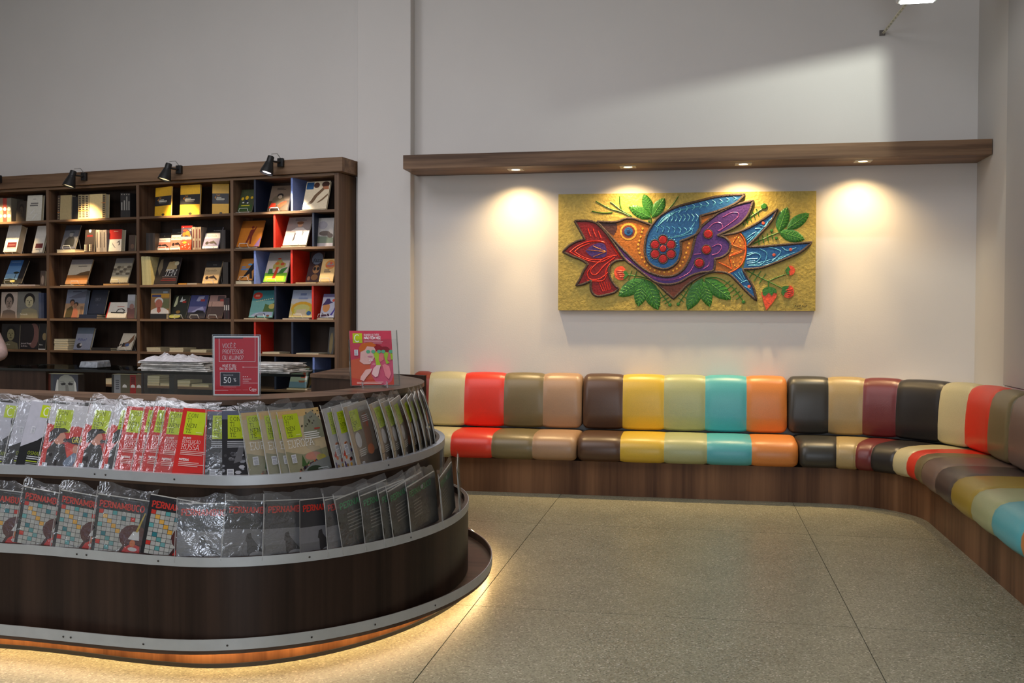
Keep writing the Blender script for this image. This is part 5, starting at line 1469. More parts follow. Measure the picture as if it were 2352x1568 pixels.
book(388, 425, 679, 3, 'dark book with a pale yellow fruit shape on a wire stand', (34, 36, 28), lambda P: [P.poly([(0.12, 0.5), (0.2, 0.92), (0.3, 0.96), (0.32, 0.6), (0.22, 0.48)], (190, 190, 150)), P.ell(0.3, 0.07, 0.4, 0.08, (196, 190, 100)), P.ell(0.48, 0.26, 0.14, 0.07, (150, 112, 50)), P.poly([(0.45, 0.7), (0.55, 0.95), (0.6, 0.8), (0.8, 0.82), (0.66, 0.7)], (190, 190, 184)), P.rect(0.62, 0.66, 0.85, 0.74, (170, 50, 40))], th=20, t=0.014, st=0.02)
book(428, 468, 679, 3, 'blue night sky book with a pale ridge on a wire stand', (60, 64, 110), lambda P: [P.rect(0, 0, 1, 0.5, (116, 110, 148)), P.rect(0, 0, 1, 0.24, (66, 62, 64)), P.poly([(0.2, 0.26), (0.5, 0.4), (0.8, 0.5), (0.9, 0.36), (0.6, 0.36), (0.4, 0.26)], (170, 166, 196)), P.poly([(0.36, 0.74), (0.45, 0.94), (0.8, 0.96), (0.75, 0.82), (0.5, 0.72)], (150, 150, 176)), P.rect(0.6, 0.72, 0.85, 0.82, (150, 60, 60)), P.poly([(0.3, 0.2), (0.55, 0.34), (0.9, 0.3), (0.95, 0.2)], (36, 34, 36))], th=20, t=0.014, st=True)
book(472, 508, 679, 3, 'dusky pink and brown landscape book on a wire stand', (150, 116, 108), lambda P: [P.rect(0, 0, 1, 0.5, (86, 68, 62)), P.rect(0, 0.5, 1, 0.72, (190, 148, 130)), P.rect(0.52, 0.74, 0.95, 0.96, (90, 72, 72)), P.rect(0.7, 0.72, 0.98, 0.82, (170, 74, 66)), P.rect(0.2, 0.05, 0.23, 0.7, (110, 84, 76))], th=20, t=0.014, st=True)
spines([514, 518.5, 523, 527.5], 684, 3, [(54, 34, 38), (40, 34, 36)], '%s of the dark spines with white bands, fourth shelf third bay', 'dark spines with white bands', draw=lambda P, k: [P.rect(0.2, 0.42, 0.8, 0.66, (190, 186, 182))])
lying(559, 612, 3, 1, 0.008, 'thin white book lying under the teal book', (206, 190, 160), dep=0.2)
def teal(P):
    P.rect(0, 0.62, 1, 1, (62, 124, 130)).rect(0, 0.2, 1, 0.62, (116, 168, 160)).ell(0.22, 0.8, 0.2, 0.13, (196, 60, 46)).rect(0.12, 0.77, 0.3, 0.84, (226, 150, 130)).poly([(0.55, 0.2), (0.6, 0.5), (0.8, 0.44), (1, 0.56), (1, 0.2)], (84, 112, 60)).ell(0.9, 0.4, 0.14, 0.1, (190, 170, 90)).poly([(0.05, 0.03), (0.2, 0.14), (0.5, 0.2), (0.95, 0.2), (0.98, 0.05)], (168, 176, 196)).poly([(0.25, 0.08), (0.4, 0.15), (0.66, 0.15), (0.7, 0.08)], (96, 104, 130)).ell(0.3, 0.03, 0.07, 0.04, INK).ell(0.8, 0.05, 0.07, 0.04, (110, 70, 50))
    for k in range(9):
        P.rect(0.2 + k * 0.08, 0.58 + 0.012 * k, 0.25 + k * 0.08, 0.61 + 0.012 * k, (214, 206, 160))
book(571, 625, 668, 3, 'teal picture book with a red badge and a pale car', (116, 168, 160), teal, th=20, t=0.012, st=True, base=0.009)
lying(649, 710, 3, 1, 0.008, 'thin white book lying under the yellow arch book', (214, 200, 180), dep=0.2)
book(663, 716, 667, 3, 'blue and cream picture book with a yellow arch', (150, 160, 180), lambda P: [P.rect(0, 0.5, 1, 0.68, (196, 190, 180)), P.rect(0, 0, 1, 0.5, (206, 186, 130)), P.ell(0.52, 0.32, 0.48, 0.26, (214, 160, 40)), P.ell(0.52, 0.28, 0.38, 0.2, (196, 190, 110)), P.rect(0.12, 0.03, 0.2, 0.3, (200, 176, 50)), P.rect(0.84, 0.1, 0.94, 0.4, (200, 180, 50)), P.poly([(0.25, 0.05), (0.3, 0.28), (0.7, 0.3), (0.72, 0.05)], (206, 186, 150)), P.ell(0.84, 0.15, 0.1, 0.08, (52, 96, 140)), P.rect(0.36, 0.8, 0.62, 0.88, (110, 124, 160)), P.rect(0.3, 0.66, 0.7, 0.72, (130, 140, 170))], th=18, t=0.012, st=-0.02, base=0.009)
lying(728, 766, 3, 1, 0.009, 'thin white book lying under the hat book, right bay', (206, 190, 160), dep=0.2)
book(734, 766, 676, 3, 'white picture book with a purple hat and orange face', (176, 176, 190), lambda P: [P.rect(0, 0.86, 1, 1, (110, 104, 140)), P.ell(0.35, 0.42, 0.26, 0.2, (206, 140, 84)), P.poly([(0.02, 0.5), (0.2, 0.66), (0.3, 0.8), (0.5, 0.8), (0.6, 0.68), (0.8, 0.64), (0.5, 0.56)], (62, 48, 96)), P.poly([(0.1, 0.2), (0.3, 0.14), (0.6, 0.16), (0.7, 0.05), (0.1, 0.02)], (70, 44, 64)), P.poly([(0.7, 0.1), (0.9, 0.3), (1, 0.55), (1, 0.3), (0.84, 0.08)], (80, 66, 150)), P.ell(0.8, 0.72, 0.1, 0.06, (206, 80, 60))], th=20, t=0.012, st=-0.03, base=0.0095)
# row 5
book(2, 43, 744, 4, 'dark portrait book of a thin face with glasses, first bay', (40, 36, 34), lambda P: [face(P, 0.52, 0.6, 0.46, (134, 126, 92), (24, 22, 22), (38, 36, 36)), P.text('an Lobos', 0.12, 0.16, 0.07, (206, 200, 176))], th=4, t=0.014)
book(45, 87, 743, 4, 'dark portrait book with a pink cheek in shadow, first bay', (40, 32, 34), lambda P: [P.rect(0, 0, 1, 1, (34, 28, 30)), P.ell(0.72, 0.55, 0.3, 0.5, (116, 80, 74)), P.ell(0.5, 0.62, 0.26, 0.4, (34, 28, 30)), P.text('Jomard Muniz', 0.06, 0.2, 0.065, (206, 190, 186)), P.text('de Britto', 0.06, 0.1, 0.065, (206, 190, 186))], th=4, t=0.014)
book(88, 104, 743, 4, 'black portrait book cut by the first upright, lower shelf', (26, 24, 26), lambda P: [P.ell(0.8, 0.5, 0.3, 0.14, (140, 120, 84)), P.text('Marc', 0.1, 0.16, 0.06, WHT), P.rect(0, 0, 1, 0.03, WHT)], th=4, t=0.014)
lying(124, 156, 4, 5, 0.0205, 'cream pile on the fifth shelf of the second bay', (190, 176, 140), dep=0.15, group='cream pile in the second bay')
book(168, 206, 754, 4, 'grey blue book with blue script and a question mark', (130, 140, 156), lambda P: [P.rect(0, 0.72, 1, 1, (96, 108, 122)), P.rect(0, 0.0, 1, 0.72, (146, 150, 166)), P.text('Filho?', 0.14, 0.38, 0.15, (70, 80, 140), 0.2), P.ell(0.32, 0.18, 0.16, 0.12, (40, 38, 42)), P.ell(0.4, 0.22, 0.08, 0.06, (196, 190, 186))], th=18, t=0.022, st=0.0)
lying(209, 254, 4, 2, 0.014, 'pair of black books lying on the fifth shelf, second bay', (34, 32, 32), dep=0.14, spine=True)
book(270, 300, 767, 4, 'white and brown comic book on a wire stand, second bay', (196, 184, 164), lambda P: [P.poly([(0.1, 0.1), (0.3, 0.4), (0.6, 0.5), (0.9, 0.95), (0.96, 0.6), (0.6, 0.2)], (120, 84, 60)), P.ell(0.6, 0.3, 0.16, 0.1, (84, 100, 140)), P.ell(0.3, 0.3, 0.1, 0.12, (40, 36, 36)), P.poly([(0, 0.2), (0.2, 0.3), (0.1, 0.4)], (60, 54, 54))], th=28, t=0.014, st=-0.02)
lying(337, 369, 4, 3, 0.0125, 'left cream pile on the fifth shelf of the third bay', (196, 180, 140), dep=0.2, group='left cream pile in the third bay')
lying(389, 421, 4, 3, 0.0125, 'middle cream pile on the fifth shelf of the third bay', (196, 180, 140), dep=0.18, group='middle cream pile in the third bay')
lying(437, 474, 4, 2, 0.0125, 'right cream pile on the fifth shelf of the third bay', (200, 190, 150), dep=0.18, group='right cream pile in the third bay')
lying(602, 642, 4, 1, 0.014, 'white book lying right of the red discount sign, right bay', (206, 196, 170), dep=0.16)
lying(680, 732, 4, 1, 0.010, 'thin white book lying between the navy board and side panel', (196, 186, 164), dep=0.18)
book(752, 765, 752, 4, 'dark book with an ochre edge against the right side panel', (50, 42, 32), lambda P: [P.ell(0.5, 0.4, 0.3, 0.4, (120, 100, 50))], th=10, t=0.02, v=0.1)
# row 6, behind the glass counter
book(178, 206, 846, 5, 'dark book with pale lettering seen through the glass counter', (46, 42, 42), lambda P: [P.poly([(0, 0.1), (0.4, 0.2), (0.4, 0.6), (0.1, 0.7)], (190, 170, 120)), P.rect(0.45, 0.5, 0.9, 0.56, WHT), P.rect(0.4, 0.62, 0.95, 0.72, (170, 160, 140))], th=22, t=0.014)
lying(196, 229, 5, 1, 0.026, 'cream book lying below the dark book behind the glass', (206, 190, 140), dep=0.16)
lying(237, 256, 5, 1, 0.05, 'tall cream pile seen through the glass in the second bay', (206, 190, 140), dep=0.14)
lying(338, 366, 5, 4, 0.0215, 'leftmost cream pile behind the glass in the third bay', (196, 184, 136), dep=0.16, group='leftmost cream pile behind the glass')
lying(367, 397, 5, 1, 0.024, 'low cream book behind the glass in the third bay', (196, 184, 136), dep=0.16)
lying(400, 436, 5, 2, 0.0265, 'right cream pile behind the glass in the third bay', (200, 188, 140), dep=0.17, group='right cream pile behind the glass')
lying(440, 480, 5, 1, 0.022, 'cream book lying behind the glass left of the red sign', (206, 196, 150), dep=0.16)
lying(658, 706, 5, 1, 0.012, 'thin cream book lying under the sailboat book', (206, 190, 150), dep=0.19)
book(663, 702, 846, 5, 'picture book with a red sailed boat behind the counter', (150, 176, 170), lambda P: [P.rect(0, 0.3, 1, 1, (166, 178, 150)), P.poly([(0.6, 0.5), (0.8, 0.95), (0.9, 0.5)], (214, 90, 54)), P.rect(0.0, 0.0, 1, 0.3, (110, 140, 150)), P.poly([(0.5, 0.36), (0.9, 0.36), (0.84, 0.26), (0.56, 0.26)], (150, 90, 60)), P.poly([(0.86, 0.4), (0.92, 0.9), (0.99, 0.4)], WHT)], th=20, t=0.014, base=0.0125)
book(676, 716, 812, 5, 'dark picture book with a tan dome beside the light blue board', (40, 50, 60), lambda P: [P.ell(0.5, 0.3, 0.46, 0.4, (120, 100, 60))], th=20, t=0.014, v=0.12)
# ------------------------------------------------------------------ on and in the glass display counter
def boxed(xl, xr, hgt, label, spines_, draw, v, side):
    z0 = 0.776
    dp_ = 0.06
    a, b = gpt(xl, v, z0), gpt(xr, v, z0)
    w = (b - a).length
    r = thing('book_set', label, 'book set', a, gang)
    MB().box(0, 0, 0, w, dp_, hgt).build('cover', mat(side, 0.5), r)
    MB().box(0.004, 0.004, hgt, w - 0.004, dp_ - 0.004, hgt + 0.002).build('page_block', PAGE, r)
    P = Print(w, hgt)
    draw(P)
    P.mb.build('cover_print', PRINT, r, recalc=False)
def greyface(P):
    P.rect(0, 0, 0.16, 1, (84, 40, 30)).rect(0.16, 0, 0.24, 1, (70, 72, 74)).rect(0.24, 0, 1, 1, (60, 62, 72)).ell(0.64, 0.74, 0.25, 0.24, (140, 140, 130))
    P.poly([(0.38, 0.2), (0.40, 0.74), (0.88, 0.74), (0.92, 0.2)], (140, 140, 132)).poly([(0.46, 0.66), (0.58, 0.70), (0.63, 0.66), (0.60, 0.61), (0.50, 0.60)], (44, 42, 42)).poly([(0.68, 0.66), (0.74, 0.71), (0.86, 0.67), (0.82, 0.61), (0.72, 0.61)], (44, 42, 42)).poly([(0.62, 0.4), (0.61, 0.62), (0.69, 0.62), (0.72, 0.4)], (112, 110, 104)).rect(0.44, 0.72, 0.58, 0.735, (92, 90, 86)).rect(0.72, 0.73, 0.86, 0.745, (92, 90, 86)).poly([(0.28, 0.3), (0.36, 0.8), (0.40, 0.8), (0.40, 0.3)], (190, 188, 180)).poly([(0.9, 0.3), (0.88, 0.8), (0.93, 0.7), (0.97, 0.3)], (190, 188, 180))
boxed(105, 180, 0.19, 'boxed books with a grey staring face inside the glass counter', 3, greyface, 0.03, (60, 50, 46))
def redset(P):
    P.rect(0, 0, 0.08, 1, (44, 42, 40)).rect(0.08, 0, 0.3, 1, (130, 130, 132)).rect(0.3, 0, 0.62, 1, (84, 78, 60)).rect(0.62, 0, 0.82, 1, (140, 34, 30)).rect(0.82, 0, 1, 1, (100, 76, 54))
    for x in (0.36, 0.64, 0.84):
        P.poly([(x, 0.56), (x + 0.02, 0.64), (x + 0.08, 0.67), (x + 0.14, 0.64), (x + 0.16, 0.56)], (196, 190, 184))
    for k in range(5):
        P.rect(0.14, 0.5 + k * 0.07, 0.25, 0.53 + k * 0.07, (70, 70, 76))
    for k in range(4):
        P.rect(0.66, 0.70 + k * 0.06, 0.78, 0.74 + k * 0.06, (90, 24, 24))
boxed(257, 325, 0.195, 'boxed books with olive and dark red spines inside the glass counter', 4, redset, 0.05, (60, 52, 40))
def bagpile(x0, x1, n, seed, label, group, top, first=0.0):
    """folded newspapers in loose plastic, one above the other on the glass top"""
    rn = random.Random(seed)
    for k in range(n):
        z = 1.0 + 0.0005 + k * 0.0125
        sh = (rn.random() - 0.5) * 10
        a, b = gpt(x0 + sh + k * first, 0.04 + rn.random() * 0.03, z), gpt(x1 + sh - k * 2.5, 0.04, z)
        w, dp = (b - a).length, 0.28
        mb = MB()
        nx, ny = 10, 6
        vs, fs = [], []
        for lay in (0, 1):
            for i in range(nx + 1):
                for j in range(ny + 1):
                    e = min(i, nx - i, j, ny - j)
                    t = 0.0120 * (1 if e > 0 else 0.9)
                    vs.append((w * i / nx + (rn.random() - .5) * 0.026 * (e == 0), dp * j / ny + (rn.random() - .5) * 0.012 * (e == 0), (t * (0.85 + 0.15 * rn.random()) if lay else 0.0002)))
        N = (nx + 1) * (ny + 1)
        for i in range(nx):
            for j in range(ny):
                q_ = i * (ny + 1) + j
                fs += [(N + q_, N + q_ + ny + 1, N + q_ + ny + 2, N + q_ + 1), (q_, q_ + 1, q_ + ny + 2, q_ + ny + 1)]
        rim = [i * (ny + 1) for i in range(nx + 1)] + [nx * (ny + 1) + j for j in range(1, ny + 1)] + [i * (ny + 1) + ny for i in range(nx - 1, -1, -1)] + [j for j in range(ny - 1, 0, -1)]
        for i in range(len(rim)):
            p_, q_ = rim[i], rim[(i + 1) % len(rim)]
            fs.append((p_, q_, N + q_, N + p_))
        mb.add(vs, fs)
        o = mb.build('newspaper', mat(((196, 190, 182), (206, 202, 196), (180, 174, 166))[k % 3], 0.35, 0, 0.6, 0.25, 0.5, 34), smooth=True, angle=0.7)
        o.location = a
        o.rotation_euler = (0, 0, gang + (rn.random() - .5) * 0.06)
        tag(o, (('lowest', 'second', 'third', 'fourth', 'fifth', 'sixth', 'seventh')[k] if k < n - 1 else 'topmost') + ' plastic-wrapped newspaper in the ' + label, 'newspaper', group)
    # the loose empty bag crumpled on top
    if top:
        z = 1.0 + n * 0.0125 + 0.001
        a, b = gpt(x0 - 6, 0.03, z), gpt(x0 + top, 0.03, z)
        w = (b - a).length
        vs, fs = [], []
        nx, ny = 16, 9
        for i in range(nx + 1):
            for j in range(ny + 1):
                e = min(i, nx - i, j * 1.6, (ny - j) * 1.6) / 3.0
                vs.append((w * i / nx + (rn.random() - .5) * 0.014, 0.27 * j / ny + (rn.random() - .5) * 0.014, min(1, e) * (0.014 + 0.04 * rn.random()) * (1.2 - 0.5 * i / nx) + 0.0005))
        for i in range(nx):
            for j in range(ny):
                q_ = i * (ny + 1) + j
                fs.append((q_, q_ + ny + 1, q_ + ny + 2, q_ + 1))
        o = MB().add(vs, fs).build('plastic_bag', mat((206, 202, 204), 0.3, 0, 0.6, 0.15, 0.6, 60), smooth=True, angle=0.8)
        o.location = a
        o.rotation_euler = (0, 0, gang)
        tag(o, 'crumpled clear plastic bag on the left newspaper pile', 'plastic bag')
bagpile(322, 474, 5, 11, 'large pile on the glass counter', 'left newspaper pile on the glass counter', 128)
bagpile(556, 656, 5, 23, 'small pile right of the red sign', 'right newspaper pile on the glass counter', 0)
o = MB().add([(0, 0, 0), (0.15, 0, 0), (0.15, 0.16, 0), (0, 0.16, 0), (0.01, 0.01, 0.045), (0.14, 0.02, 0.04), (0.145, 0.15, 0.05), (0.012, 0.145, 0.042)], [(3, 2, 1, 0), (4, 5, 6, 7), (0, 1, 5, 4), (1, 2, 6, 5), (2, 3, 7, 6), (3, 0, 4, 7)]).build('wrapped_parcel', mat((120, 124, 130), 0.35, 0, 0.5, 0.3, 0.6, 30), bevel=0.006)
o.location = gpt(180, 0.22, 1.0005)
o.rotation_euler = (0, 0, gang + 0.05)
tag(o, 'small grey plastic-wrapped parcel on the glass counter, second bay', 'parcel')
# ------------------------------------------------------------------ magazines in the two racks
LIME, LTXT = (186, 204, 30), (44, 44, 22)
def limebox(P, x=0.10, z=0.62, w=0.36, h=0.31, mini=True):
    P.rect(x, z, x + w, z + h, LIME)
    k = h * 0.165
    for i, t in enumerate(('CON', 'TI', 'NEN', 'TE')):
        P.slab(t, x + w * 0.09, z + h * (0.755 - 0.225 * i), k, LTXT, 0.085, True, 0.98, 0.10)
    P.rect(x + w * 0.62, z + h * 0.08, x + w * 0.92, z + h * 0.13, (214, 222, 120))
def cov_c(P):
    P.rect(0, 0, 1, 1, (26, 26, 27)).poly([(0, 0.3), (0.3, 0.42), (0.42, 0.5), (0.44, 0.62), (0.40, 0.72), (0.44, 1), (0, 1)], (186, 184, 194)).poly([(0.44, 1), (0.42, 0.74), (0.5, 0.62), (0.6, 0.52), (1, 0.4), (1, 1)], (150, 150, 160))
    P.ell(0.62, 0.66, 0.2, 0.17, (52, 54, 56)).poly([(0.1, 0.3), (0.45, 0.48), (0.8, 0.5), (1, 0.36), (1, 0.2)], (30, 30, 31))
    P.rect(0.24, 0.77, 0.50, 0.96, LIME).slab('C', 0.285, 0.80, 0.125, (232, 236, 214), 0.12, False, 1.0)
    P.barcode(0.14, 0.52, 0.07, 0.1)
    P.slab('OSMAN', 0.18, 0.20, 0.05, (176, 192, 40), 0.07, True, 0.9, 0.05)
    P.lines(0.18, 0.165, 0.5, 2, (190, 190, 190), 0.03, 0.014, 3).rect(0.18, 0.095, 0.4, 0.11, (176, 192, 40)).lines(0.18, 0.07, 0.42, 3, (150, 150, 150), 0.024, 0.011, 4)
def cov_shout(P):
    P.rect(0, 0, 1, 1, (204, 54, 44)).rect(0, 0.72, 1, 1, (206, 202, 206)).ell(0.35, 0.72, 0.4, 0.05, (206, 202, 206)).ell(0.78, 0.74, 0.22, 0.08, (206, 202, 206)).poly([(0, 0), (0.5, 0.3), (1, 0.5), (1, 0.2), (0.7, 0)], (222, 82, 66)).ell(0.85, 0.06, 0.2, 0.1, (226, 170, 160))
    limebox(P, 0.14, 0.58, 0.33, 0.34)
    P.poly([(0.12, 0.0), (0.10, 0.3), (0.2, 0.44), (0.42, 0.4), (0.52, 0.2), (0.56, 0.0)], (50, 46, 46))
    P.ell(0.3, 0.49, 0.12, 0.1, (206, 140, 116)).poly([(0.1, 0.42), (0.08, 0.56), (0.16, 0.63), (0.36, 0.64), (0.46, 0.60), (0.3, 0.56), (0.24, 0.48), (0.14, 0.42)], (34, 30, 32)).ell(0.42, 0.46, 0.04, 0.03, (60, 40, 40))
    P.poly([(0.44, 0.47), (0.56, 0.52), (1, 0.55), (1, 0.38), (0.56, 0.42), (0.44, 0.45)], (40, 36, 38)).slab('GRÁFICA', 0.56, 0.435, 0.075, (206, 190, 60), 0.17, False, 0.8, 0.05)
    P.poly([(0.46, 0.12), (0.52, 0.2), (0.66, 0.3), (0.72, 0.22), (0.66, 0.08), (0.52, 0.06)], (120, 132, 152)).ell(0.66, 0.34, 0.06, 0.06, (206, 140, 116))
    P.barcode(0.06, 0.02, 0.10, 0.09)
def cov_red(P):
    P.rect(0, 0, 1, 1, (206, 40, 34)).poly([(0.72, 0), (0.78, 0.3), (1, 0.5), (1, 0)], (170, 70, 30)).poly([(0.8, 0.1), (0.86, 0.45), (1, 0.86), (1, 0.1)], (206, 150, 50)).ell(0.92, 0.5, 0.1, 0.2, (214, 120, 40))
    limebox(P, 0.08, 0.62, 0.38, 0.33)
    P.slab('100 ANOS', 0.09, 0.555, 0.026, (236, 220, 216), 0.15, True, 0.85).slab('REVOLUÇÃO', 0.09, 0.495, 0.045, (236, 214, 208), 0.08, True, 0.84).slab('RUSSA', 0.09, 0.405, 0.075, (240, 226, 222), 0.07, True, 0.95)
    P.lines(0.09, 0.375, 0.5, 3, (226, 180, 172), 0.024, 0.011, 6).slab('PARTEIRAS', 0.09, 0.245, 0.028, (240, 226, 222), 0.2, True, 0.8).lines(0.09, 0.215, 0.5, 3, (226, 180, 172), 0.024, 0.011, 8)
def cov_dark(P):
    P.rect(0, 0, 1, 1, (44, 42, 46)).rect(0, 0.88, 1, 1, (96, 100, 120))
    rn = random.Random(5)
    P._lay()
    for k in range(46):
        x, z = rn.random(), rn.random() ** 1.7 * 0.42
        P.ell(x, z, 0.03 + 0.04 * rn.random(), 0.012 + 0.02 * rn.random(), ((150, 150, 158), (96, 94, 100), (190, 188, 194), (70, 68, 72))[k % 4], 6, False)
    P.poly([(0.2, 0.25), (0.3, 0.5), (0.4, 0.5), (0.34, 0.28)], (106, 104, 108))
    limebox(P, 0.10, 0.6, 0.40, 0.34)
    P.lines(0.09, 0.555, 0.56, 4, (176, 176, 182), 0.026, 0.012, 9).barcode(0.08, 0.05, 0.12, 0.12)
def cov_europe(P):
    P.rect(0, 0, 1, 1, (196, 176, 140)).rect(0, 0.9, 1, 1, (206, 170, 110)).poly([(0, 0), (0, 0.42), (0.4, 0.34), (1, 0.4), (1, 0)], (146, 142, 112)).poly([(0.5, 0.62), (0.6, 0.9), (0.8, 0.96), (1, 0.8), (1, 0.55), (0.7, 0.56)], (136, 136, 112)).ell(0.62, 0.3, 0.2, 0.06, (196, 132, 112)).ell(0.8, 0.26, 0.12, 0.05, (176, 160, 70))
    rn = random.Random(2)
    P._lay()
    for k in range(16):
        P.ell(0.48 + rn.random() * 0.5, 0.74 + 0.22 * rn.random(), 0.02, 0.014, (70, 64, 50), 6, False)
    P.poly([(0.3, 0.18), (0.36, 0.34), (0.42, 0.2), (0.5, 0.24), (0.44, 0.12)], (60, 92, 44))
    P._lay()
    for k in range(26):
        x = 0.02 + 0.68 * rn.random()
        z = 0.03 + x * 0.26 + 0.03 * rn.random()
        P.ell(x, z, 0.026, 0.022, ((64, 44, 40), (196, 150, 120), (206, 100, 50), (90, 60, 60), (60, 70, 110))[k % 5], 7, False)
    P.poly([(0.05, 0), (0.55, 0.2), (1, 0.26), (1, 0)], (126, 128, 124)).ell(0.58, 0.08, 0.2, 0.08, (40, 56, 34))
    limebox(P, 0.09, 0.60, 0.36, 0.35)
    P.lines(0.5, 0.64, 0.44, 4, (226, 222, 214), 0.03, 0.016, 3).rect(0.78, 0.68, 0.92, 0.7, (170, 60, 50)).slab('EUROPA', 0.07, 0.46, 0.105, (238, 236, 230), 0.07, True, 0.98)
    P.barcode(0.09, 0.24, 0.11, 0.12).lines(0.66, 0.1, 0.3, 4, (196, 200, 198), 0.024, 0.012, 12)
def cov_feast(P):
    P.rect(0, 0, 1, 1, (186, 182, 180))
    rn = random.Random(8)
    P._lay()
    for k in range(60):
        x, z = rn.random(), 0.02 + 0.44 * rn.random()
        P.ell(x, z, 0.04, 0.03, ((190, 60, 44), (214, 160, 60), (70, 60, 110), (60, 40, 36), (214, 110, 60), (200, 190, 180))[k % 6], 7, False)
    limebox(P, 0.12, 0.6, 0.40, 0.33)
    P.barcode(0.10, 0.28, 0.13, 0.16)
def cov_sculpt(P):
    P.rect(0, 0, 1, 1, (140, 124, 106)).rect(0, 0.86, 1, 1, (170, 160, 150)).rect(0, 0, 1, 0.22, (84, 70, 58)).rect(0, 0, 0.14, 1, (176, 150, 116))
    P.poly([(0.55, 0.2), (0.6, 0.8), (0.8, 0.84), (0.86, 0.5), (0.8, 0.2)], (150, 104, 76)).ell(0.7, 0.26, 0.14, 0.08, (206, 112, 62)).ell(0.28, 0.46, 0.12, 0.12, (200, 196, 196)).ell(0.78, 0.7, 0.06, 0.1, (190, 90, 60))
    limebox(P, 0.16, 0.6, 0.36, 0.32)
    P.text('FRANS', 0.56, 0.88, 0.045, (206, 206, 206)).lines(0.6, 0.78, 0.3, 4, (206, 202, 198), 0.03, 0.014, 5).lines(0.2, 0.3, 0.3, 4, (206, 202, 198), 0.03, 0.014, 6).barcode(0.2, 0.03, 0.1, 0.1)
def nameplate(P, c):
    P.rect(0, 0.985, 1, 1, (206, 202, 196)).lines(0.4, 0.95, 0.5, 1, (110, 108, 108), 0.02, 0.008)
    P.slab('PERNAMBUCO', 0.05, 0.79, 0.102, c, 0.2, True, 0.92 * P.w / 0.232, 0.07)
REDT, GRNT = (206, 52, 40), (54, 142, 84)
def cov_grid(P):
    P.rect(0, 0, 1, 1, (34, 32, 35))
    nameplate(P, REDT)
    cols = {(0, 0): REDT, (3, 0): (84, 160, 160), (1, 1): (222, 170, 80), (5, 1): (48, 124, 134), (2, 2): (222, 170, 80), (7, 1): REDT, (0, 3): (100, 170, 170), (3, 3): (222, 164, 60), (4, 4): (222, 164, 60), (1, 5): (40, 120, 130), (2, 6): (90, 150, 150), (0, 7): REDT, (3, 7): (110, 160, 160), (2, 8): (96, 160, 160), (5, 5): (40, 110, 110)}
    P._lay()
    for i in range(9):
        for j in range(10):
            x, z = 0.06 + i * 0.081, 0.68 - j * 0.075
            P.rect(x, z, x + 0.075, z + 0.068, cols.get((i, j), ((186, 184, 176), (172, 170, 164), (180, 176, 172))[(i + j) % 3]), False)
    P.ell(0.72, 0.34, 0.26, 0.22, (84, 36, 34)).poly([(0.45, 0), (0.55, 0.2), (0.7, 0.26), (1, 0.2), (1, 0)], (70, 30, 30)).poly([(0.5, 0), (0.58, 0.16), (0.7, 0.24), (0.84, 0.2), (0.86, 0)], (200, 44, 36)).poly([(0.62, 0.3), (0.7, 0.44), (0.8, 0.46), (0.82, 0.3)], (214, 212, 210)).ell(0.72, 0.14, 0.08, 0.035, (214, 206, 200)).ell(0.71, 0.24, 0.05, 0.06, (206, 110, 50)).poly([(0.74, 0.44), (0.86, 0.78), (0.88, 0.78), (0.78, 0.44)], (190, 160, 60))
def cov_pigeon(P):
    P.rect(0, 0, 1, 1, (58, 57, 60)).rect(0, 0, 1, 0.52, (128, 126, 130)).rect(0, 0, 1, 0.25, (116, 114, 116))
    nameplate(P, REDT)
    P.poly([(0.36, 0.44), (0.42, 0.46), (0.44, 0.38), (0.54, 0.26), (0.66, 0.14), (0.6, 0.0), (0.44, 0.0), (0.38, 0.14), (0.37, 0.3), (0.34, 0.32)], (62, 58, 58)).ell(0.56, 0.08, 0.14, 0.07, (150, 146, 146)).poly([(0.7, 0.02), (0.84, 0.18), (0.92, 0.16), (0.96, 0.1), (0.8, 0.0)], (74, 70, 70))
def cov_green(P):
    P.rect(0, 0, 1, 1, (64, 62, 56)).ell(0.6, 0.3, 0.36, 0.3, (78, 74, 66)).rect(0, 0, 1, 0.14, (56, 54, 50))
    nameplate(P, GRNT)
    P.ell(0.5, 0.85, 0.05, 0.04, (150, 156, 156)).lines(0.16, 0.66, 0.36, 6, (128, 124, 116), 0.06, 0.02, 4)
def cpoint(poly, z):
    def f(t):
        i = max(0, min(int(t), len(poly) - 2))
        q_ = t - i
        return Vector((poly[i][0] * (1 - q_) + poly[i + 1][0] * q_, poly[i][1] * (1 - q_) + poly[i + 1][1] * q_, z))
    return f
SLEEVE_RN = random.Random(31)
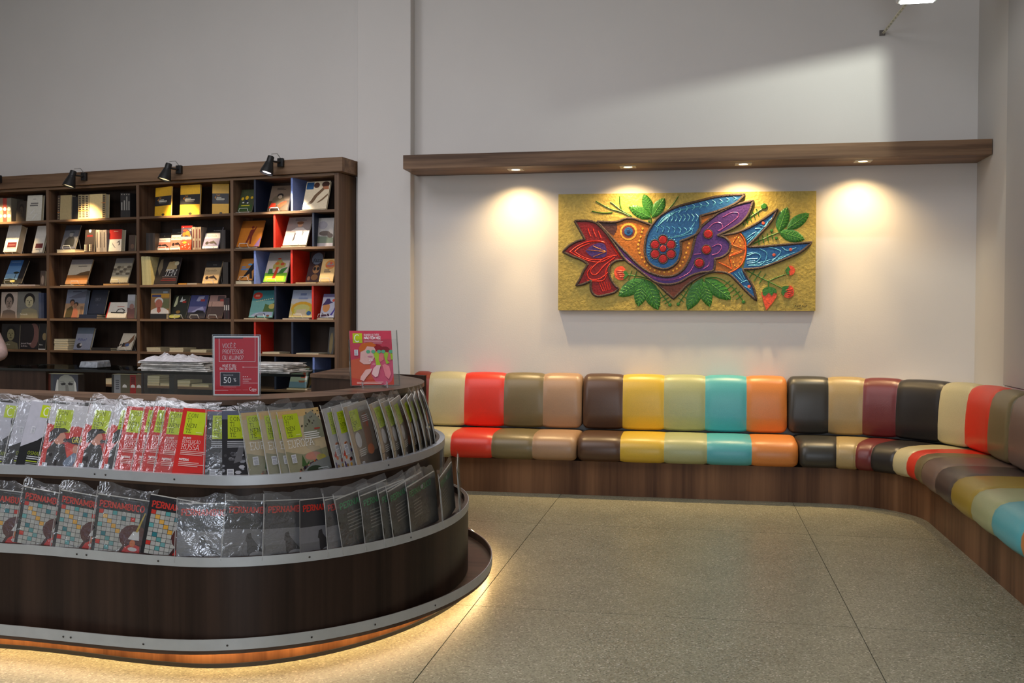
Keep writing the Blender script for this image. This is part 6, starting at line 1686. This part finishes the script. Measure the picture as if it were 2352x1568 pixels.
def sleeve(w, h, parent, flap, amp=0.004):
    """thin wrinkled bag round a magazine, its mouth standing up above the top edge"""
    rn = SLEEVE_RN
    nx, nz = 9, 14
    vs, fs = [], []
    ph = rn.random() * 6
    for i in range(nx + 1):
        for j in range(nz + 1):
            x = -0.006 + (w + 0.013) * i / nx
            z = 0.0 + (h + flap) * j / nz
            top = max(0, z - h)
            y = -0.004 - amp * (rn.random() * 0.8) - 0.0025 * math.sin(9 * i / nx + ph + j * 0.8) + top * 0.35
            if top > 0:
                z += (rn.random() - 0.5) * 0.012 + 0.010 * math.sin(i * 0.7 + ph)
                x += (rn.random() - 0.5) * 0.006
            if i in (0, nx):
                y += 0.004
            vs.append((x, y, z))
    for i in range(nx):
        for j in range(nz):
            q_ = i * (nz + 1) + j
            fs.append((q_, q_ + nz + 1, q_ + nz + 2, q_ + 1))
    o = MB().add(vs, fs).build('plastic_sleeve', PLASTIC, parent, smooth=True, angle=0.9, recalc=False)
    sm_ = MB()
    sm_.tube([(-0.006, -0.003, 0.0), (-0.0065, -0.004, h * 0.4), (-0.005, -0.003, h * 0.75), (-0.006, 0.002, h + flap * 0.7)], 0.0014, 5)
    sm_.build('sleeve_seam', SEAM, o)
    return o
SEAM = mat((176, 174, 172), 0.25, 0, 0.6, 0.1)
def place_mag(tier, z0, ins, xb, w, h, t, th, name, label, draw, rgb, slv, group, tlo, thi, sag=0.0, roll=0.0):
    pl_, pr_ = contour(*tier, inset=ins[0]), contour(*tier, inset=ins[1])
    f = cpoint(pl_, z0)
    if xb > -900:
        tt = solve(f, xb, tlo, thi)
    else:
        tt = tlo
    L = f(tt)
    g = cpoint(pr_, z0)
    a, b = tt, min(tt + 40, len(pr_) - 1.01)
    for _ in range(40):
        m = (a + b) / 2
        if (g(m) - L).length < w:
            a = m
        else:
            b = m
    R = g(a)
    d_ = R - L
    rz = math.atan2(d_.y, d_.x)
    r = thing(name, label, 'magazine', L, 0, group)
    al = math.radians(th)
    ro = math.radians(roll)
    pv = Matrix.Translation((w if ro > 0 else 0, 0, 0))
    r.matrix_world = (Matrix.Translation(L + Vector((0, 0, t * math.sin(al) + 0.0004))) @ Matrix.Rotation(rz, 4, 'Z') @ Matrix.Rotation(-al, 4, 'X')
                      @ pv @ Matrix.Rotation(ro, 4, 'Y') @ pv.inverted())
    curve = (lambda x, z: -sag * math.sin(math.pi * min(1, max(0, z / h))) ) if sag else None
    body = MB().box(0, 0, 0, w, t, h).build('pages', mat((186, 180, 168), 0.6, var=0.1), r)
    cv = MB().box(-0.0006, -0.0007, 0, w, 0, h).build('cover', mat(rgb, 0.3, var=0.05), r)
    P = Print(w, h)
    draw(P)
    pr = P.mb.build('cover_print', PRINT, r, recalc=False)
    pr.location = (0, -0.0007, 0)
    if sag:
        for o in (body, cv, pr):
            bent(o, curve, 6, h)
    if slv:
        sl = sleeve(w, h, r, slv)
        if sag:
            for v in sl.data.vertices:
                v.co.y += curve(v.co.x, v.co.z)
    return r
UP = [('A', -48, .03), ('A', 6, .03), ('A', 32, .0), ('B', 86, .03), ('B', 170, .035), ('B', 228, .03), ('C', 259, .03), ('C', 300, .025), ('C', 320, .03), ('C', 353, .03), ('C', 392, 0),
      ('D', 470, .03), ('D', 511, 0), ('E', 577, .035), ('E', 622, .02), ('E', 650, .03), ('E', 671, 0), ('F', 777, .025), ('F', 798, 0), ('G', 825, .03), ('G', 882, .025), ('G', 908, .03), ('G', 930, .03),
      ('G', 954, 0), ('G', 968, .025), ('G', 982, .03), ('G', 993, .025), ('G', 1003, .035)]
KD = {'A': (cov_c, (40, 40, 42), 'magazine with lime C box', 'C box magazines at the left end of the upper rack'),
      'B': (cov_shout, (190, 60, 50), 'shouting figure magazine', 'shouting figure magazines in the upper rack'),
      'C': (cov_red, (190, 44, 38), 'red magazine with lime box', 'red magazines in the upper rack'),
      'D': (cov_dark, (44, 42, 46), 'charcoal magazine with lime box', 'charcoal magazines in the upper rack'),
      'E': (cov_europe, (186, 166, 130), 'sand coloured crowd magazine', 'sand coloured magazines in the upper rack'),
      'F': (cov_feast, (110, 40, 40), 'pale grey magazine with reddish figures', 'pale grey magazines in the upper rack'),
      'G': (cov_sculpt, (130, 116, 100), 'brownish magazine', 'brownish magazines at the curved end of the upper rack')}
NAMES = ['first from left', 'second from left', 'third from left', 'fourth from left', 'fifth from left', 'sixth from left', 'seventh from left', 'eighth from left', 'ninth from left']
cnt = {}
for k, xb, slv in UP:
    i = cnt.get(k, 0)
    cnt[k] = i + 1
    tot = sum(1 for q_ in UP if q_[0] == k)
    dr, rgb, lb, grp = KD[k]
    place_mag(C_L1, 0.7238, (0.012, 0.055), xb, 0.207, 0.272, 0.0045, 17 if k not in 'FG' else 13, 'magazine', '%s, %s of %d in the upper rack' % (lb, NAMES[i], tot), dr, rgb, slv, grp, 3, 70,
              0.010 if k == 'G' and i > 0 else 0.0, {'A': 6, 'B': 5, 'C': 4.5, 'D': 2, 'E': -1, 'F': -4, 'G': -4}[k] + ((i * 7) % 3 - 1) * 0.8)
LOW = [('P', -62, .03), ('P', 30, .035), ('P', 118, .03), ('P', 207, .04), ('P', 320, 0), ('Q', 404, .028), ('Q', 510, .03), ('Q', 605, .035), ('Q', 690, .0), ('Q', 755, .035), ('S', 790, .03), ('S', 841, .03), ('S', 885, .03), ('S', 906, .03), ('S', 946, .035), ('S', 1018, .03), ('S', 1057, .03), ('S', 1070, .02)]
KL = {'P': (cov_grid, (36, 34, 36), 'black paper with a square grid', 'grid cover papers in the lower rack'),
      'Q': (cov_pigeon, (70, 68, 70), 'grey paper with a pigeon', 'pigeon cover papers in the lower rack'),
      'S': (cov_green, (64, 62, 56), 'dark paper with green title', 'green titled papers in the lower rack')}
cnt = {}
for k, xb, slv in LOW:
    i = cnt.get(k, 0)
    cnt[k] = i + 1
    tot = sum(1 for q_ in LOW if q_[0] == k)
    dr, rgb, lb, grp = KL[k]
    place_mag(C_L2, 0.4238, (0.004, 0.046 if k != 'S' else 0.036), xb, 0.232 if k != 'S' else 0.29, 0.224, 0.003, 3.5, 'magazine', '%s, %s of %d in the lower rack' % (lb, NAMES[i], tot), dr, rgb, slv, grp, 3, 74, 0.0, ({'P': 8, 'Q': 3.5, 'S': -7}[k] + ((i * 5) % 3 - 1) * 1.5) if (k, i) != ('Q', 4) else -2)
# ------------------------------------------------------------------ red discount sign
p = at_z(543, 910, 1.0125)
sg = thing('discount_sign', 'red discount notice in a clear acrylic holder on the counter top', 'sign', p, math.radians(12))
sw, sh = 0.2035, 0.267
pap = MB().box(-sw / 2 + 0.003, -0.0006, 0.004, sw / 2 - 0.003, 0.0006, sh - 0.006).build('paper', mat((222, 222, 226), 0.6, var=0.02), sg)
P = Print(sw - 0.006, sh - 0.01)
RS, WS = (196, 22, 38), (230, 200, 204)
P.rect(0.03, 0.022, 0.97, 0.975, RS).rect(0.03, 0.957, 0.65, 0.975, (44, 38, 58))
for a in ((0.125, 0.565, 0.137, 0.957), (0.905, 0.565, 0.915, 0.972), (0.125, 0.565, 0.915, 0.573)):
    P.rect(*a, WS)
for t, z in (('VOCÊ É', 0.80), ('PROFESSOR', 0.70), ('OU ALUNO?', 0.60)):
    P.slab(t, 0.20, z, 0.072, WS, 0.085, False, 0.72, 0.02)
P.slab('HOJE É SEU', 0.20, 0.485, 0.036, (240, 226, 228), 0.15, False, 0.84, 0.10).slab('DIA DE SORTE.', 0.14, 0.432, 0.036, (240, 226, 228), 0.15, False, 0.84, 0.10)
P.rect(0.15, 0.16, 0.585, 0.395, WS).rect(0.158, 0.166, 0.577, 0.389, (36, 34, 42)).text('Desconto de', 0.225, 0.335, 0.024, (210, 206, 210), 0, 0.92).text('50', 0.218, 0.21, 0.105, (240, 238, 240), 0, 0.95).text('%', 0.44, 0.235, 0.06, (240, 238, 240), 0, 0.85)
P.rect(0.225, 0.14, 0.5, 0.148, (214, 130, 138))
P.rect(0.665, 0.474, 0.97, 0.480, WS).rect(0.64, 0.467, 0.67, 0.487, WS).rect(0.647, 0.472, 0.663, 0.482, RS)
for k in range(3):
    P.rect(0.645 + 0.045 * k, 0.31, 0.665 + 0.045 * k, 0.322, (240, 226, 228))
P.text('Apresentando', 0.645, 0.27, 0.02, (240, 226, 228), 0, 0.9).text('a carteira.', 0.645, 0.235, 0.02, (240, 226, 228), 0, 0.9)
P.rect(0.645, 0.208, 0.97, 0.213, WS).rect(0.03, 0.086, 0.33, 0.091, WS)
for a, b in ((0.36, 0.46), (0.49, 0.61), (0.64, 0.76)):
    P.rect(a, 0.09, b, 0.097, (206, 120, 128))
P.slab('C', 0.785, 0.085, 0.055, (244, 236, 238), 0.11, False, 1.0).text('epe', 0.835, 0.085, 0.05, (244, 236, 238), 0, 0.85).rect(0.83, 0.068, 0.93, 0.074, WS)
pp = P.mb.build('notice_print', PRINT, sg, recalc=False)
pp.location = (-sw / 2 + 0.003, -0.0006, 0.004)
MB().box(-sw / 2, -0.0032, 0, sw / 2 + 0.002, -0.0020, sh).box(-sw / 2, 0.002, 0, sw / 2 + 0.002, 0.0032, sh).build('acrylic_sheet', ACRYLIC, sg)
MB().box(-sw / 2, -0.0032, sh - 0.002, sw / 2 + 0.002, 0.0032, sh + 0.0006).box(sw / 2, -0.0032, 0, sw / 2 + 0.0026, 0.0032, sh).box(-sw / 2 - 0.0006, -0.0032, 0, -sw / 2, 0.0032, sh).build('acrylic_edge', clear('acrylic_edge', (0.8, 0.86, 0.86), 0.35, 0.1), sg)
MB().box(-sw / 2, 0.004, 0.0, sw / 2, 0.07, 0.0025).build('acrylic_foot', ACRYLIC, sg)
# ------------------------------------------------------------------ pink magazine on a clear display stand
p = at_z(857, 890, 1.0125)
ms = thing('magazine_stand', 'clear acrylic stand on the right end of the counter top', 'stand', p, math.radians(28))
def stp(mb, name, m, **k):
    o = mb.build(name, m, ms, **k)
    return o
TL = math.radians(17)
def tilt(x, y, z):
    return (x, y * math.cos(TL) + z * math.sin(TL), z * math.cos(TL) - y * math.sin(TL) + 0.012)
def tbox(x0, y0, z0, x1, y1, z1):
    mb = MB().box(x0, y0, z0, x1, y1, z1)
    mb.v = [tilt(*v) for v in mb.v]
    return mb
mw, mh = 0.208, 0.278
stp(tbox(-mw / 2 - 0.004, 0.010, 0.0, mw / 2 + 0.030, 0.0125, mh + 0.004), 'back_sheet', ACRYLIC)
stp(tbox(-mw / 2 - 0.004, -0.004, 0.0, mw / 2 + 0.030, -0.0015, mh * 0.84), 'front_sheet', ACRYLIC)
eg = tbox(mw / 2 + 0.027, -0.004, 0.0, mw / 2 + 0.030, 0.0125, mh + 0.003)
e2 = tbox(-mw / 2 - 0.006, -0.004, 0.0, -mw / 2 - 0.004, 0.0125, mh * 0.84)
e3 = tbox(-mw / 2 - 0.004, -0.004, -0.003, mw / 2 + 0.030, 0.0125, 0.0)
for e in (e2, e3):
    eg.add(e.v, e.f)
stp(eg, 'acrylic_edge', clear('acrylic_edge_b', (0.82, 0.84, 0.82), 0.35, 0.1))
for sx in (-0.055, 0.065):
    ft = MB().tube([(sx, -0.03, 0.0), (sx, -0.022, 0.012), (sx, -0.006, 0.013), (sx, 0.05, 0.004), (sx, 0.09, 0.0)], 0.006, 6)
    ft.tube([(sx, -0.022, 0.012), (sx, -0.014, 0.03)], 0.005, 6)
    stp(ft, 'foot', clear('acrylic_foot_%d' % int(sx * 1000), (0.86, 0.86, 0.86), 0.3, 0.08), smooth=True)
pm = thing('magazine', 'pink and red magazine with sunglasses figures standing in the clear acrylic stand', 'magazine', p, math.radians(28))
def pbuild(mb, name, m, **k):
    mb.v = [tilt(*v) for v in mb.v]
    return mb.build(name, m, pm, **k)
pbuild(MB().box(-mw / 2, 0.0, 0.0005, mw / 2, 0.006, mh), 'pages', mat((196, 150, 146), 0.5))
P = Print(mw, mh)
SK, SK2 = (226, 178, 172), (226, 130, 140)
P.rect(0, 0, 1, 1, (206, 66, 88)).rect(0, 0, 1, 0.42, (214, 74, 58)).ell(0.35, 0.3, 0.6, 0.2, (216, 96, 66)).ell(0.75, 0.3, 0.3, 0.3, (220, 92, 120))
P.rect(0.07, 0.77, 0.295, 0.95, LIME).slab('C', 0.10, 0.795, 0.13, (238, 240, 222), 0.12, False, 1.0)
P.slab('QUANDO OS FATOS', 0.335, 0.905, 0.034, (240, 222, 222), 0.13, True, 0.74).slab('NÃO TÊM VEZ', 0.335, 0.842, 0.046, (248, 240, 240), 0.19, True, 0.82).lines(0.335, 0.815, 0.52, 3, (226, 160, 168), 0.026, 0.011, 3)
P.ell(0.60, 0.66, 0.18, 0.09, (150, 28, 40)).ell(0.82, 0.645, 0.12, 0.06, (140, 34, 48)).poly([(0.6, 0.62), (0.62, 0.48), (0.7, 0.42), (0.78, 0.46), (0.8, 0.62)], (222, 120, 120)).poly([(0.82, 0.6), (0.84, 0.46), (0.95, 0.44), (1, 0.6)], (206, 110, 112))
P.poly([(0.22, 0.46), (0.2, 0.44), (0.3, 0.38), (0.45, 0.38), (0.5, 0.44), (0.56, 0.5), (0.6, 0.64), (0.55, 0.71), (0.38, 0.71), (0.3, 0.64), (0.24, 0.62)], SK).poly([(0.22, 0.6), (0.2, 0.68), (0.28, 0.76), (0.5, 0.79), (0.62, 0.73), (0.56, 0.695), (0.4, 0.71), (0.34, 0.64), (0.28, 0.62)], (206, 100, 40))
P.poly([(0.52, 0.63), (0.68, 0.58), (0.66, 0.46), (0.72, 0.34), (0.6, 0.34), (0.58, 0.46)], (170, 196, 50)).poly([(0.78, 0.62), (0.9, 0.58), (0.86, 0.46), (0.92, 0.4), (0.84, 0.38), (0.8, 0.5)], (160, 190, 60)).poly([(0.94, 0.6), (1, 0.56), (1, 0.46), (0.96, 0.46)], (160, 190, 50))
for x in (0.42, 0.54, 0.68, 0.78, 0.96):
    P.ell(x, 0.61, 0.05, 0.032, (96, 170, 130))
P.ell(0.46, 0.52, 0.06, 0.012, (190, 120, 140))
P.poly([(0.2, 0.1), (0.22, 0.16), (0.34, 0.28), (0.5, 0.3), (0.44, 0.22), (0.34, 0.14), (0.28, 0.07)], SK).poly([(0.48, 0.2), (0.52, 0.3), (0.6, 0.36), (0.7, 0.36), (0.66, 0.26), (0.62, 0.16), (0.56, 0.14)], (230, 190, 190)).poly([(0.74, 0.36), (0.8, 0.38), (0.9, 0.34), (0.94, 0.2), (0.88, 0.1), (0.8, 0.16)], SK2)
P.text('Zás', 0.42, 0.44, 0.04, (250, 240, 240), 0.2).text('Zás', 0.5, 0.37, 0.03, (236, 190, 190), 0.2).barcode(0.09, 0.54, 0.085, 0.105).lines(0.12, 0.045, 0.78, 2, (236, 200, 190), 0.022, 0.011, 7)
P.mb.v = [(x - mw / 2, y, z) for x, y, z in P.mb.v]
pbuild(P.mb, 'cover_print', PRINT, recalc=False)
# ------------------------------------------------------------------ the clerk at the left picture edge: only a sleeve shows
ep = gpt(9, 0.90, 1.05)
PRZ = math.radians(8)
base = Vector((ep.x, ep.y, 0)) - Matrix.Rotation(PRZ, 3, 'Z') @ Vector((0.365, -0.03, 0))
def skin(name, joints, edges, m, parent, root=0, sub=2):
    me = bpy.data.meshes.new(name)
    me.from_pydata([j[:3] for j in joints], edges, [])
    o = bpy.data.objects.new(name, me)
    COL.objects.link(o)
    o.parent = parent
    md = o.modifiers.new('skin', 'SKIN')
    md.use_smooth_shade = True
    for i, v in enumerate(me.skin_vertices[0].data):
        v.radius = (joints[i][3], joints[i][4] if len(joints[i]) > 4 else joints[i][3])
        v.use_root = i == root
    s_ = o.modifiers.new('sub', 'SUBSURF')
    s_.levels = s_.render_levels = sub
    me.materials.append(m)
    return o
SKIN_M, SHIRT, TROU, HAIR = mat((168, 118, 92), 0.5), mat((196, 168, 160), 0.8, 0, 0.3, 0.12, 0.2, 30), mat((44, 46, 56), 0.8), mat((36, 28, 24), 0.6)
pr = thing('person', 'person in a pale pink shirt behind the counter, only a bent sleeve in view', 'person', base, PRZ)
J = [(0, 0, .93, .13, .10), (0, 0, 1.08, .12, .10), (0, 0, 1.28, .15, .10), (0, 0, 1.40, .11, .08), (0, -.01, 1.47, .05), (0, -.02, 1.54, .055), (0, -.03, 1.60, .075, .09), (0, -.02, 1.67, .06, .07),
     (.17, 0, 1.35, .056), (.365, -.03, 1.04, .042), (.24, -.23, 1.045, .036), (.15, -.32, 1.06, .026), (-.17, 0, 1.36, .058), (-.235, -.02, 1.10, .045), (-.16, -.22, 1.05, .034), (-.12, -.30, 1.05, .026),
     (.09, 0, .86, .085), (.10, -.01, .48, .06), (.10, .01, .10, .045), (.10, -.10, .045, .04, .035), (-.09, 0, .86, .085), (-.10, -.01, .48, .06), (-.10, .01, .10, .045), (-.10, -.10, .045, .04, .035)]
Ed = [(0, 1), (1, 2), (2, 3), (3, 4), (4, 5), (5, 6), (6, 7), (3, 8), (8, 9), (9, 10), (10, 11), (3, 12), (12, 13), (13, 14), (14, 15), (0, 16), (16, 17), (17, 18), (18, 19), (0, 20), (20, 21), (21, 22), (22, 23)]
skin('body', J, Ed, SKIN_M, pr)
def grow(idx, extra):
    return [(*J[i][:3], J[i][3] + extra, (J[i][4] if len(J[i]) > 4 else J[i][3]) + extra) for i in idx]
sj = [(0, 0, .84, .150, .128), (0, 0, 1.08, .142, .124), (0, 0, 1.28, .172, .124), (0, 0, 1.40, .125, .098)] + grow([8, 9], .017) + [(.275, -.18, 1.052, .052)] + grow([12, 13], .018)
skin('shirt', sj, [(0, 1), (1, 2), (2, 3), (3, 4), (4, 5), (5, 6), (3, 7), (7, 8)], SHIRT, pr)
skin('trousers', grow([0, 16, 17, 18, 20, 21, 22], .012), [(0, 1), (1, 2), (2, 3), (0, 4), (4, 5), (5, 6)], TROU, pr)
hr = MB().lathe([(0.0005, 0.105), (0.05, 0.098), (0.083, 0.065), (0.098, 0.02), (0.096, -0.03), (0.085, -0.05)], 18, (0, 0.0, 1.63)).build('hair', HAIR, pr, smooth=True)
for sx in (-1, 1):
    for fi, (dx, ln) in enumerate(((-.024, .055), (-.008, .066), (.008, .062), (.024, .048))):
        bx_ = (.15 if sx > 0 else -.12)
        skin('finger', [(bx_ + dx * .7, -.325, 1.06, .009), (bx_ + dx, -.345 - ln * .5, 1.055, .0085), (bx_ + dx, -.345 - ln, 1.04, .0075)], [(0, 1), (1, 2)], SKIN_M, pr, sub=1)
    skin('thumb', [(bx_ - sx * .02, -.315, 1.06, .010), (bx_ - sx * .045, -.345, 1.055, .009), (bx_ - sx * .05, -.37, 1.045, .008)], [(0, 1), (1, 2)], SKIN_M, pr, sub=1)
hz_ = 1.615
fm = MB()
for sx in (-1, 1):
    skin('ear', [(sx * .078, -.01, hz_ + .02, .016, .012), (sx * .084, 0, hz_ - .01, .016, .010), (sx * .080, -.005, hz_ - .035, .010, .008)], [(0, 1), (1, 2)], SKIN_M, pr, sub=1)
    ey = MB().lathe([(0.0004, 0.011), (0.008, 0.008), (0.011, 0.0)], 12, (0, 0, 0), 0, Matrix.Rotation(math.radians(90), 4, 'X')).build('eye', mat((226, 224, 220), 0.3), pr, smooth=True)
    ey.location = (sx * .031, -.103, hz_ + .005)
    pu = MB().lathe([(0.0004, 0.0035), (0.0045, 0.002), (0.005, 0.0)], 10, (0, 0, 0), 0, Matrix.Rotation(math.radians(90), 4, 'X')).build('iris', mat((40, 28, 22), 0.3), ey, smooth=True)
    pu.location = (0, -.010, 0)
    MB().tube([(sx * .016, -.112, hz_ + .028), (sx * .032, -.114, hz_ + .034), (sx * .046, -.106, hz_ + .027)], 0.0035, 6).build('eyebrow', HAIR, pr, smooth=True)
skin('nose', [(0, -.108, hz_ + .012, .009), (0, -.124, hz_ - .02, .012), (0, -.112, hz_ - .03, .013)], [(0, 1), (1, 2)], SKIN_M, pr, sub=1)
MB().tube([(-.024, -.106, hz_ - .055), (-.008, -.116, hz_ - .053), (.008, -.116, hz_ - .053), (.024, -.106, hz_ - .055)], [0.003, 0.006, 0.006, 0.003], 8).build('mouth', mat((150, 84, 76), 0.5), pr, smooth=True)
